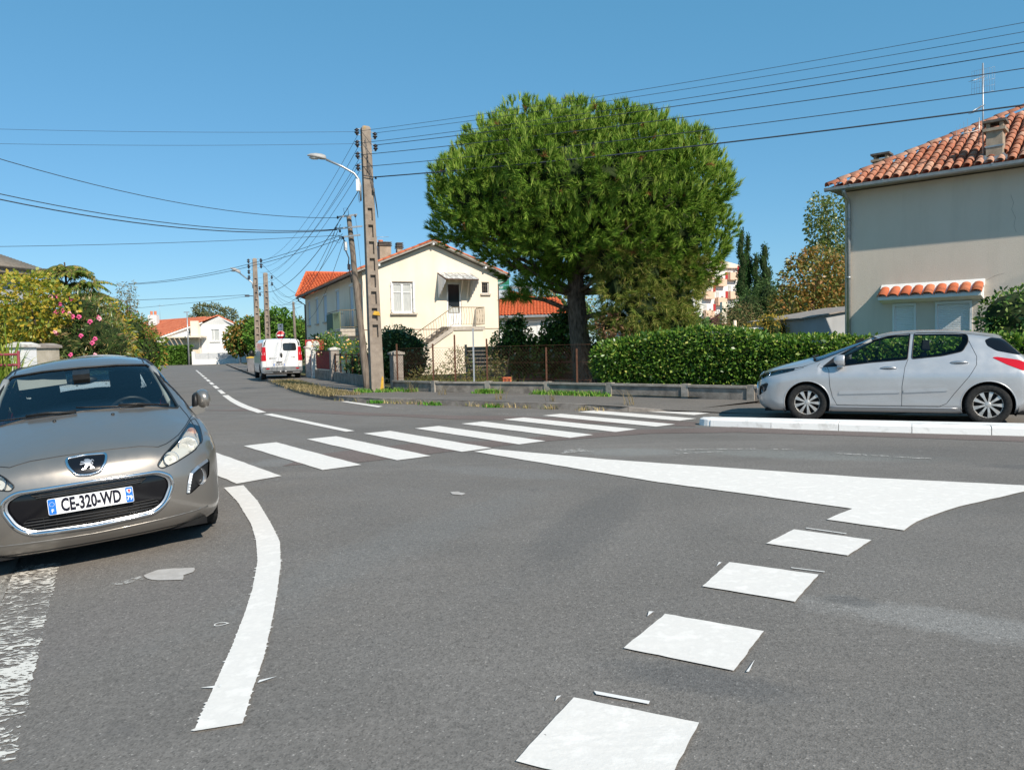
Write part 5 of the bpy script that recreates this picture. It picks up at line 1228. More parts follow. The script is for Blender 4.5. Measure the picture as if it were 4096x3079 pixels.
def far_gable():
    t = thing('far_house', 'small pale gable of a distant house behind the white house', 'house', (-63.5, 128, 0), R(10))
    m = MB(); P = [(0, .1), (5, .1), (5, 5.6), (2.5, 6.9), (0, 5.6)]; m.prism(P, lambda x, z: (x, 0, z), lambda x, z: (x, 8, z)); m.build('wall', CREAM, t)
    m = MB()
    for sg in (-1, 1): m.bar((2.5 + sg * 2.9, 4, 5.42), (2.5, 4, 6.98), 8.6, .14, (0, 0, 1))
    m.build('roof', TILE, t)
    m = MB(); m.box(1.8, 3.2, -.05, -.002, 3.4, 4.7); m.build('window', PANE, t)
far_gable()
def near_left_house():
    t = thing('left_house', 'shaded house eave and wall behind the yellowing tree, left edge', 'house', (-26.3, 30.0, 0), R(-14))
    m = MB(); m.box(-8, 0, 0, 9, 0, 5.55); m.build('wall', GREYR, t)
    m = MB(); m.prism([(-8.6, 5.45), (.7, 5.45), (.75, 5.65), (-3.5, 7.0), (-8.6, 5.7)], lambda x, z: (x, -.5, z), lambda x, z: (x, 9.5, z)); rf = m.build('roof', CONCR, t)
    m = MB(); m.bar((.9, -.66, 5.70), (-3.5, -.66, 7.16), .12, .26); m.build('verge_board', WHITER, rf)
    m = MB()
    for k in range(22): m.tube([(.8 - k * .20, -.5, 5.72 + k * .066), (.8 - k * .20, 9, 5.72 + k * .066)], .09, 6)
    m.build('roof_tiles', BRICKC, rf, kind='stuff')
    m = MB(); m.box(-1.9, -1.1, -.02, -.001, 2.8, 4.4); m.build('window', WHITEWOOD, t)
    return t
near_left_house()
def orange_house():
    t = thing('orange_roof_house', 'low white house with bright orange roof behind the pine', 'house', (-.3, 55, 0), R(-2))
    m = MB(); m.box(-1.2, 4.2, 0, 8, .1, 3.55); m.build('wall', WHITER, t)
    A, B, P, Q = Vector((-1.6, -.5, 3.62)), Vector((4.6, -.5, 3.62)), Vector((-1.0, 3.5, 5.05)), Vector((3.8, 3.5, 5.05))
    m = MB(); m.add([A, B, Q, P, Vector((4.6, 8.5, 3.6)), Vector((-1.6, 8.5, 3.6))], [(0, 1, 2, 3), (2, 4, 5, 3), (0, 3, 5), (1, 4, 2)]); rf = m.build('roof', NEWTILE, t)
    V = Vector((0, 4, 1.43)); vl = V.length; V.normalize(); N = Vector((0, -1.43, 4)).normalized()
    tile_field('roof_tiles', t, A, (1, 0, 0), V, N, 40, 11, .235, vl / 11, lambda u, v: u > v * .14 and u < 6.15 - v * .19, NEWTILE, 3, rf)
    m = MB(); m.bar((-1.6, -.58, 3.55), (4.6, -.58, 3.55), .12, .16); m.build('gutter', ZINC, t)
    for x in (-.6, 2.2): m = MB(); m.box(x, x + .75, -.04, -.002, 2.3, 3.2); m.build('window', PVC, t); 
    m = MB(); m.prism([(-1.5, 4.9), (1.6, 4.9), (.1, 5.75)], lambda x, z: (x, 7, z), lambda x, z: (x, 12, z)); m.build('rear_gable', GREYR, t)
    m = MB(); m.bar((.1, 9, 5.85), (3.2, 9, 4.9), 6, .12); m.build('rear_roof', NEWTILE, t)
    m = MB(); m.box(.85, 1.0, 6.0, 6.2, 5.3, 6.2); m.build('chimney', CREAM, t)
    return t
orange_house()
def apartments():
    t = thing('apartment_block', 'distant white apartment block with orange balconies and red shutters', 'building', (26.3, 110, 0), R(20))
    ORB = NT('orange_balcony').set((.78, .52, .38), .8); REDS = NT('red_shutter').set((.45, .02, .02), .6)
    Wn = 7.8
    m = MB(); m.box(0, Wn, 0, 12, .1, 12.2); m.build('wall', WHITER, t)
    m = MB(); m.box(-6, -.02, .8, 12, .1, 10.6); m.add([(-6, .8, 10.6), (-.02, .8, 10.6), (-.02, .8, 12.4), (-.02, 12, 12.4), (-6, 12, 10.6)], [(0, 1, 2), (0, 2, 3, 4)]); m.build('end_wall', WHITER, t)
    m = MB(); m.prism([(-.6, 12.2), (Wn + .5, 12.2), (Wn + .5, 12.5), (2.4, 13.7), (-.6, 12.9)], lambda x, z: (x, -.5, z), lambda x, z: (x, 12.4, z)); m.build('roof', CREAM, t)
    for f in range(4):
        z = 1.4 + f * 2.75
        for x, w in ((1.6, 1.5), (3.7, 1.5), (5.8, 1.5)):
            off = .9 if (x != 3.7) else 0.0
            m = MB(); m.box(x, x + w, -.8, -.02, z + off - .1, z + off + 1.0); b = m.build('balcony', ORB, t)
            m = MB(); m.box(x + w * .8, x + w + .12, -.84, -.81, z + off + .9, z + off + 1.9); m.build('red_shutter', REDS, b)
            m = MB(); m.box(x + .15, x + w * .45, -.06, -.003, z + off + 1.1, z + off + 1.9); m.build('window', CURTAIN, t)
        m = MB(); m.box(.4, .9, -.06, -.003, z + .6, z + 1.5); m.build('window', PANE, t)
    return t
apartments()
def back_roof():
    t = thing('dark_red_roof', 'dark red roof of a low house below the apartment block', 'house', (21.8, 78, 0), R(6))
    m = MB(); m.box(0, 9, 0, 6, .1, 3.3); m.build('wall', CREAM, t)
    m = MB(); m.add([(-.4, -.4, 3.2), (9.4, -.4, 3.2), (8, 3, 4.7), (1, 3, 4.7), (9.4, 6.4, 3.2), (-.4, 6.4, 3.2)], [(0, 1, 2, 3), (2, 4, 5, 3), (0, 3, 5), (1, 4, 2)]); m.build('roof', mat('dark_red_tiles', (.20, .03, .035), (.28, .05, .05), 6, .9), t)
    m = MB(); m.box(-.3, .3, -.2, .4, 3, 5.5); m.build('chimney', CREAM, t)
back_roof()
def shed():
    t = thing('grey_outbuilding', 'grey rendered outbuilding wall beside the beige house', 'outbuilding', (11.5, 30, 0), R(12))
    m = MB(); m.prism([(0, .1), (3.6, .1), (3.6, 2.75), (0, 2.2)], lambda x, z: (x, 0, z), lambda x, z: (x, 4, z)); m.build('wall', GREYR, t)
    m = MB(); m.bar((-.1, 2, 2.24), (3.7, 2, 2.80), 4.3, .06, (0, 0, 1)); m.build('roof', CONCR, t)
shed()
def carport():
    t = thing('flat_roof_shelter', 'flat white shelter roof above the laurel hedge', 'shelter', (7.5, 28, 0), 0)
    m = MB(); m.bar((.05, 1.5, 1.80), (1.75, 1.5, 1.87), 3, .07, (0, 0, 1)); m.build('roof', WHITEWOOD, t)
    for x in (.15, 1.6):
        for y in (.1, 2.9): m = MB(); m.box(x - .05, x + .05, y - .05, y + .05, .16, 1.75); m.build('post', WHITEWOOD, t)
    m = MB(); m.box(.2, 1.5, 2.5, 2.6, .16, 1.7); m.build('back_panel', GREYR, t)
    m = MB(); m.lathe([(.06, 0), (.06, .35), (.001, .36)], 8, Matrix.Translation((.95, .8, 1.84))); m.build('vent_pipe', CREAM, t)
carport()
# ================================================================ WALLS, FENCES, POLES, WIRES, SIGNS
WALLC = mat('old_garden_wall', (.17, .15, .13), (.33, .295, .255), 4, .95, bump=.6, bscale=45, bdist=.012)
COPING = mat('wall_coping', (.26, .235, .20), (.40, .365, .32), 6, .95, bump=.5, bscale=60)
REDP = mat('flaking_red_panel', (.30, .03, .03), (.10, .03, .025), 9, .85, stretch=(3, 3, .7), lo=.45, hi=.6)
WHITEPOST = mat('chipped_white_paint', (.70, .68, .64), (.42, .38, .33), 6, .85, lo=.5, hi=.7)
REDIRON = mat('dark_red_painted_iron', (.20, .035, .05), (.26, .05, .065), 8, .6)
def low_wall():
    t = thing('garden_wall', 'low mossy concrete garden wall with posts along the pavement', 'wall', (.9, 20.1, 0))
    P = [(8.6, 13.5), (5.15, 16.35), (3.98, 17.42), (2.42, 18.78), (.95, 20.15), (-2.25, 22.15), (-3.72, 23.75)]
    for i in range(len(P) - 1):
        a, b = Vector((*P[i], 0)), Vector((*P[i + 1], 0)); n = max(1, int(round((b - a).length / 2.3)))
        for k in range(n):
            p, q = a.lerp(b, k / n), a.lerp(b, (k + 1) / n); d = (q - p).normalized(); z0 = .05 if p.x > 3 else .1
            m = MB(); m.bar(p + d * .09 + Vector((0, 0, .22)), q - d * .09 + Vector((0, 0, .22)), .10, .32); m.build('wall_panel', WALLC, t, world=True)
            m = MB(); m.bar(p + d * .085 + Vector((0, 0, .405)), q - d * .085 + Vector((0, 0, .405)), .17, .05); m.build('coping', COPING, t, world=True)
            m = MB(); m.bar(p + Vector((0, 0, .02)), p + Vector((0, 0, .45)), .15, .17, (d.x, d.y, 0)); m.build('post', COPING, t, world=True)
    return t
low_wall()
def chain_fence():
    t = thing('chain_link_fence', 'rusty chain-link fence on the low wall in front of the cream house', 'fence', (-1, 21.4, .43))
    a, b = Vector((-3.6, 23.5, 0)), Vector((1.9, 19.35, 0)); Wl = [(-3.62, 23.6), (-2.25, 22.15), (.95, 20.15), (2.0, 19.2)]
    Q = resample([(x, y, 0) for x, y in Wl], .05)
    for x, y, h, mm in ((-3.52, 23.49, 1.15, RUSTIRON), (-2.28, 22.19, 1.12, RUSTIRON), (-1.61, 21.75, 1.36, RUSTIRON), (-1.06, 21.41, 1.52, STEEL), (-.68, 21.17, 1.22, RUSTIRON), (.92, 20.17, .95, RUSTIRON), (1.67, 19.5, .9, RUSTIRON)):
        p = Vector((x, y, 0)); m = MB(); m.bar(p + Vector((0, 0, .40)), p + Vector((0, 0, .40 + h)), .045, .045); m.build('fence_post', mm, t, world=True)
    m = MB(); n = len(Q); z0, z1 = .45, 1.42
    for z in (.50, .95, 1.40): m.tube([(x, y, z) for x, y, _ in Q[::8]], .005, 3)
    step = 2; hgt = int((z1 - z0) / .05)
    for i in range(-hgt, n, step):
        for sg in (1, -1):
            pts = []
            for k in range(0, hgt + 1, 3):
                j = i + k if sg > 0 else i + hgt - k
                if 0 <= j < n: pts.append((Q[j][0], Q[j][1], z0 + .05 * k))
            if len(pts) > 1: m.tube(pts, .0028, 3, cap=False)
    m.build('wire_mesh', RUSTIRON, t, world=True, kind='stuff', fix=False)
    return t
chain_fence()
def gate_pillar(label, x, y, w, z1, material, cap, rz=R(24), name='gate_pillar', capw=.05, group=None, z0=.05, prm=None):
    t = thing(name, label, 'pillar', (x, y, 0), rz, group)
    m = MB(); m.box(-w / 2, w / 2, -w / 2, w / 2, z0, z1); m.build('shaft', material, t)
    m = MB(); c = capw; m.prism([(-w / 2 - c, z1), (w / 2 + c, z1), (w / 2 + c, z1 + .06), (0, z1 + .12), (-w / 2 - c, z1 + .06)], lambda u, z: (u, -w / 2 - c, z), lambda u, z: (u, w / 2 + c, z)); m.build('cap', cap, t)
    return t
gate_pillar('squat concrete pillar with flat cap right beside the big concrete pole', -3.62, 24.0, .34, 1.22, CONCR, COPING)
gate_pillar('chipped white-topped pillar where the red fence panel meets the dark fence', -7.45, 32.1, .34, 1.42, CONCR, WHITEPOST)
gate_pillar('white gate pillar next to the van, on the red panel side', -9.25, 35.9, .30, 1.45, WHITEPOST, WHITEPOST)
gate_pillar('white gate pillar directly behind the van with a red board above', -9.85, 37.1, .32, 1.55, WHITEPOST, WHITEPOST)
gate_pillar('bright white gate pillar with flat cap above the grey car roof', -11.50, 18.0, .38, 1.62, mat('fresh_white_paint', (.74, .75, .77), (.80, .80, .80), 5, .7), WHITEPOST, R(-10), capw=.06)
gate_pillar('stained beige concrete pillar just right of the white gate pillar', -11.55, 19.05, .34, 1.60, mat('stained_beige_concrete', (.36, .32, .25), (.50, .45, .37), 4, .95, bump=.4), CONCR, R(-10), capw=.05)
def side_fences():
    t = thing('red_fence', 'flaking red fence panel on a dark low wall beside the cream house', 'fence', (-8.4, 34, 0))
    a, b = Vector((-9.1, 35.6, 0)), Vector((-7.55, 32.35, 0)); d = (b - a).normalized(); n = 14
    for k in range(n):
        p, q = a.lerp(b, k / n), a.lerp(b, (k + .93) / n); m = MB(); m.bar(p + Vector((0, 0, .97)), q + Vector((0, 0, .97)), .03, .78); m.build('board', REDP, t, world=True)
    m = MB(); m.bar(a + Vector((0, 0, 1.39)), b + Vector((0, 0, 1.39)), .06, .05); m.build('top_rail', RUSTIRON, t, world=True)
    m = MB(); m.bar(a + Vector((0, 0, .28)), b + Vector((0, 0, .28)), .18, .5); m.build('base_wall', WALLC, t, world=True)
    t = thing('iron_fence', 'shaded low iron fence on a dark wall between pillar and wooden pole', 'fence', (-6, 29, 0))
    a, b = Vector((-7.35, 31.85, 0)), Vector((-4.55, 25.2, 0))
    m = MB(); m.bar(a + Vector((0, 0, .28)), b + Vector((0, 0, .28)), .18, .45); m.build('base_wall', WALLC, t, world=True)
    for k in range(7): p = a.lerp(b, k / 6); m = MB(); m.bar(p + Vector((0, 0, .45)), p + Vector((0, 0, 1.28)), .05, .05); m.build('fence_post', RUSTIRON, t, world=True)
    m = MB(); m.bar(a + Vector((0, 0, 1.22)), b + Vector((0, 0, 1.22)), .03, .04); m.build('top_rail', RUSTIRON, t, world=True)
    p = b.lerp(a, .04); q = b.lerp(a, .16); m = MB(); m.bar(p + Vector((0, 0, .85)), q + Vector((0, 0, .85)), .03, .7); m.build('red_board', REDP, t, world=True)
    t = thing('red_gate', 'narrow dark red gate between the two white pillars', 'gate', (-9.55, 36.5, 0))
    a, b = Vector((-9.68, 36.85, 0)), Vector((-9.40, 36.15, 0))
    for k in range(5): p = a.lerp(b, k / 4); m = MB(); m.bar(p + Vector((0, 0, .2)), p + Vector((0, 0, 1.25)), .07, .03); m.build('slat', REDIRON, t, world=True)
    m = MB(); m.bar(a + Vector((0, 0, 1.0)), b + Vector((0, 0, 1.0)), .03, .06); m.bar(a + Vector((0, 0, .4)), b + Vector((0, 0, .4)), .03, .06); m.build('cross_bar', REDIRON, t, world=True)
    t = thing('red_letterbox', 'red and white board with rounded top on the pillar behind the van', 'board', (-9.6, 37.3, 0))
    m = MB(); m.box(-.45, .45, -.02, .02, 1.45, 1.95); m.build('board', NT('red_board').set((.38, .03, .03), .6), t)
    for x, r in ((-.25, .16), (.08, .17)): m = MB(); m.lathe([(.001, .012), (r, .01), (r, 0)], 14, Matrix.Translation((x, -.021, 1.72)) @ Matrix.Rotation(R(90), 4, 'X')); m.build('white_spot', WHITEPOST, t)
    # red tube gate at the far left
    t = thing('tube_gate', 'dark red tubular gate end at the left edge by the white pillar', 'gate', (-11.3, 16.6, 0))
    m = MB(); P = [Vector((-10.78, 16.7, 0)), Vector((-12.6, 16.4, 0))]
    m.tube([P[0] + Vector((0, 0, .3)), P[0] + Vector((0, 0, 1.53))], .03, 6)
    for z in (1.45, 1.22, .6): m.tube([P[0] + Vector((0, 0, z)), P[1] + Vector((0, 0, z))], .03, 6)
    m.build('frame', REDIRON, t, world=True)
    # boarded fence behind the pine
    t = thing('board_fence', 'weathered horizontal board fence with ivy behind the pine trunk', 'fence', (2, 26, 0))
    BOARD = island_mat('weathered_boards', [(.20, .155, .12), (.30, .235, .185), (.25, .19, .15), (.34, .26, .21)], .95, .5)
    a, b = Vector((-1.6, 27.4, 0)), Vector((6.0, 24.6, 0)); n = 5
    for k in range(n):
        p, q = a.lerp(b, k / n), a.lerp(b, (k + 1) / n); sag = random.uniform(-.03, .03)
        for j in range(9):
            m = MB(); z = .26 + j * .135; m.bar(p + Vector((0, 0, z + sag)), q + Vector((0, 0, z - sag)), .02, .128); m.build('board', BOARD, t, world=True)
        m = MB(); lean = random.uniform(-.06, .06); m.bar(p + Vector((0, -.05, .15)), p + Vector((lean, -.05, 1.5)), .09, .08); m.build('post', CONCR, t, world=True)
    t = thing('clay_block', 'small orange hollow clay block standing on the lawn by the fence', 'block', (-.17, 22.6, .19), .3)
    m = MB(); m.box(-.13, .13, -.10, .10, 0, .30); m.build('body', NT('clay').set((.62, .16, .07), .9), t)
    for x in (-.06, .06): m = MB(); m.box(x - .03, x + .03, -.106, -.101, .04, .27); m.build('hollow', NT('clay_hole_shade').set((.25, .05, .03), .9), t)  # darker strips on the face paint the shade inside the holes
side_fences()
# white house garden wall with grey slats
def far_wall():
    t = thing('slatted_garden_wall', 'white garden wall with grey slat infill in front of the white house', 'wall', (-40.5, 99, 0))
    GS = mat('grey_slat', (.42, .44, .46), (.50, .52, .54), 4, .6)
    a, b = Vector((-41.0, 98.6, 0)), Vector((-36.3, 101.2, 0)); b2 = Vector((-35.7, 101.6, 0)); e = Vector((-33.2, 103.0, 0))
    for p, q in ((a, b), (b2, e)):
        m = MB(); m.bar(p + Vector((0, 0, .33)), q + Vector((0, 0, .33)), .2, .65); m.build('base_wall', WHITER, t, world=True)
        for j in range(5): m = MB(); z = .74 + j * .16; m.bar(p + Vector((0, 0, z)), q + Vector((0, 0, z)), .04, .145); m.build('slat', GS, t, world=True)
        for u in (.33, .66): m = MB(); c = p.lerp(q, u); m.bar(c + Vector((0, -.04, .6)), c + Vector((0, -.04, 1.5)), .06, .04); m.build('slat_post', GS, t, world=True)
    for p in (a, b, b2): m = MB(); m.bar(p + Vector((0, -.02, .0)), p + Vector((0, -.02, 1.72)), .38, .38); m.build('pillar', WHITER, t, world=True)
    for j in range(8): m = MB(); z = .2 + j * .17; m.bar(b + Vector((.25, .15, z)), b2 + Vector((-.2, -.1, z)), .04, .15); m.build('gate_slat', GS, t, world=True)
    for z in (1.3, 1.05): m = MB(); m.lathe([(.001, .02), (.1, .02), (.1, 0)], 10, Matrix.Translation(b + Vector((-.05, -.22, z))) @ Matrix.Rotation(R(90), 4, 'X')); m.build('house_number_disc', REDIRON, t, world=True)
    t = thing('terracotta_pot', 'tall terracotta pot on the ground before the far hedge', 'pot', (-43.6, 99.4, 0))
    m = MB(); m.lathe([(.01, 0), (.36, .0), (.50, .3), (.56, .75), (.50, 1.15), (.42, 1.3)], 14); m.build('body', NT('pot_clay').set((.55, .22, .12), .9), t)
    m = MB(); m.lathe([(.42, 1.3), (.52, 1.33), (.52, 1.48), (.46, 1.5), (.4, 1.4)], 14); m.build('rim', NT('pot_lime').set((.7, .6, .52), .9), t)
far_wall()

# ---------------------------------------------------------------- poles
def pole_mat():
    t = NT('pole_concrete'); c = t.ramp(t.noise(5, 7, .65), [(.3, (.20, .165, .135)), (.7, (.34, .285, .235))])
    c = t.mix(t.ramp(t.noise(2.3, 6, .6), [(.66, 0.0), (.70, .9)]), c, (.48, .28, .05))
    c = t.mix(t.ramp(t.noise(14, 4, .5), [(.70, 0.0), (.74, .8)]), c, (.55, .52, .47))
    t.bump(t.noise(70, 4), .5, .008); return t.set(c, .95, 0, .2)
POLEC = pole_mat()
WOOD = mat('grey_split_wood', (.13, .105, .085), (.27, .225, .185), 8, .95, bump=.9, bscale=18, bdist=.02, stretch=(4, 4, .35))
INSUL = NT('dark_insulator').set((.035, .028, .03), .25, 0, .6)
CABLE = NT('black_cable').set((.035, .045, .06), .6)
LAMPH = mat('lamp_head_grey', (.32, .31, .30), (.42, .41, .40), 9, .5)
LAMPGL = NT('lamp_bowl').set((.55, .56, .55), .15, 0, .5)
def concrete_pole(label, loc, rz, h, w0, w1, z0=1.6, z1=5.55, nrec=8, lean=(0, 0)):
    t = thing('concrete_pole', label, 'utility pole', loc, rz, 'concrete utility poles'); m = MB(); d = .8
    w = lambda z: w0 + (w1 - w0) * z / h
    ox = lambda z: (lean[0] * z / h, lean[1] * z / h)
    def seg(za, zb, u0, u1, v0, v1):
        vv = []
        for z in (za, zb):
            x, y = ox(z); W = w(z) / 2
            for (u, v) in ((u0, v0), (u1, v0), (u1, v1), (u0, v1)): vv.append((x + u * W, y + v * W * d, z))
        m.add(vv, [(3, 2, 1, 0), (4, 5, 6, 7), (0, 1, 5, 4), (1, 2, 6, 5), (2, 3, 7, 6), (3, 0, 4, 7)])
    if z0 > 0: seg(0, z0, -1, 1, -1, 1)
    seg(z1, h - .06, -1, 1, -1, 1)
    seg(z0, z1, -1, -.48, -1, 1); seg(z0, z1, .48, 1, -1, 1); seg(z0, z1, -.48, .48, -.25, .25)
    st = (z1 - z0) / nrec
    for k in range(nrec + 1):
        zc = z0 + st * k; a, b = max(z0, zc - .06), min(z1, zc + .06); seg(a, b, -.48, .48, -.97, -.25); seg(a, b, -.48, .48, .25, .97)
    x, y = ox(h); W = w(h) / 2
    m.add([(x - W, y - W * d, h - .06), (x + W, y - W * d, h - .06), (x + W, y + W * d, h - .06), (x - W, y + W * d, h - .06), (x - W * .7, y - W * d * .7, h), (x + W * .7, y - W * d * .7, h), (x + W * .7, y + W * d * .7, h), (x - W * .7, y + W * d * .7, h)], [(0, 1, 5, 4), (1, 2, 6, 5), (2, 3, 7, 6), (3, 0, 4, 7), (4, 5, 6, 7)])
    sh = m.build('shaft', POLEC, t); return t, w, ox
def insulator(t, p, side, sc=1.0):
    """pin insulator held by a small bracket reaching out from the pole"""
    p = Vector(p); m = MB(); r = .055 * sc
    m.lathe([(.001, .10 * sc), (r * .5, .10 * sc), (r * .6, .07 * sc), (r * 1.3, .055 * sc), (r * 1.35, .04 * sc), (r * .6, .02 * sc), (r * .6, .0), (r * 1.3, -.015 * sc), (r * 1.35, -.03 * sc), (r * .7, -.06 * sc), (r * .3, -.11 * sc), (.001, -.11 * sc)], 12, Matrix.Translation(p)); i = m.build('insulator', INSUL, t)
    m = MB(); s = Vector((side, 0, 0)) * sc
    m.tube([p - s * .16 + Vector((0, 0, .09 * sc)), p + Vector((0, 0, .09 * sc))], .010 * sc, 4); m.build('bracket', STEEL, i); m = MB(); m.tube([p - s * .16 - Vector((0, 0, .09 * sc)), p - Vector((0, 0, .09 * sc))], .010 * sc, 4); m.build('bracket', STEEL, i)
YPAINT = mat('yellow_paint_daub', (.50, .28, .03), (.62, .38, .06), 15, .9)
mp, mw, mox = concrete_pole('tall near concrete pole with ladder recesses and seven wires to the right', (-4.08, 23.0, .10), R(23.95), 7.9, .39, .26, lean=(-.10, .03))
for z in (7.72, 7.37, 7.03, 6.68): insulator(mp, (mox(z)[0] - mw(z) / 2 - .14, mox(z)[1] - .02, z), -1)
for z in (7.65, 7.30): insulator(mp, (mox(z)[0] + mw(z) / 2 + .14, mox(z)[1] - .02, z), 1)
m = MB(); m.tube([(mox(6.4)[0] - .18, -.16, 6.42), (mox(6.4)[0] + .2, -.16, 6.38)], .014, 5); m.lathe([(.001, .05), (.025, .04), (.03, -.03), (.001, -.04)], 8, Matrix.Translation((mox(6.4)[0] + .2, -.16, 6.37))); m.build('cable_clamp', CABLE, mp)
m = MB()
for P in ([(-.16, -.13, 7.5), (-.10, -.16, 7.1), (-.12, -.15, 6.5)], [(-.12, -.14, 7.0), (.0, -.15, 6.4), (.12, -.16, 5.6), (.15, -.16, 5.2)], [(-.08, -.14, 6.6), (.06, -.16, 5.9), (.14, -.16, 5.3)]): m.tube(P, .010, 4)
m.build('pole_cable', CABLE, mp)
m = MB(); m.lathe([(.001, .08), (.03, .06), (.035, -.06), (.001, -.08)], 8, Matrix.Translation((.04, -.17, 6.0))); m.build('connector', DARKSLAB, mp)
for P in ([(.05, .03), (.16, .03), (.17, .42), (.13, .50), (.10, .36)], [(-.10, 2.33), (.13, 2.30), (.10, 2.42), (-.05, 2.44)]):
    m = MB(); m.prism(P, lambda x, z: (x, -.162 + .002 * z, z), lambda x, z: (x, -.150, z)); m.build('yellow_paint_mark', YPAINT, mp)
def street_lamp(label, P, head, sc=1.0):
    t = thing('street_lamp', label, 'street lamp', P[0], 0, 'street lamps on the concrete poles'); m = MB(); m.tube(P, .032 * sc, 8); arm = m.build('arm', STEEL, t, world=True)
    a = Vector(P[-1]); d = Vector(head) - a; ln = d.length; d.normalize(); s = d.cross(Vector((0, 0, 1))).normalized(); u = s.cross(d)
    m = MB(); prof = [(0, .045, .05), (.06, .07, .10), (.25, .105, .12), (.55, .125, .11), (.82, .09, .075), (1.0, .02, .015)]; vv = []; n = 10
    for x, w, hh in prof:
        for k in range(n):
            an = math.pi * 2 * k / n; zz = math.sin(an); vv.append(a + d * x * ln + s * w * math.cos(an) * sc + u * ((hh if zz > 0 else hh * .35) * zz * sc + .02 * sc))
    m.add(vv, [(i * n + k, i * n + (k + 1) % n, (i + 1) * n + (k + 1) % n, (i + 1) * n + k) for i in range(len(prof) - 1) for k in range(n)], smooth=True); m.build('lamp_head', LAMPH, t, world=True)
    m = MB(); m.lathe([(.001, -.05 * sc), (.05 * sc, -.045 * sc), (.08 * sc, -.02 * sc), (.09 * sc, 0)], 12, Matrix.Translation(a + d * ln * .6 - u * .01 * sc) @ Matrix.Rotation(math.atan2(d.y, d.x), 4, 'Z') @ Matrix.Diagonal((1.8, 1, 1, 1))); m.build('lamp_bowl', LAMPGL, t, world=True)
    return t
sl = street_lamp('curved-arm street lamp on the near concrete pole', [(-4.37, 22.88, 5.8), (-4.36, 22.86, 6.25), (-4.40, 22.84, 6.42), (-4.52, 22.80, 6.59), (-4.85, 22.72, 6.78), (-5.30, 22.62, 6.97)], (-5.82, 22.5, 7.05))
m = MB(); m.box(-.10, .0, -.12, .0, .28, .62); m.build('control_box', PVC, sl)
m = MB(); m.tube([(-.02, -.03, .28), (-.06, -.05, .1), (-.03, -.06, -.06), (.03, -.04, .02)], .008, 4); m.build('control_cable', CABLE, sl)
fp1, w1, o1 = concrete_pole('far concrete pole carrying a street lamp, left of two beyond the van', (-17.9, 54.0, .05), R(23.95), 7.95, .42, .28, 1.2, 6.6, 11)
for k in range(4): insulator(fp1, (-.42, 0, 7.75 - .38 * k), -1, 1.5)
for k in range(2): insulator(fp1, (.42, 0, 7.8 - .38 * k), 1, 1.5)
street_lamp('small street lamp on the far concrete pole beyond the van', [(-18.05, 53.9, 5.9), (-18.1, 53.9, 6.3), (-18.9, 53.8, 6.95)], (-19.55, 53.7, 7.3), 1.5)
m = MB(); m.tube([(-.2, -.1, 5.3), (-.6, -.1, 5.32)], .03, 5); m.box(-.75, -.45, -.15, .05, 5.25, 5.36); m.build('cable_bracket', CABLE, fp1)
fp2, w2, o2 = concrete_pole('far concrete pole with orange top, right of two beyond the van', (-20.05, 63.0, .05), R(23.95), 7.85, .45, .34, .4, 6.9, 13)
for k in range(2): insulator(fp2, (.5, 0, 7.5 - .55 * k), 1, 1.5); insulator(fp2, (-.48, 0, 6.6 - .5 * k), -1, 1.5)
def wood_pole():
    t = thing('wooden_pole', 'leaning split wooden telephone pole behind the concrete pole', 'utility pole', (-4.80, 25.3, .1))
    m = MB(); b, tp = Vector((0, 0, -.1)), Vector((-.47, .1, 5.72)); P = [b.lerp(tp, k / 14) + Vector((random.uniform(-.012, .012), 0, 0)) for k in range(15)]
    m.tube(P, [.125 - .045 * k / 14 + random.uniform(-.006, .006) for k in range(15)], 10); m.build('shaft', WOOD, t)
    for z, w, x in ((5.68, .42, -.46), (5.30, .60, -.44), (5.02, .48, -.42)):
        m = MB(); m.bar((x - w * .7, -.12, z - .04), (x + w * .75, -.10, z + .03), .05, .05); m.build('cross_arm', STEEL, t)
    for x, z in ((-.78, 5.62), (-.2, 5.66), (-.85, 5.26), (-.72, 5.18), (-.62, 4.95)): m = MB(); m.lathe([(.001, .06), (.03, .05), (.035, -.02), (.001, -.05)], 8, Matrix.Translation((x, -.12, z))); m.build('cable_clamp', INSUL, t)
    m = MB(); m.box(-.60, -.50, -.2, -.1, 4.55, 4.82); m.build('junction_box', PVC, t)
    m = MB(); m.box(-.50, -.41, -.19, -.1, 3.92, 4.1); m.build('junction_box', INSUL, t)
    m = MB(); m.tube([(-.66, -.15, 5.0), (-.60, -.16, 4.9), (-.55, -.15, 4.82)], .02, 5); m.tube([(-.55, -.15, 4.55), (-.45, -.16, 4.3), (-.47, -.15, 4.1), (-.38, -.14, 3.5)], .022, 5)
    m.tube([(-.55, -.13, 5.72 + .0), (-.58, -.12, 5.92), (-.44, -.12, 5.92), (-.42, -.12, 5.7)], .008, 4); m.tube([(-.9, -.13, 5.15), (-.95, -.2, 4.9), (-.75, -.2, 4.78), (-.6, -.14, 5.0)], .007, 4); m.tube([(-.2, -.11, 5.65), (-.12, -.1, 4.6), (.0, -.12, 3.0)], .006, 4)
    m.build('loose_cable', CABLE, t)
    t = thing('far_wooden_pole', 'slim distant wooden pole by the cream house corner', 'utility pole', (-22.55, 80.0, .1)); m = MB(); m.tube([(0, 0, 0), (-.1, 0, 6.5)], [.16, .12], 8); m.build('shaft', WOOD, t)
    t = thing('white_lamp_post', 'thin pale post before the white house', 'post', (-41.4, 98.0, 0)); m = MB(); m.tube([(0, 0, 0), (0, 0, 6.8)], [.11, .07], 8); m.build('shaft', STEEL, t)
    m = MB(); m.bar((-.4, 0, 6.75), (.3, 0, 6.75), .08, .12); m.build('cross_bar', STEEL, t)
wood_pole()

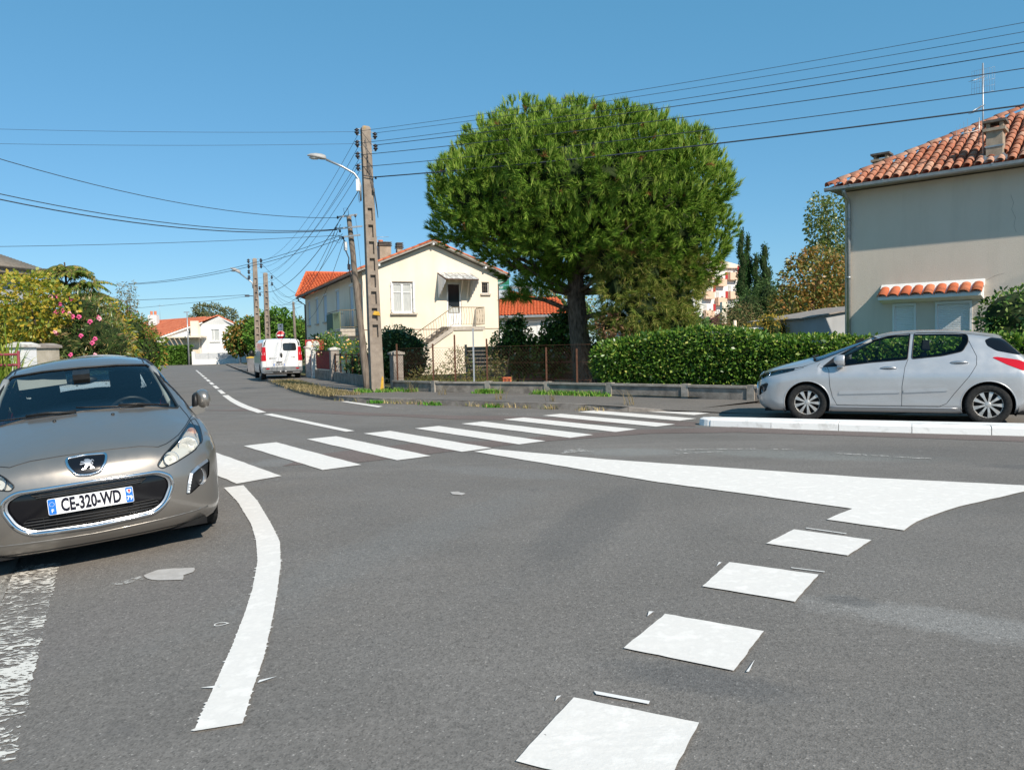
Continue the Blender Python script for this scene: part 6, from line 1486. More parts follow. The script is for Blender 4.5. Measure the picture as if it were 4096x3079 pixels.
# ---------------------------------------------------------------- overhead wires
def wirethru(label, P, r=.011, sag=.3, n=20, group='overhead wires'):
    a, b = Vector(P[0]), Vector(P[1]); m = MB()
    m.tube([a.lerp(b, k / n) - Vector((0, 0, sag * 4 * (k / n) * (1 - k / n))) for k in range(n + 1)], r * .78, 5)
    o = MB.build(m, 'overhead_wire', CABLE); return tag(o, label, 'wire', group)
WIRES_R = [(7.83, 7.95, -4.36, .0075, 'topmost thin'), (7.76, 7.72, -3.95, .0075, 'second'), (7.48, 7.52, -4.34, .009, 'third'), (7.41, 7.30, -3.95, .012, 'fourth, thicker'), (7.14, 6.85, -4.32, .012, 'fifth'), (6.79, 6.45, -4.30, .012, 'sixth'), (6.48, 6.10, -3.98, .022, 'lowest and thickest')]
for z0, ze, x0, r, nm in WIRES_R:
    wirethru(nm + ' of seven wires running right from the near concrete pole', [(x0, 22.86, z0), (25.0, 8.3, ze + .35)], r, .45, 26)
for z0, z1, nm in ((7.83, 7.9, 'upper'), (7.48, 7.45, 'lower')): wirethru(nm + ' of two faint wires running left from the near concrete pole top', [(-4.36, 22.9, z0), (-26, 18.9, z1)], .006, .25)
lw = [((-4.38, 22.95, 7.8), (-17.5, 53.9, 7.8), .9, .008, 'first'), ((-4.38, 22.95, 7.45), (-17.5, 53.9, 7.4), 1.0, .009, 'second'), ((-4.36, 22.95, 7.1), (-17.5, 53.9, 7.0), .95, .009, 'third'), ((-4.36, 22.95, 6.95), (-17.7, 53.9, 6.6), .8, .008, 'fourth'), ((-4.35, 22.95, 6.75), (-17.7, 53.9, 6.2), .9, .009, 'fifth'), ((-4.35, 22.95, 6.25), (-17.8, 53.9, 5.75), 1.15, .016, 'sixth, thickest')]
for a, b, s, r, nm in lw: wirethru(nm + ' of the wires sagging from the near concrete pole to the far one', [a, b], r, s, 24)
for k, (a, b, s) in enumerate((((-5.5, 25.2, 5.7), (-19.6, 62.8, 7.4), 2.0), ((-5.5, 25.2, 5.5), (-19.6, 62.8, 6.9), 2.1), ((-5.45, 25.2, 5.2), (-20.2, 62.9, 6.1), 1.5), ((-5.4, 25.2, 5.0), (-22.6, 79.9, 6.4), 2.2))):
    wirethru(['topmost', 'second', 'third', 'lowest'][k] + ' of four cables from the leaning wooden pole down the side street', [a, b], .011, s, 24)
for k, (a, b, s, r) in enumerate((((-5.55, 25.2, 5.72), (-13.5, 12.6, 6.6), .75, .012), ((-5.6, 25.2, 5.35), (-14.0, 12.6, 5.75), .72, .014), ((-5.62, 25.2, 5.33), (-14.0, 12.6, 5.62), .75, .018), ((-5.5, 25.2, 5.15), (-20.0, 22.0, 4.66), .12, .010), ((-5.5, 25.2, 5.15), (-16.4, 33.0, 4.45), .30, .011), ((-5.45, 25.2, 5.05), (-16.6, 33.0, 4.42), .33, .012))):
    wirethru(['highest', 'second', 'third, thickest,', 'level', 'upper of the two low', 'lower of the two low'][k] + ' cable running left from the leaning wooden pole', [a, b], r, s, 24)
for k, (a, b, s, r) in enumerate((((-18.3, 53.8, 5.45), (-40.0, 50.0, 5.25), .25, .02), ((-18.3, 53.8, 5.35), (-36.0, 50.0, 3.95), .2, .014), ((-17.4, 54.0, 7.6), (-13.95, 52.3, 4.95), .25, .016), ((-19.5, 62.9, 7.0), (-14.1, 51.9, 4.75), .3, .012), ((-19.5, 62.9, 6.4), (-14.1, 51.8, 4.6), .35, .012), ((-19.5, 62.9, 5.9), (-14.1, 51.7, 4.45), .5, .012))):
    wirethru(['thick cable running left from the far lamp pole', 'thin cable falling left from the far lamp pole', 'cable from the far lamp pole to the cream house eave', 'upper cable from the right far pole to the cream house', 'middle cable from the right far pole to the cream house', 'lowest cable from the right far pole to the cream house'][k], [a, b], r, s, 16)

# ---------------------------------------------------------------- signs and small things
def signs():
    t = thing('no_entry_sign', 'round red no-entry sign with a white back plate above, behind the van', 'sign', (-17.45, 58.0, .1)); m = MB(); m.tube([(0, 0, 0), (0, 0, 3.3)], .035, 6); m.build('post', STEEL, t)
    m = MB(); m.lathe([(.001, .02), (.33, .02), (.33, 0), (.001, 0)], 24, Matrix.Translation((0, -.05, 2.55)) @ Matrix.Rotation(R(90), 4, 'X')); d = m.build('disc', NT('sign_red').set((.55, .02, .025), .4), t)
    m = MB(); m.lathe([(.33, .022), (.355, .022), (.355, -.002), (.33, -.002)], 24, Matrix.Translation((0, -.05, 2.55)) @ Matrix.Rotation(R(90), 4, 'X')); m.build('white_rim', WHITEP, d)
    m = MB(); m.box(-.24, .24, -.078, -.072, 2.49, 2.61); m.build('white_bar', WHITEP, d)
    m = MB(); m.box(-.22, .22, -.06, -.04, 2.0, 2.14); m.build('lower_plate', WHITEP, t)
    m = MB(); m.box(-.20, .20, -.06, -.03, 2.95, 3.42); m.build('upper_box', SATIN, t)
    m = MB(); m.box(-.06, .06, -.066, -.061, 3.2, 3.32); m.build('camera_window', PANE, t)
    t = thing('direction_sign', 'green and white overhead direction sign peeping past the cream house', 'sign', (0, 70, 0)); GREEN = NT('sign_green').set((.01, .17, .09), .5); BL = NT('sign_black').set((.02, .02, .025), .5)
    x0, x1 = -1.80, -.05
    for z0, z1, mm, nm in ((7.05, 8.05, GREEN, 'green_panel'), (6.62, 7.0, GREEN, 'green_panel'), (5.75, 6.58, NT('sign_white').set((.62, .66, .70), .5), 'white_panel')):
        m = MB(); m.box(x0, x1, -.06, 0, z0, z1); pn = m.build(nm, mm, t)
        if mm is GREEN:
            lines = [('LA ROCHE s/ YON', 7.86), ("LES SABLES d'O", 7.58), ('NANTES', 7.26)] if z0 > 7 else [('CHOLET', 6.81)]
            for tx, zz in lines:
                me = text_mesh('sign_lettering', tx, .26, WHITEP, Matrix.Translation((x1 - .06 if len(tx) > 8 else x1 - .55, -.065, zz)) @ Matrix.Rotation(R(90), 4, 'X'), .001, .004, .75, 'RIGHT'); link('sign_lettering', me, pn)
        else:
            m = MB(); m.prism([(-.52, 5.98), (-.40, 5.83), (-.28, 5.98), (-.36, 5.96), (-.36, 6.12), (-.44, 6.12), (-.44, 5.96)], lambda x, z: (x, -.063, z), lambda x, z: (x, -.061, z)); m.build('down_arrow', BL, pn)
    m = MB(); m.bar((-1.2, .1, 6.75), (1.9, .1, 6.85), .14, .26); m.build('beam', STEEL, t)
    m = MB(); m.bar((1.95, .1, .1), (1.95, .1, 7.0), .25, .25); m.build('mast', STEEL, t)
    t = thing('warning_sign_back', 'pale triangular sign back seen over the grey car roof', 'sign', (-13.85, 27.0, 0)); m = MB(); m.tube([(0, 0, 0), (0, 0, 2.2)], .03, 6); m.build('post', STEEL, t)
    m = MB(); m.prism([(-.35, 1.75), (.40, 1.68), (.02, 2.4)], lambda x, z: (x, -.05, z), lambda x, z: (x, -.035, z)); m.build('plate', mat('weathered_sign_plate', (.45, .46, .47), (.62, .62, .60), 9, .6), t)
    t = thing('wheelie_bin', 'grey wheelie bin with yellow lid half hidden by the van', 'bin', (-17.95, 52.6, .1), R(20)); m = MB()
    m.prism([(-.22, 0), (.22, 0), (.29, .92), (-.29, .92)], lambda x, z: (x, -.26 - .05 * z, z), lambda x, z: (x, .26 + .05 * z, z)); m.build('body', mat('grey_bin', (.16, .16, .17), (.2, .2, .21), 5, .7), t)
    m = MB(); m.prism([(-.31, .92), (.31, .92), (.30, .98), (0, 1.03), (-.30, .98)], lambda x, z: (x, -.34, z), lambda x, z: (x, .34, z)); m.build('lid', NT('yellow_lid').set((.62, .42, .06), .6), t)
    for x in (-.24, .24): m = MB(); m.lathe([(.001, .03), (.10, .03), (.10, -.03), (.001, -.03)], 12, Matrix.Translation((x, .3, .1)) @ Matrix.Rotation(R(90), 4, 'Y')); m.build('wheel', RUBBER, t)
signs()
# ================================================================ VEGETATION
def leaf_mat(name, cols, trans=.35, gloss=.0, rough=.5, pos=None):
    t = NT(name); t.n.remove(t.b); g = t.N('NewGeometry')
    if not name.startswith(('pine', 'older', 'dead', 'laurel')): cols = [tuple(min(.8, v * 1.75) for v in q) for q in cols]
    n = len(cols); c = t.ramp(g.outputs['Random Per Island'], [((i / max(1, n - 1)) if not pos else pos[i], cc) for i, cc in enumerate(cols)])
    d = t.N('BsdfDiffuse'); t.L(c, d.inputs[0]); tr = t.N('BsdfTranslucent'); bright = t.mix(1.0, c, (1.25, 1.3, .7), 'MULTIPLY'); t.L(bright, tr.inputs[0])
    m = t.N('MixShader'); m.inputs[0].default_value = trans; t.L(d.outputs[0], m.inputs[1]); t.L(tr.outputs[0], m.inputs[2]); out = m.outputs[0]
    if gloss:
        gl = t.N('BsdfGlossy'); gl.inputs['Roughness'].default_value = rough; gl.inputs['Color'].default_value = (.9, .95, .9, 1); m2 = t.N('MixShader'); m2.inputs[0].default_value = gloss; t.L(out, m2.inputs[1]); t.L(gl.outputs[0], m2.inputs[2]); out = m2.outputs[0]
    t.L(out, t.out.inputs[0]); return t.m
def unit(v): return v / np.maximum(np.linalg.norm(v, axis=-1, keepdims=True), 1e-9)
def rdirs(n): return unit(rng.normal(size=(n, 3)))
def blob_points(blobs, n, shell=.22, inner=.15, up=None):
    """points on and just under the surface of a union of ellipsoids, with outward directions"""
    B = np.array(blobs, float); area = (B[:, 3] * B[:, 4] + B[:, 4] * B[:, 5] + B[:, 3] * B[:, 5]); P, Dn = [], []
    need = n; guard = 0
    while need > 0 and guard < 12:
        guard += 1; k = rng.choice(len(B), int(need * 1.8) + 20, p=area / area.sum()); d = rdirs(len(k)); r = 1 - np.abs(rng.normal(0, shell, len(k))); r = np.where(rng.random(len(k)) < inner, rng.random(len(k))**.5, r)
        p = B[k, :3] + d * B[k, 3:6] * r[:, None]; nd = unit(d / B[k, 3:6])
        q = (p[:, None, :] - B[None, :, :3]) / B[None, :, 3:6]; dist = np.linalg.norm(q, axis=2); dist[np.arange(len(k)), k] = 9
        ok = (dist.min(1) > .72) & (r > .05); p, nd = p[ok][:need], nd[ok][:need]; P.append(p); Dn.append(nd); need -= len(p)
    return np.concatenate(P), np.concatenate(Dn)
def leaves(name, root, P, D, size, material, aspect=.5, jitter=.9, droop=.25, fold=.15, var=.35, kind=None):
    """one folded leaf blade at every point"""
    n = len(P); L = size * (1 + rng.uniform(-var, var, (n, 1))); ax = unit(D + rng.normal(0, jitter, (n, 3)) * .8 + np.array([0, 0, -droop])); s = unit(np.cross(ax, rdirs(n))); nn = np.cross(s, ax); W = L * aspect * .5
    V = np.stack([P, P + ax * L * .5 + s * W + nn * W * fold, P + ax * L, P + ax * L * .5 - s * W + nn * W * fold], 1).reshape(-1, 3)
    if root is not None: V = V - np.array(root.location)
    a = np.arange(n) * 4; me = np_mesh(name, V, np.stack([a, a + 1, a + 2, a + 3], 1), material); return link(name, me, root, kind)
def tufts(name, root, P, D, length, material, needles=26, spread=.75, width=.016):
    n = len(P); k = needles; ax = np.repeat(unit(D), k, 0); base = np.repeat(P, k, 0); m = n * k
    d = unit(ax * 1.0 + rdirs(m) * spread); L = length * rng.uniform(.65, 1.15, (m, 1)); off = ax * rng.uniform(-.5, .35, (m, 1)) * length
    s = unit(np.cross(d, rdirs(m))) * width * .5; b = base + off
    V = np.stack([b - s, b + s, b + d * L], 1)
    V = V.reshape(n, k * 3, 3)
    V = V.reshape(-1, 3) - np.array(root.location)
    # a thin twig joins each tuft so that it reads as one piece
    F = np.arange(m * 3).reshape(m, 3); return link(name, np_mesh(name, V, F, material), root)
BARK = mat('grey_brown_bark', (.05, .04, .033), (.12, .095, .075), 7, .95, bump=1.0, bscale=14, bdist=.04, stretch=(3, 3, .7))
PINEBARK = mat('pine_bark', (.065, .045, .035), (.20, .145, .115), 6, .95, bump=1.0, bscale=9, bdist=.05, stretch=(2.2, 2.2, .8))
TWIG = mat('brown_twigs', (.07, .05, .035), (.13, .095, .07), 9, .95)
def trunk(root, P, r, n=9, material=None, name='trunk'):
    m = MB(); m.tube(P, r, n); return m.build(name, material or BARK, root, world=True)

SHADECORE = mat('painted_inner_shade', (.012, .022, .006), (.03, .05, .012), 9, .95)  # shade inside crowns and hedges is put into this near-black green
# ---------------------------------------------------------------- the umbrella pine
def pine():
    t = thing('pine_tree', 'big round umbrella pine in front of the cream and orange-roofed houses', 'tree', (2.30, 24.0, .15))
    P = [Vector((2.32, 24.0, -.05)), Vector((2.30, 24.0, .25)), Vector((2.24, 24.0, .8)), Vector((2.15, 24.0, 1.7)), Vector((2.08, 24.0, 2.6)), Vector((2.06, 24.05, 3.6)), Vector((2.2, 24.2, 4.8)), Vector((2.4, 24.5, 6.2)), Vector((2.4, 24.8, 7.6))]
    trunk(t, P, [.45, .37, .325, .305, .29, .245, .19, .12, .06], 14, PINEBARK)
    core = [(2.25, 24.3, 5.9, 4.2, 4.1, 2.2), (1.2, 24.3, 6.85, 2.5, 2.6, 1.65), (4.45, 24.1, 4.8, 1.95, 2.3, 1.95), (-.15, 24.2, 5.8, 1.8, 2.1, 1.35), (3.4, 24.3, 6.55, 2.2, 2.3, 1.45)]
    C0 = np.array(core); small = []
    # clumps over the outside of the crown, none below its open underside
    tries = 0
    while len(small) < 260 and tries < 6000:
        tries += 1; k = random.choice([0, 0, 0, 1, 2, 2, 3, 4]); d = rdirs(1)[0]
        p = C0[k, :3] + d * C0[k, 3:6] * random.uniform(.88, 1.05)
        q = np.linalg.norm((p - C0[:, :3]) / C0[:, 3:6], axis=1); q[k] = 9
        if q.min() < .92: continue
        zmin = 4.05 + .42 * max(0, .6 - p[0]) if p[0] < 2.6 else (3.5 - .45 * (p[0] - 2.6))
        if p[2] < zmin: continue
        if any((p[0] - s[0])**2 + (p[1] - s[1])**2 + (p[2] - s[2])**2 < .56**2 for s in small): continue
        r = random.choice([.42, .52, .6, .66, .72]) * random.uniform(.9, 1.1); small.append((p[0], p[1], p[2], r, r, r * .9))
    low = [(3.9, 22.6, 3.5, 1.1, 1.0, 1.0), (4.8, 23.0, 3.0, 1.05, 1.0, 1.0), (3.8, 22.5, 2.45, .95, .9, .85), (4.7, 23.1, 2.1, .95, .9, .8), (3.1, 22.4, 3.0, .6, .7, .7), (3.1, 22.9, 2.0, .7, .7, .6), (4.1, 23.0, 1.6, 1.0, .8, .5), (5.5, 23.4, 3.5, .75, .9, .8), (3.0, 22.4, 3.9, .9, .8, .6), (5.2, 23.4, 1.7, .7, .7, .5)]
    lowl = [(.9, 23.7, 3.35, .75, .6, .35), (1.5, 23.8, 3.7, .6, .5, .4), (.2, 23.7, 2.95, .45, .4, .22)]
    N1 = leaf_mat('pine_needles', [(.055, .110, .018), (.100, .195, .026), (.155, .280, .036), (.225, .349, .052), (.310, .390, .080)], .14)
    N2 = leaf_mat('older_pine_needles', [(.091, .143, .029), (.156, .227, .044), (.234, .299, .065), (.325, .325, .091), (.390, .312, .117)], .25)
    BR = leaf_mat('dead_needles', [(.20, .09, .035), (.28, .14, .06)], .1)
    Pp, D = blob_points(small, 10500, .10, .02); up = unit(D + np.array([0, 0, .85]))
    tufts('crown', t, Pp, up, .185, N1, 30, .68, .022)
    Pi, Di = blob_points(core, 1500, .1, .1); keep = Pi[:, 2] > 3.9 + .42 * np.maximum(0, .6 - Pi[:, 0]); tufts('inner_crown', t, Pi[keep], unit(Di[keep] + np.array([0, 0, .2])), .30, N1, 22, .9, .024)
    Pl, Dl = blob_points(low, 1500, .25, .1); tufts('lower_foliage', t, Pl, unit(Dl + np.array([0, 0, -.1])), .24, N2, 24, .9, .019)
    Pl, Dl = blob_points(lowl, 300, .3, .2); tufts('low_side_branch_foliage', t, Pl, unit(Dl + np.array([0, 0, .5])), .24, N1, 26, .8, .018)
    YS = leaf_mat('pine_sunlit_young_shoots', [(.20, .34, .05), (.28, .42, .07), (.38, .48, .10), (.44, .50, .14)], .2)
    Py, Dy = blob_points(small, 4400, .05, 0); k = (Dy[:, 2] > -.1) & (Py[:, 2] > 4.6 + .33 * (2.2 - Py[:, 0])); Py, Dy = Py[k], Dy[k]  # shoots kept to the upper right, their brightness also paints the sunlit side
    tufts('sunlit_young_shoots', t, Py + Dy * .06, unit(Dy * .45 + np.array([.05, -.05, 1.0])), .21, YS, 22, .42, .024)
    Pd, Dd = blob_points(small, 130, .12, 0); tufts('dead_tufts', t, Pd, unit(Dd), .18, BR, 22, .9, .02)
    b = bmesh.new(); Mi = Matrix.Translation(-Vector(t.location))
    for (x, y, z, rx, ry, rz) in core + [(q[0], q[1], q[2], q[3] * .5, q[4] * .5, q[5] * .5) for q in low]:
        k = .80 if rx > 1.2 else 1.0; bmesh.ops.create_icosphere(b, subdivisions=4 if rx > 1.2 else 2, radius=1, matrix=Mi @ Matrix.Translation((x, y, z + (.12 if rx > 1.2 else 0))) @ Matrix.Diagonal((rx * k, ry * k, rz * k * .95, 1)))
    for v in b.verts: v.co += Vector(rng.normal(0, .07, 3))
    me = bpy.data.meshes.new('crown_shade_core'); b.to_mesh(me); b.free(); me.materials.append(SHADECORE); link('crown_shade_core', me, t)  # added dark core, its colour makes the shaded gaps between clumps
    hubs = [Vector((2.08, 24.0, 3.0)), Vector((2.06, 24.05, 3.6)), Vector((2.15, 24.1, 4.3)), Vector((2.3, 24.3, 5.2)), Vector((2.4, 24.6, 6.4))]
    for i in range(34):
        s = small[int(rng.integers(len(small)))]; e = Vector(s[:3]); h = hubs[min(4, max(0, int((e.z - 3.6) / 1.1)))]
        mid = h.lerp(e, .5) + Vector((random.uniform(-.3, .3), random.uniform(-.3, .3), -.35 + random.uniform(-.1, .2)))
        m = MB(); m.tube([h, h.lerp(mid, .5) + Vector((0, 0, -.03)), mid, mid.lerp(e, .5) + Vector((0, 0, .06)), e], [.075, .06, .045, .03, .012], 6); m.build('branch', PINEBARK, t, world=True)
    for e, h in (((-1.5, 23.6, 5.0), hubs[1]), ((-.8, 23.4, 4.6), hubs[0]), ((.0, 23.7, 2.95), Vector((2.08, 24, 2.4))), ((4.2, 22.9, 3.1), hubs[0]), ((4.9, 23.2, 2.5), Vector((2.1, 24, 2.2))), ((4.1, 23, 1.8), Vector((2.15, 24, 1.9)))):
        e = Vector(e); mid = h.lerp(e, .5) + Vector((0, 0, .15)); m = MB(); m.tube([h, mid, e], [.09, .06, .02], 6); m.build('branch', PINEBARK, t, world=True)
        for q in range(6):
            a = mid.lerp(e, random.uniform(-.3, .9)); b = a + Vector((random.uniform(-.5, .5), random.uniform(-.3, .3), random.uniform(-.2, .5))); m = MB(); m.tube([a, a.lerp(b, .5) + Vector((0, 0, .05)), b], [.02, .014, .006], 4); m.build('twig', TWIG, t, world=True)
    return t
pine()

def plant(name, label, cat, loc, blobs, n, size, cols, aspect=.5, trans=.3, gloss=0, droop=.25, stems=None, shell=.22, inner=.15, group=None, fold=.15, jitter=.9, rough=.4, core=None, pos=None):
    """bush or tree: trunk/stems plus one crown of leaves"""
    t = thing(name, label, cat, loc, 0, group)
    P, D = blob_points(blobs, n, shell, inner); leaves('crown', t, P, D, size, leaf_mat(name + '_leaves', cols, trans, gloss, rough, pos), aspect, jitter, droop, fold)
    if stems:
        for Ps, rs in stems: trunk(t, Ps, rs, 7, BARK, 'trunk' if cat == 'tree' else 'stem')
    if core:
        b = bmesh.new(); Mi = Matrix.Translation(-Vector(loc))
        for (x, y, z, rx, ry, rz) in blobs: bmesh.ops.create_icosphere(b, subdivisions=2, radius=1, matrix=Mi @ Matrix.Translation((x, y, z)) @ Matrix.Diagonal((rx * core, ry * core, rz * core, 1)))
        me = bpy.data.meshes.new('crown_shade_core'); b.to_mesh(me); b.free(); me.materials.append(SHADECORE); link('crown_shade_core', me, t)  # dark core colours the inside of the crown as shade
    return t
GREEN = [(.03, .07, .012), (.05, .105, .018), (.075, .14, .025), (.10, .17, .035)]
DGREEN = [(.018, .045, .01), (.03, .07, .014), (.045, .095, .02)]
AUT = [(.06, .09, .02), (.11, .11, .03), (.18, .12, .035), (.26, .12, .04), (.09, .12, .025)]
YEL = [(.10, .14, .02), (.22, .22, .03), (.36, .27, .035), (.30, .20, .03), (.16, .18, .025)]
BROWN = [(.09, .075, .04), (.14, .11, .055), (.10, .10, .04), (.18, .13, .07)]

# ---------------------------------------------------------------- laurel hedge behind the low wall
def hedge():
    t = thing('laurel_hedge', 'clipped glossy laurel hedge behind the low wall and silver car', 'hedge', (5, 17.2, .1))
    line = resample([(2.35, 19.35, 1.15), (2.7, 19.0, 1.45), (3.2, 18.6, 1.60), (4.2, 17.75, 1.66), (5.2, 16.95, 1.60), (5.45, 16.75, 1.44), (6.2, 16.1, 1.38), (8.0, 14.6, 1.34), (10.4, 12.6, 1.32)], .1)
    n = len(line); d = unit(np.gradient(line[:, :2], axis=0)); nrm = np.stack([d[:, 1], -d[:, 0]], 1); nrm = np.where((nrm[:, 1] > 0)[:, None], -nrm, nrm)     # towards the road
    Lf = 21000; i = rng.integers(0, n, Lf); bulge = lambda z, zt: .10 * np.sin(np.clip(z / zt, 0, 1) * 3.1)
    kind = rng.random(Lf); zt = line[i, 2]; z = np.where(kind < .70, rng.uniform(.40, 1, Lf) * zt, zt + rng.normal(0, .035, Lf)); z = np.where(kind < .70, .42 + (zt - .42) * rng.random(Lf), z)
    off = np.where(kind < .70, .02 + bulge(z, zt) + np.abs(rng.normal(0, .03, Lf)) * -1, -rng.random(Lf) * 1.0)
    edge = np.clip((z - (zt - .22)) / .22, 0, 1); off = np.where(kind < .70, off - .12 * edge**2, off)
    P = np.stack([line[i, 0] + nrm[i, 0] * off + rng.normal(0, .03, Lf), line[i, 1] + nrm[i, 1] * off + rng.normal(0, .03, Lf), z], 1)
    P[:, 2] += .03 * np.sin(P[:, 0] * 3.1) * (kind > .7)
    D = np.where((kind < .70)[:, None], np.stack([nrm[i, 0], nrm[i, 1], np.full(Lf, .25)], 1), np.array([0, -.15, 1.0]))
    # rounded left end
    Pe, De = blob_points([(2.55, 19.5, .95, .55, .55, .55), (2.75, 19.3, 1.15, .5, .6, .38)], 2200, .12, .05)
    M = leaf_mat('laurel_leaves', [(.030, .083, .013), (.068, .158, .024), (.120, .240, .033), (.195, .315, .045), (.330, .405, .075), (.510, .495, .150)], .25, .03, .35, [0, .3, .6, .82, .94, 1.0])
    leaves('foliage', t, np.concatenate([P, Pe]), np.concatenate([D, De]), .095, M, .5, .75, .15, .2)
    # solid dark core: stops light and paints the shade between the leaves
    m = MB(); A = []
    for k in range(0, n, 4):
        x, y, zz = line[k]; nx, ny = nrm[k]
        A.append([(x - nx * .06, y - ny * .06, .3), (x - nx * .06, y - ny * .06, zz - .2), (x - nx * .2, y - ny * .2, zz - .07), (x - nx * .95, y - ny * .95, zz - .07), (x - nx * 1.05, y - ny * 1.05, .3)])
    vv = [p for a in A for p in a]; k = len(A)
    m.add(vv, [(5 * i + j, 5 * i + j + 1, 5 * i + j + 6, 5 * i + j + 5) for i in range(k - 1) for j in range(4)] + [(0, 1, 2, 3, 4)]); m.build('hedge_shade_core', SHADECORE, t, world=True)
    for x, y in ((2.45, 19.35), (2.6, 19.3)): m = MB(); m.tube([(x, y, .15), (x + .05, y, .5), (x + .25, y, .9)], .025, 5); m.build('stem', TWIG, t, world=True)
    return t
hedge()
def box_hedge(label, A, B, th, z1, n, cols, size, name='hedge', z0=0.0, core=True):
    A, B = Vector(A), Vector(B); t = thing(name, label, 'hedge', ((A.x + B.x) / 2, (A.y + B.y) / 2, z0)); d = (B - A); L = d.length; d.normalize(); nn = Vector((d.y, -d.x, 0)); nn = nn if nn.y < 0 else -nn
    u = rng.random(n) * L; k = rng.random(n); z = np.where(k < .7, z0 + (z1 - z0) * rng.random(n), z1 + rng.normal(0, .05, n)); off = np.where(k < .7, rng.normal(0, .05, n), -rng.random(n) * th)
    P = np.array(A)[None, :2] + np.outer(u, np.array(d)[:2]) + np.outer(off, np.array(nn)[:2]); P = np.c_[P, z]; D = np.where((k < .7)[:, None], np.array(nn) + np.array([0, 0, .3]), np.array([0, 0, 1.0]))
    leaves('foliage', t, P, D, size, leaf_mat('hedge_leaves', cols, .25), .6)
    if core: m = MB(); c = A - nn * th / 2; c2 = B - nn * th / 2; m.bar(c + Vector((0, 0, (z0 + z1) / 2 - .1)), c2 + Vector((0, 0, (z0 + z1) / 2 - .1)), th - .15, z1 - z0 - .2); m.build('hedge_shade_core', SHADECORE, t, world=True)  # dark bar gives the hedge a painted shaded inside
    return t
box_hedge('dense green hedge before the white house at the street end', (-48.5, 98.5, 0), (-41.8, 98.9, 0), 1.6, 2.3, 3800, GREEN, .30)

# ---------------------------------------------------------------- left garden
def reed_clump(label, loc, n, h, spread, cols, name='reed_clump', w=.035, lean=(0, 0)):
    t = thing(name, label, 'plant', loc); k = 7; base = np.array(loc) + np.c_[rng.normal(0, spread * .3, (n, 2)), np.zeros(n)]; az = rng.uniform(0, 2 * np.pi, n); d = np.c_[np.cos(az), np.sin(az), np.zeros(n)] + np.array([lean[0], lean[1], 0]); H_ = h * rng.uniform(.55, 1.05, n); out = spread * rng.uniform(.4, 1.3, n)
    V = []
    for i in range(k):
        u = i / (k - 1); c = base + d * (out * u**1.8)[:, None]; c[:, 2] += H_ * (1.35 * u - .55 * u**2.6 * (out / spread)); s = np.c_[-np.sin(az), np.cos(az), np.zeros(n)] * (w * (1 - u**2) * .5 + .003); V += [c - s, c + s]
    V = np.stack(V, 1).reshape(-1, 3) - np.array(loc); a = np.arange(n)[:, None] * 2 * k; F = np.concatenate([a + np.array([2 * i, 2 * i + 1, 2 * i + 3, 2 * i + 2]) for i in range(k - 1)], 0)
    link('blades', np_mesh('blades', V, F, leaf_mat(name + '_blades', cols, .35)), t); return t
reed_clump('clump of long arching green blades at the left edge behind the red gate', (-11.45, 16.9, 0), 90, 2.35, .75, [(.08, .13, .02), (.14, .20, .03), (.24, .26, .06), (.30, .25, .10)])
reed_clump('shorter straw-coloured blades low at the left edge', (-11.6, 16.8, 0), 170, 1.2, .7, [(.16, .15, .04), (.28, .22, .08), (.34, .27, .12)], 'straw_grass_clump', .03)
plant('yellowing_tree', 'small tree with yellowing broad leaves behind the white pillar', 'tree', (-12.7, 20.3, 0), [(-12.75, 20.3, 3.05, .85, .8, .65), (-12.05, 20.2, 2.75, .62, .6, .55), (-13.4, 20.4, 3.0, .7, .7, .7), (-12.5, 20.2, 2.35, .7, .6, .5), (-13.0, 20.3, 2.4, .8, .6, .6), (-12.9, 20.4, 1.7, .7, .5, .5)], 2900, .115, YEL + [(.12, .16, .03)], .75, .4, .03, .5, [([(-12.68, 20.3, 0), (-12.66, 20.3, 1.3), (-12.6, 20.3, 2.2), (-12.75, 20.3, 3.0)], [.05, .045, .035, .01]), ([(-12.66, 20.3, 1.4), (-12.4, 20.3, 2.0), (-12.1, 20.3, 2.6)], [.035, .025, .01])], .25, .3)
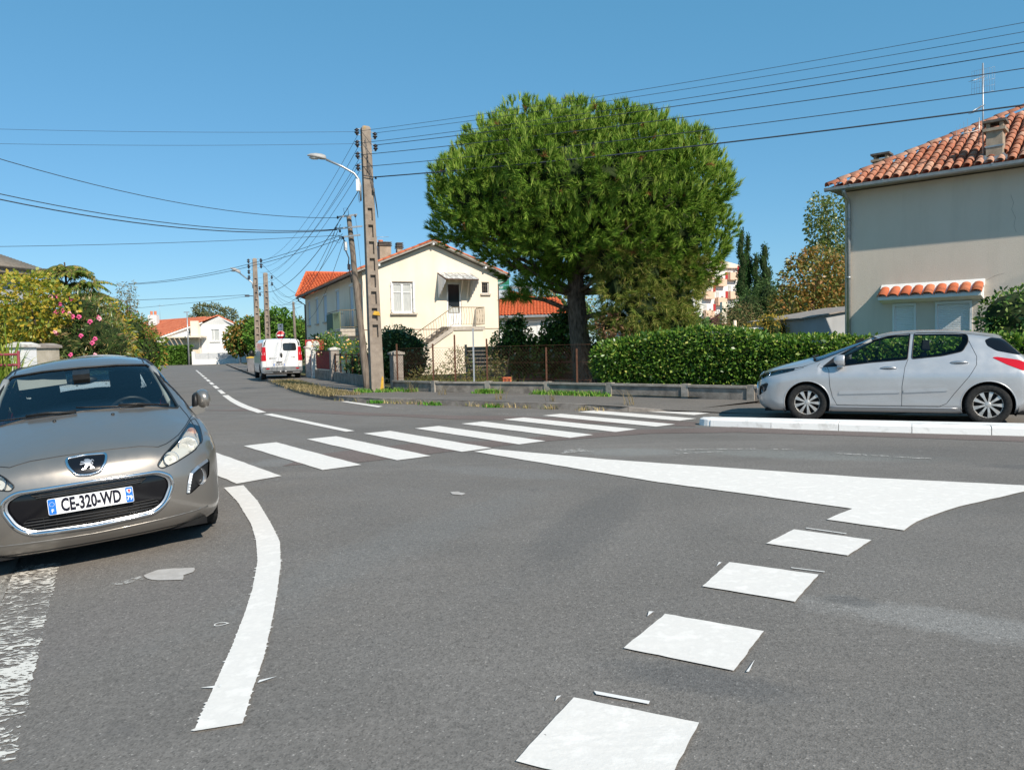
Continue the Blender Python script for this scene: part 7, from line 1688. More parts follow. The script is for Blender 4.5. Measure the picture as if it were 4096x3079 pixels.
def oleander():
    t = plant('oleander', 'oleander shrub with pink flowers behind the grey car', 'shrub', (-11.6, 21.0, 0), [(-11.75, 21.0, 2.55, .75, .7, .65), (-11.3, 20.9, 1.9, .8, .7, .75), (-11.9, 20.9, 1.7, .75, .7, .7), (-10.95, 21, 1.7, .6, .6, .8), (-11.5, 20.8, 1.0, 1.0, .8, .6)], 4200, .17, [(.025, .055, .015), (.05, .09, .02), (.08, .12, .03), (.16, .14, .05), (.22, .13, .06)], .13, .2, .05, -.25, [([(-11.6 + .1 * k, 21, 0), (-11.7 + .2 * k, 21, 1.6)], [.025, .012]) for k in range(-2, 3)], .3, .25, core=.6)
    PINK = NT('pink_petals').set((.72, .10, .26), .6); PALE = NT('pale_pink_petals').set((.78, .38, .42), .6)
    for k, (bx, by) in enumerate(((-12.05, 2.95), (-11.9, 2.98), (-11.55, 2.9), (-11.75, 2.58), (-11.62, 2.5), (-11.5, 2.42), (-11.4, 2.42), (-12.0, 2.0), (-11.98, 2.03), (-11.35, 1.92), (-11.1, 2.28), (-10.85, 2.38), (-10.82, 2.35), (-11.0, 1.82), (-11.03, 1.72), (-11.6, 1.42), (-10.95, 1.4), (-11.95, 2.55), (-11.8, 2.75))):
        m = MB(); c = Vector((bx, 20.15 + random.uniform(-.05, .1), by))
        for q in range(7):
            a = q * 2.4; o = Vector((math.cos(a) * .035, -.02, math.sin(a) * .035)) * random.uniform(.6, 1.5)
            m.lathe([(.001, .02), (.028, .012), (.034, 0), (.001, -.012)], 6, Matrix.Translation(c + o) @ Matrix.Rotation(R(75), 4, 'X') @ Matrix.Rotation(a, 4, 'Y'))
        m.build('flower_head', PALE if k % 4 == 0 else PINK, t, world=True)
oleander()
def pinnate_tree():
    t = thing('tree_of_heaven', 'tall shrub with feathery drooping pinnate leaves above the oleander', 'tree', (-13.4, 23.4, 0))
    trunk(t, [(-13.4, 23.4, 0), (-13.42, 23.4, 2.0), (-13.52, 23.4, 3.4), (-13.55, 23.4, 4.25)], [.07, .06, .04, .02], 7)
    stems = []; V, F = [], []; nf = 0
    tops = [(-13.55, 23.4, 4.1, 13, .7), (-13.5, 23.4, 3.95, 16, 1.0), (-13.48, 23.4, 3.55, 16, 1.0), (-13.45, 23.4, 3.15, 16, 1.0), (-12.75, 23.3, 3.25, 13, .8), (-12.75, 23.3, 2.8, 12, .8), (-14.3, 23.4, 3.7, 13, .75), (-13.0, 23.3, 2.6, 13, .9), (-12.3, 23.2, 2.4, 9, .7), (-14.2, 23.3, 3.2, 12, .8), (-12.6, 22.9, 3.55, 13, .75), (-12.25, 22.7, 3.1, 12, .7), (-13.95, 23.3, 4.0, 12, .7), (-13.1, 23.0, 3.9, 12, .75)]
    m = MB()
    for (x, y, z, n, ln) in tops:
        if abs(x + 13.5) > .4: m.tube([(-13.45, 23.4, z - 1.0), ((x - 13.5) / 2, y, z - .4), (x, y, z)], [.03, .022, .012], 5)
        for k in range(n):
            a = 2 * math.pi * k / n + random.uniform(-.2, .2); el = random.uniform(.05, .75); L = ln * random.uniform(.7, 1.0); d = Vector((math.cos(a), math.sin(a) * .9, 0)); P = []
            for i in range(8):
                u = i / 7; P.append(Vector((x, y, z)) + d * L * u + Vector((0, 0, L * (math.tan(el) * u * .6 - .5 * u * u))))
            m.tube(P, [.010, .009, .008, .007, .006, .005, .004, .003], 4, cap=False)
            s = Vector((-d.y, d.x, 0))
            for i in range(1, 15):
                u = i / 14 * 7; j = min(6, int(u)); q = P[j].lerp(P[j + 1], u - j); tg = (P[j + 1] - P[j]).normalized()
                for sg in (-1, 1):
                    ll = .20 * (1.1 - .45 * i / 14) * random.uniform(.85, 1.15); ax = (s * sg * .85 + tg * .35 + Vector((0, 0, -.62))).normalized(); w = tg * ll * .2
                    V += [q, q + ax * ll * .45 + w, q + ax * ll, q + ax * ll * .45 - w]; F.append([nf, nf + 1, nf + 2, nf + 3]); nf += 4
    m.build('leaf_stalks', TWIG, t, world=True, kind='stuff')
    Vn = np.array([tuple(v) for v in V]) - np.array(t.location)
    link('crown', np_mesh('crown', Vn, F, leaf_mat('pinnate_leaflets', [(.035, .07, .014), (.06, .10, .02), (.10, .13, .028), (.17, .16, .04), (.23, .17, .05)], .3)), t)
pinnate_tree()
plant('russet_shrub', 'yellow-tinged shrub right of the oleander', 'shrub', (-12.9, 24.5, 0), [(-13.05, 24.5, 2.6, .5, .5, .7), (-12.7, 24.5, 2.0, .55, .5, .7), (-12.5, 24.4, 1.3, .6, .5, .6)], 1500, .15, YEL + BROWN, .4, .3, 0, .3, [([(-12.9, 24.5, 0), (-12.9, 24.5, 2.3)], [.04, .015])])
plant('dry_conifer', 'thin brownish conifer with drooping tips past the pink shrub', 'tree', (-15.6, 31, 0), [(-15.9, 31, 2.7, .7, .7, 1.0), (-15.4, 31, 2.0, .8, .8, .9), (-15.1, 31, 1.5, .65, .7, .8), (-15.65, 31, 3.6, .25, .25, .8), (-15.25, 31, 3.5, .16, .16, .9), (-14.75, 31, 2.2, .35, .4, .7)], 4200, .14, BROWN + [(.07, .085, .035)], .22, .2, 0, .6, [([(-15.5, 31, 0), (-15.5, 31, 3.6)], [.08, .02])], .3, .3)
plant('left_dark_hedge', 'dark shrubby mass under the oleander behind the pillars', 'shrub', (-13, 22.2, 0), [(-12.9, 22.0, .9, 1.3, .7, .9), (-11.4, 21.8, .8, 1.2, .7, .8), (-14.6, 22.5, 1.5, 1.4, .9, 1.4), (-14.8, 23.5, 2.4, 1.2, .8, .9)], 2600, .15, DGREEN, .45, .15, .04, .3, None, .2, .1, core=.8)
plant('bronze_shrub', 'bronze and green shrub mass between the oleander and the thin conifer', 'shrub', (-13.2, 27, 0), [(-13.4, 27, 2.1, .8, .6, .8), (-12.9, 27, 1.5, .8, .6, .8), (-13.9, 27, 2.6, .5, .5, .7)], 2400, .13, GREEN + AUT + YEL[:2], .4, .25, 0, .3, [([(-13.2, 27, 0), (-13.3, 27, 2)], [.04, .015])], .25, .25, core=.6)
# ---------------------------------------------------------------- around the cream house and the fence
plant('round_bush', 'dense dark green bush right of the near concrete pole', 'bush', (-4.2, 28.5, .15), [(-4.35, 28.5, 1.55, .85, .7, .75), (-3.85, 28.4, 1.35, .75, .7, .75), (-4.5, 28.4, .85, .8, .7, .7), (-3.75, 28.3, .8, .75, .7, .65)], 2600, .12, DGREEN + [(.07, .12, .03), (.16, .15, .05)], .5, .15, .08, .2, None, .15, .1, core=.8)
plant('ivy_bush', 'leafy bush with ivy at the right corner of the cream house', 'bush', (.2, 26.2, .15), [(.1, 26.2, 1.65, .75, .6, .55), (-.25, 26.1, 1.25, .65, .6, .55), (.65, 26.1, 1.3, .6, .5, .5), (.3, 26.3, 2.1, .25, .25, .5), (.0, 26.2, 2.15, .35, .3, .3)], 2200, .11, GREEN + [(.20, .13, .05)], .6, .25, .06, .3, [([(.2, 26.2, .1), (.2, 26.2, 1.5)], [.05, .02])], .25, .2, core=.6)
plant('ivy_mass', 'dark ivy mass hanging over the board fence left of the pine trunk', 'ivy', (1.3, 26.6, .15), [(1.6, 26.6, 1.9, .6, .6, .6), (1.7, 26.2, 1.45, .6, .5, .55), (1.1, 26.2, 1.35, .55, .4, .35), (1.95, 26.4, 2.3, .4, .4, .4), (.95, 26.1, 1.0, .5, .3, .35), (1.35, 25.6, .75, .55, .25, .45), (.35, 25.75, .8, .45, .25, .45), (2.9, 25.4, 1.2, .5, .3, .5)], 4200, .12, DGREEN + GREEN + [(.13, .06, .03)], .65, .2, .08, .4, None, .2, .15, core=.6)
plant('ivy_strand', 'thin pale ivy strand climbing the board fence', 'ivy', (.75, 25.9, .15), [(.75, 25.85, .9, .10, .06, .7), (.85, 25.8, 1.3, .12, .06, .3)], 110, .11, [(.16, .24, .05), (.22, .3, .08)], .7, .3)
plant('hedge_side_shrub', 'loose shrub right of the pine trunk at the hedge end', 'shrub', (3.1, 21.5, .15), [(3.2, 22.0, 1.3, .6, .5, .6), (2.9, 22.2, 1.9, .4, .4, .4)], 800, .12, [(.10, .05, .035), (.14, .08, .05), (.06, .07, .02)], .4, .2, 0, .3, [([(3.0, 21.8, .1), (3.1, 22, 1.4)], [.03, .01])])
def weeds(label, name, pts, h, n, cols, w=.022, spread=.14, top=None):
    t = link(name, MB().mesh(name, TWIG)); V, F = [], []; o = 0; k = 4
    P = np.array(pts, float)
    idx = rng.integers(0, len(P), n); base = P[idx] + np.c_[rng.normal(0, spread, (n, 2)), np.zeros(n)]; az = rng.uniform(0, 2 * np.pi, n); d = np.c_[np.cos(az), np.sin(az), np.zeros(n)]; Hh = h * rng.uniform(.35, 1.1, n)
    Vs = []
    for i in range(k):
        u = i / (k - 1); c = base + d * (Hh * .55 * u**1.7)[:, None]; c[:, 2] += Hh * (u - .25 * u * u); s = np.c_[-np.sin(az), np.cos(az), np.zeros(n)] * (w * (1 - u) * .5 + .002); Vs += [c - s, c + s]
    V = np.stack(Vs, 1).reshape(-1, 3); a = np.arange(n)[:, None] * 2 * k; F = np.concatenate([a + np.array([2 * i, 2 * i + 1, 2 * i + 3, 2 * i + 2]) for i in range(k - 1)], 0)
    t.data = np_mesh(name, V, F, leaf_mat(name + '_blades', cols, .3)); t['kind'] = 'stuff'; t['label'] = label; t['category'] = 'grass'; return t
STRAW = [(.22, .165, .085), (.32, .25, .13), (.40, .31, .17), (.16, .13, .06)]
kerbpts = [(x + dx, y + dy, .12) for x, y, h in resample([(-4.9, 21.3, 0), (-6.1, 23.6, 0), (-7.3, 26.2, 0), (-8.85, 30.1, 0), (-10.2, 33.2, 0)], .15) for dx, dy in ((.1, .05), (.3, .12), (-.12, -.05), (.5, .2))]
weeds('dry straw-coloured grass along the kerb of the side street', 'dry_verge_grass', kerbpts, .13, 6000, [(.13, .10, .055), (.19, .15, .085), (.25, .20, .11), (.11, .10, .05)], .02, .13)
kp = resample([(-4.7, 20.95, 0), (-3.6, 19.85, 0), (-2.3, 18.95, 0), (-1.0, 17.98, 0), (.25, 17.1, 0), (1.3, 16.3, 0), (2.1, 15.72, 0)], .12)
sel = [tuple(p) for p in kp if rng.random() < .35]
weeds('straw tufts growing from the kerb by the zebra crossing', 'kerb_straw_tufts', [(x - .05, y - .04, .01) for x, y, z in sel], .15, 420, STRAW + [(.10, .14, .03)], .014, .08)
gp = [tuple(kp[i]) for i in (14, 15, 16, 30, 31, 32, 46, 47)]
weeds('small green weeds at the foot of the kerb', 'kerb_weeds', [(x - .06, y - .05, .01) for x, y, z in gp], .12, 420, [(.05, .14, .02), (.08, .19, .03)], .03, .10)
wp = [(x, y, .12) for x, y, _ in resample([(.6, 20.1, 0), (1.5, 19.3, 0), (2.3, 18.55, 0)], .06)] + [(x, y, .12) for x, y, _ in resample([(-.9, 21.0, 0), (-.45, 20.75, 0)], .05)] * 3 + [(-3.4, 22.9, .12), (-3.0, 22.4, .12), (-3.9, 22.6, .12), (-3.6, 22.6, .12), (-4.6, 23.2, .12), (-4.5, 22.9, .12), (-4.3, 22.5, .12)] * 4
weeds('fresh green weeds along the foot of the garden wall', 'wall_weeds', wp, .17, 1900, [(.05, .14, .02), (.08, .19, .03), (.12, .22, .04), (.20, .20, .08)], .035, .10)
weeds('tall dry weeds by the pole and pavement', 'dry_pavement_weeds', [(-2.9, 22.2, .12), (-2.95, 22.3, .12), (-.3, 18.2, .12), (.9, 17.2, .12), (2.45, 15.9, .1), (-1.9, 20.6, .12)], .5, 80, [(.14, .11, .06), (.2, .16, .09)], .010, .06)
wl = [(x, y + .8 + .9 * random.random(), .16) for x, y, _ in resample([(-3.2, 23.4, 0), (-2.2, 22.4, 0), (-.2, 21.2, 0)], .1)]
plant('garden_weeds', 'tangled dry weeds behind the chain-link fence', 'weeds', (-1.8, 23.6, .16), [(-2.6, 24.3, .5, .7, .5, .35), (-1.7, 23.9, .62, .7, .5, .45), (-.9, 23.5, .5, .6, .5, .35), (-1.6, 24.0, 1.1, .5, .3, .35), (-.5, 23.3, .75, .35, .3, .5)], 2600, .085, BROWN + [(.06, .10, .025), (.09, .13, .03)], .3, .3, 0, -.2, [([(-1.9 + .13 * k, 23.8 + .05 * (k % 3), .15), (-1.9 + .15 * k + random.uniform(-.1, .1), 23.8, 1.1 + .25 * random.random())], [.008, .004]) for k in range(14)], .5, .5)
weeds('unmown grass behind the chain-link fence', 'garden_grass', wl, .45, 1500, [(.06, .09, .02), (.12, .13, .035), (.22, .18, .08)], .02, .25)
def rose(label, loc, blobs, n, fcol, nf, name):
    t = plant(name, label, 'shrub', loc, blobs, n, .09, GREEN + [(.13, .15, .03)], .5, .3, .03, .2, [([(loc[0], loc[1], .15), (blobs[0][0], blobs[0][1], blobs[0][2])], [.02, .008])], .4, .4)
    P, D = blob_points(blobs, nf, .08, 0); PET = NT(name + '_petals').set(fcol, .6); proto = MB(); proto.lathe([(.001, .03), (.03, .035), (.052, .015), (.045, -.02), (.001, -.03)], 8); me = proto.mesh('flower', PET)
    for p, dd in zip(P, D): o = link('flower', me, t); o.location = Vector(p + dd * .05) - Vector(loc); o.rotation_euler = (random.random(), random.random(), 0)
rose('rose bush with pale orange blooms above the red fence panel', (-8.3, 35.2, .15), [(-8.6, 35.2, 1.75, .55, .5, .45), (-7.8, 34.4, 1.8, .5, .5, .45), (-8.2, 34.9, 2.1, .35, .3, .3), (-8.0, 34.6, 1.2, .7, .5, .5)], 1500, (.72, .46, .26), 22, 'rose_bush')
rose('yellow flowering plants behind the shaded iron fence', (-6.5, 31.5, .15), [(-6.6, 31.0, 1.55, .45, .4, .35), (-6.2, 30.4, 1.45, .5, .4, .35), (-5.6, 29.4, 1.2, .5, .5, .35), (-6.0, 30.2, .9, .8, .8, .5), (-5.3, 28.4, .9, .6, .6, .4)], 1600, (.66, .42, .05), 44, 'yellow_flowers')
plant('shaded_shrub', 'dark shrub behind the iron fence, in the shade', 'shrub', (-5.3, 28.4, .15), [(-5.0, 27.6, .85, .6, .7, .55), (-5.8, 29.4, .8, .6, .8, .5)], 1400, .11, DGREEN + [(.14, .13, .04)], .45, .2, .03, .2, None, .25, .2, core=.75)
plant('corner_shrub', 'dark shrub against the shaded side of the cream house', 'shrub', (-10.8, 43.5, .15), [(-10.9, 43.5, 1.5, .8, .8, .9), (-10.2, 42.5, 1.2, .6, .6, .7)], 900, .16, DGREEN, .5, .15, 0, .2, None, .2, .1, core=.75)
# ---------------------------------------------------------------- right side behind the hedge and by the beige house
plant('glossy_bush', 'tall glossy bush in front of the beige house at the right edge', 'bush', (10.9, 16.0, .1), [(10.6, 16.0, 1.75, .75, .7, .65), (11.3, 16.0, 1.9, .9, .8, .7), (10.45, 15.9, 1.0, .75, .7, .9), (11.4, 15.8, .9, 1.0, .8, .9)], 3600, .105, DGREEN + [(.08, .14, .03), (.15, .18, .05)], .5, .15, .035, .2, None, .15, .1, core=.82)
plant('low_bush', 'low bright green bush just behind the silver car tail', 'bush', (10.7, 13.6, .1), [(10.6, 13.5, .75, .9, .5, .62), (11.6, 13.0, .7, .9, .5, .6)], 1500, .105, GREEN, .5, .2, .03, .2, None, .15, .1, core=.8)
plant('dry_kerb_tuft', 'dry leafy tuft by the rear wheel of the silver car', 'bush', (9.55, 13.2, 0), [(9.5, 13.2, .2, .5, .3, .25)], 260, .1, STRAW, .3, .2)
for i, (x, y, h, w, lb) in enumerate(((21.2, 70, 11.1, .55, 'leftmost tall dark cypress beside the apartment block'), (21.95, 70.6, 10.7, .42, 'second cypress from the left, slim, by the apartment block'), (22.5, 70, 8.9, .6, 'third and shortest cypress from the left'), (23.3, 70, 9.8, .8, 'rightmost and widest cypress'))):
    bl = [(x + .15 * math.sin(k * 2.1), y, .8 + (h - 1.1) * k / 9, w * (1.0 - .75 * (k / 9)**1.6) + .12, w * (1.0 - .75 * (k / 9)**1.6) + .12, h / 11) for k in range(10)]
    plant('cypress', lb, 'tree', (x, y, .1), bl, 3000, .24, [(.012, .032, .012), (.022, .05, .016), (.035, .07, .02)], .3, .1, 0, -1.6, [([(x, y, 0), (x, y, h * .9)], [.16, .03])], .15, .15, 'cypresses by the apartment block', core=.8)
plant('poplar', 'tall pale green poplar rising behind the beige house', 'tree', (18.6, 45, .1), [(18.1, 45, 8.2, .75, .8, 1.9), (19.1, 45, 8.0, .9, .9, 2.1), (18.3, 45, 5.8, 1.2, 1.2, 1.6), (19.6, 45, 5.5, 1.3, 1.2, 1.8), (18.8, 45, 3.5, 1.5, 1.3, 1.5)], 6200, .19, [(.045, .075, .025), (.08, .115, .035), (.12, .145, .045), (.18, .16, .06)], .7, .35, .04, .4, [([(18.6, 45, 0), (18.7, 45, 8.5)], [.22, .04])], .3, .3)
plant('autumn_tree', 'autumn-tinted orange and green tree left of the beige house', 'tree', (15.1, 38, .1), [(14.4, 38, 4.2, 1.1, 1.0, 1.2), (15.4, 38, 4.6, 1.3, 1.0, 1.4), (13.9, 38, 3.2, 1.1, .9, .9), (15.4, 38, 3.0, 1.4, 1.0, 1.0), (14.15, 38, 5.2, .35, .3, .5), (16.3, 38, 4.2, 1.0, 1.0, 1.6), (14.8, 38, 5.4, .4, .4, .6)], 4800, .20, AUT, .5, .3, .03, .4, [([(15, 38, 0), (15, 38, 3), (15.2, 38, 4.6)], [.13, .10, .03])], .3, .35)
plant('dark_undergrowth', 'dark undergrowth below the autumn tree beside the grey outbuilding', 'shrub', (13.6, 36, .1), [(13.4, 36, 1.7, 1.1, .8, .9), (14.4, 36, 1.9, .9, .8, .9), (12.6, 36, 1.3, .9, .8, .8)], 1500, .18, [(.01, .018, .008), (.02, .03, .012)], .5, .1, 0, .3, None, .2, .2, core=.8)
plant('golden_shrub', 'golden yellow shrub above the hedge behind the flat shelter', 'shrub', (11.0, 31.5, .1), [(10.8, 31.5, 1.8, .9, .7, .65), (11.6, 31.5, 1.6, .8, .7, .7), (10.1, 31.5, 1.6, .6, .6, .6), (10.6, 31.4, 2.2, .4, .4, .3)], 2100, .12, [(.16, .15, .03), (.28, .21, .04), (.36, .24, .06), (.12, .12, .03)], .4, .3, 0, .2, None, .25, .2, core=.65)
plant('broad_tree', 'dark broadleaf tree just right of the pine above the hedge', 'tree', (7.0, 32, .1), [(7.0, 32, 2.2, 1.0, .8, .9), (7.6, 32, 1.8, .9, .8, .8), (6.2, 32, 2.0, .8, .7, .8), (7.0, 32, 2.9, .5, .5, .6)], 1900, .20, DGREEN + [(.09, .11, .03)], .55, .2, .05, .3, [([(7, 32, 0), (7, 32, 2.3)], [.1, .04])], .3, .3, core=.55)
plant('brown_shrub', 'brownish leafless-looking shrub between shelter and cypresses', 'shrub', (10.2, 36, .1), [(9.9, 36, 2.1, 1.1, .8, .8), (11.0, 36, 2.3, 1.0, .8, 1.0), (8.8, 36, 1.8, .9, .7, .7)], 2400, .15, BROWN + [(.12, .10, .04)], .25, .2, 0, .1, None, .4, .4)
plant('grey_green_tree', 'grey-green tree below the cypresses', 'tree', (18.5, 58, .1), [(18.3, 58, 4.0, 1.4, 1.0, 1.6), (19.6, 58, 4.6, 1.2, 1.0, 1.7), (17.2, 58, 3.3, 1.3, 1.0, 1.3), (20.2, 58, 3.6, 1.4, 1.0, 1.6)], 3200, .24, [(.03, .055, .02), (.05, .085, .03), (.08, .11, .045)], .35, .2, 0, .3, [([(18.6, 58, 0), (18.6, 58, 4)], [.15, .05])], .3, .3, core=.6)
# ---------------------------------------------------------------- trees far behind
def far_tree(label, x, y, blobs, n, cols, size=.45, name='background_tree', core=.6):
    plant(name, label, 'tree', (x, y, 0), [(x + a, y + b, c, d, e, f) for a, b, c, d, e, f in blobs], n, size, cols, .55, .2, 0, .3, [([(x, y, 0), (x, y, blobs[0][2])], [.25, .1])], .3, .25, 'trees far behind', core=core)
far_tree('rounded green tree behind the van and far poles', -28.3, 92, [(0, 0, 4.6, 2.6, 2, 2.1), (-1.8, 0, 3.6, 2, 2, 1.9), (2.2, 0, 3.4, 2.2, 2, 2.0), (.5, -1, 2.2, 3.4, 2, 1.8)], 5200, GREEN)
far_tree('darker green tree left of the rounded one, beside the white house', -33.0, 97, [(0, 0, 3.8, 2.2, 2, 2.2), (-1.6, 0, 3.0, 1.8, 2, 2.0), (1.4, 0, 2.5, 2.0, 2, 2.2)], 3800, DGREEN + AUT)
far_tree('yellow-green tree against the cream house far corner', -23.2, 88, [(0, 0, 3.0, 2.2, 2, 2.0), (-1.5, 0, 2.2, 1.8, 2, 1.7), (1.8, 0, 3.8, 1.2, 1.5, 1.4)], 3200, GREEN + [(.13, .15, .03)])
far_tree('wispy tall tree above the white house roof', -51.0, 131, [(0, 0, 8.2, 2.4, 2, 1.8), (-1.8, 0, 9.0, 1.6, 1.5, 1.0), (2.6, 0, 7.8, 1.8, 1.5, 1.4), (-2.6, 0, 7.4, 1.4, 1.5, 1.0)], 2200, [(.05, .065, .03), (.09, .10, .05), (.12, .11, .06)], .4, core=None)
far_tree('tree filling the gap right of the white house roof', -41.5, 128, [(0, 0, 5.4, 2.8, 2, 2.2), (3, 0, 4.8, 2.4, 2, 2.2), (5.5, 0, 5.2, 2.2, 2, 2.2), (1, 0, 3.5, 4, 2, 2.2)], 4200, AUT[:3] + DGREEN)
far_tree('low trees beyond the street end, between white house and poles', -37, 118, [(0, 0, 3.0, 2.5, 2, 2.2), (2.5, 0, 3.4, 2.2, 2, 2.2), (5, 0, 3.2, 2.2, 2, 2.4)], 3600, GREEN + BROWN)
far_tree('small dark conifer above the white house roof', -56.0, 140, [(0, 0, 8.0, .55, .5, 1.3), (0, 0, 7.0, .9, .8, .9)], 700, DGREEN, .35)
far_tree('trees left of the white house behind the conifer', -68, 125, [(0, 0, 5.2, 2.5, 2, 2.2), (3.2, 0, 4.8, 2.2, 2, 2), (-3, 0, 5.4, 2.5, 2, 2.4), (6, 0, 5.6, 1.8, 2, 1.8)], 4200, DGREEN + BROWN)
far_tree('dull green tree beyond the left garden', -34, 62, [(0, 0, 2.4, 2.4, 2, 1.9), (-2.5, 0, 2.8, 2.2, 2, 2.0), (2.0, 0, 1.6, 1.5, 1.5, 1.4)], 3400, BROWN + DGREEN, .3)
far_tree('tree behind the orange-roofed house', 3.6, 68, [(0, 0, 4.8, 2.6, 2, 1.9), (-2.6, 0, 4.6, 1.6, 1.5, 1.3), (2.4, 0, 4.4, 2.0, 1.8, 1.8)], 2800, GREEN + BROWN, .28)
far_tree('tree line right of the apartment block', 33, 95, [(0, 0, 5, 3, 2, 3), (4, 0, 5.5, 3, 2, 3), (-3, 0, 4, 2.5, 2, 2.6), (8, 0, 5, 3.5, 2, 3.4)], 3800, DGREEN + GREEN)
far_tree('tree beyond the grey outbuilding', 24.5, 66, [(0, 0, 3.5, 2.5, 2, 2.6), (3, 0, 4, 2.6, 2, 3), (6, 0, 4, 3, 2, 3.2)], 3200, AUT + DGREEN, .35)
def far_wood():
    t = link('far_wood', MB().mesh('far_wood', TWIG)); bl = [(x, 165 + 10 * math.sin(x * .37), 2.8 + 1.6 * math.sin(x * .9) + 1.0 * math.sin(x * 2.3), 4.2, 3, 4.2) for x in np.arange(-120, 110, 4.5)]
    P, D = blob_points(bl, 12000, .2, .1); o = leaves('far_wood', None, P, D, .8, leaf_mat('far_wood_leaves', DGREEN + BROWN[:2], .2), .6); bpy.data.objects.remove(t); o.name = 'far_wood'; o['kind'] = 'stuff'; o['label'] = 'far-off wooded skyline behind the houses'; o['category'] = 'trees'
far_wood()
# ================================================================ WHITE VAN (rear view)
def van():
    VW = carpaint('white_van_paint', (.80, .80, .80), .02, .35, 0.0); VS = mat('van_grey_bumper', (.16, .17, .18), (.21, .22, .23), 6, .6)
    wid = curve([-2.6, -2.3, 0, 1.2, 2.0, 2.35], [.92, .945, .95, .945, .90, .80]); rf = curve([-2.6, -2.3, -1.8, 0, .7, 1.3, 2.4], [1.88, 1.93, 1.955, 1.965, 1.90, 1.55, 1.0]); tum = curve([.2, .45, .8, 1.0, 1.3, 1.6, 1.9, 2.1], [-.06, -.01, 0, -.005, -.035, -.075, -.125, -.19])
    def Fv(p):
        x, y, z = p[..., 0], np.abs(p[..., 1]), p[..., 2]; side = y - (wid(x) + tum(z)); top = z - (rf(x) - .05 * (y / .8)**4); rear = (-2.42 + .045 * np.maximum(z - .95, 0) + .07 * y**2 + .10 * y**8) - x; fr = x - (2.35 - .25 * y**2 - .25 * np.maximum(z - .9, 0)); bot = .30 - z
        return smax(.10, smax(.08, side, top), smax(.09, smax(.10, rear, fr), bot))
    V, F = capsule_mesh(Fv, -2.0, 1.9, 1.05, 84, 60, 26, 3.0); b = to_bm(V, F); lay = b.faces.layers.int.new('part')
    for xc in (-1.55, 1.55):
        for sgn in (1, -1): lay = cut_poly(b, [(xc + .39 * math.cos(a), .36 + .39 * math.sin(a)) for a in np.linspace(0, 2 * math.pi, 22, endpoint=False)], (0, 2), lambda c, n, sgn=sgn: c.y * sgn > .5, lay, 9)
    RW = rounded([(-.66, 1.38), (-.06, 1.38), (-.05, 1.72), (-.63, 1.72)], .08, 4)
    rearp = lambda c, n: c.x < -1.9 and n.x < -.3
    lay = cut_poly(b, RW, (1, 2), rearp, lay, 1)
    for sgn in (1, -1):
        lay = cut_poly(b, rounded([(sgn * .73, .90), (sgn * .95, .90), (sgn * .95, 1.56), (sgn * .74, 1.56)], .03, 2), (1, 2), lambda c, n: c.x < -1.9, lay, 2)
        lay = cut_poly(b, rounded([(1.62, 1.12), (.75, 1.12), (.72, 1.62), (1.15, 1.60)], .04, 2), (0, 2), lambda c, n, sgn=sgn: c.y * sgn > .5, lay, 3)
    lay = cut_poly(b, rounded([(-.75, 1.12), (.75, 1.12), (.68, 1.72), (-.68, 1.72)], .05, 2), (1, 2), lambda c, n: c.x > 1.0 and n.x > .3, lay, 4)
    b.normal_update(); bvh = BVHTree.FromBMesh(b)
    ang = math.atan2(.915, -.40)
    t = thing('white_van', 'white delivery van seen from behind, parked half on the pavement', 'van', (-11.80, 38.3, .07), ang)
    def part(nm, i, m, off=0, pred=None, par=None):
        me = split_mesh(b, lay, i, nm, off, False, pred); me.materials.append(m); return link(nm, me, par or t)
    body = part('body', 0, VW); wn = part('rear_window', 1, PANE, -.004)
    part('windscreen', 4, PANE, -.004)
    def rr(y, z, off=.003):
        h = bvh.ray_cast(Vector((-5, y, z)), Vector((1, 0, 0))); return h[0] + h[1] * off if h[0] else Vector((-2.4, y, z))
    for sgn in (1, -1):
        tl = part('tail_light', 2, REDLENS, .006, lambda c, sgn=sgn: c.y * sgn > 0); part('side_window', 3, PANE, -.004, lambda c, sgn=sgn: c.y * sgn > 0)
        m = MB(); m.prism([(.79, 1.18), (.90, 1.18), (.90, 1.30), (.79, 1.30)], lambda y, z: rr(y * sgn, z, .006), lambda y, z: rr(y * sgn, z, .012)); m.build('reversing_lens', WHITEP, tl)
        m = MB(); m.tube([rr(sgn * .80, 1.6, .0), rr(sgn * .77, 1.75, .0), rr(sgn * .68, 1.88, 0)], .03, 5); m.build('corner_trim', BLACKTRIM, body)
    SE = NT('van_seam').set((.10, .10, .11), .6)
    wire([rr(y, z, .001) for y, z in dens2(RW, .05, True)], .014, 5, True).build('window_seal', BLACKTRIM, wn)
    wire([rr(.0, z, -.001) for z in np.linspace(.62, 1.9, 14)], .006, 4).build('door_seam', SE, body)
    for y in (-.73, .73): wire([rr(y, z, -.001) for z in np.linspace(.62, 1.8, 14)], .006, 4).build('door_seam', SE, body)
    m = MB(); c = rr(.04, 1.16, .01); m.lathe([(.001, .02), (.05, .016), (.06, 0)], 12, Matrix.Translation(c) @ Matrix.Rotation(R(-90), 4, 'Y') @ Matrix.Diagonal((2.0, .95, 1, 1))); m.build('door_handle', BLACKTRIM, body)
    m = MB(); c = rr(.15, .83, .004); m.bar(c + Vector((0, -.13, 0)), c + Vector((0, .13, 0)), .03, .06); m.build('plate_lamp', BLACKTRIM, body)
    m = MB(); c = rr(.0, 1.86, .006); m.bar(c + Vector((0, -.06, 0)), c + Vector((0, .06, 0)), .02, .03); m.build('brake_lamp', REDLENS, body)
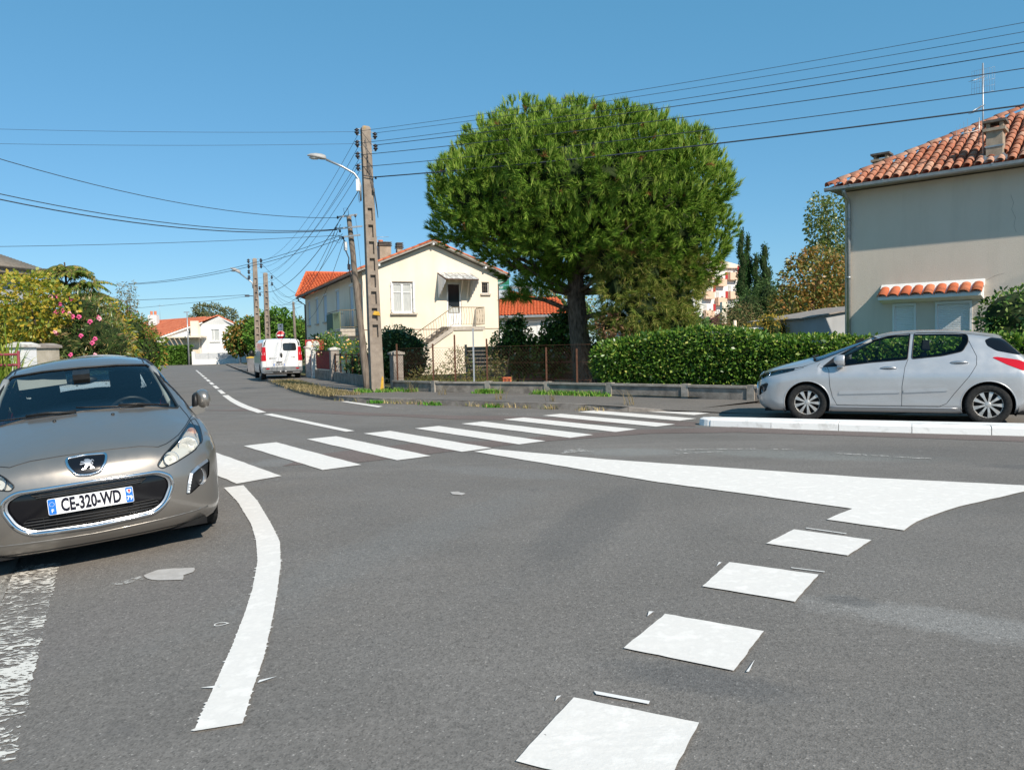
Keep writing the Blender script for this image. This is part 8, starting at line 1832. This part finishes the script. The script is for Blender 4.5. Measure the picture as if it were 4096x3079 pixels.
    for tx, y, z in (('RENAULT', .42, 1.02), ('Trafic', -.50, 1.06)):
        c = rr(y, z, .006); link('badge_lettering', text_mesh('badge_lettering', tx, .085, DARKSLAB, Matrix.Translation(c) @ Matrix(((0, 0, -1, 0), (-1, 0, 0, 0), (0, 1, 0, 0), (0, 0, 0, 1))), .002, .001), body)
    c = rr(.15, .72, .012); number_plate(body, 'DK-385-BW', Matrix.Translation(c) @ Matrix(((0, 0, -1, 0), (-1, 0, 0, 0), (0, 1, 0, 0), (0, 0, 0, 1))), '79')
    m = MB(); P = [rr(y, .52, .03) for y in np.linspace(-.88, .88, 15)]
    for i in range(14): m.bar(P[i], P[i + 1], .12, .20)
    bp = m.build('rear_bumper', VS, t)
    for y in (-.66, .66): m = MB(); c = rr(y, .54, .10); m.bar(c + Vector((0, -.07, 0)), c + Vector((0, .07, 0)), .02, .045); m.build('bumper_reflector', REDLENS, bp)
    m = MB(); m.tube([(-2.5, -.45, .36), (-2.5, .45, .36)], .03, 6); m.tube([(-2.5, 0, .36), (-2.62, 0, .36), (-2.64, 0, .44)], .025, 6); m.build('tow_bar', BLACKTRIM, t)
    for y in (-.12, .0, .12): m = MB(); m.lathe([(.001, .02), (.025, .015), (.03, 0)], 8, Matrix.Translation((-2.6, y, .40)) @ Matrix.Rotation(R(-90), 4, 'Y')); m.build('tow_fitting', PVC, t)
    m = MB(); m.box(-2.2, 2.0, -.75, .75, .26, .34); m.build('underbody', WELL, t)
    for xc in (-1.55, 1.55):
        for sgn in (1, -1):
            wh = link('wheel', TYRE_ME, t); wh.location = (xc, sgn * .80, .33); wh.rotation_euler = (R(-90) * sgn, 0, 0); wh.scale = (1.04, 1.04, 1.05); r = link('wheel_trim', RIM_ME, wh)
            m = MB(); m.box(xc - .4, xc + .4, min(sgn * .4, sgn * .86), max(sgn * .4, sgn * .86), .3, .76); m.build('wheel_well', WELL, body)
    for sgn in (1, -1):
        m = MB(); m.lathe([(.001, -.06), (.10, -.05), (.12, 0), (.10, .05), (.001, .07)], 12, Matrix.Translation((1.05, sgn * 1.09, 1.28)) @ Matrix.Rotation(R(90), 4, 'Y') @ Matrix.Diagonal((1.3, 1, 1, 1))); mr = m.build('door_mirror', BLACKTRIM, t); m = MB(); m.bar((1.1, sgn * .9, 1.18), (1.07, sgn * 1.06, 1.2), .1, .06); m.build('mirror_arm', BLACKTRIM, mr)
    b.free()
    return t
van()
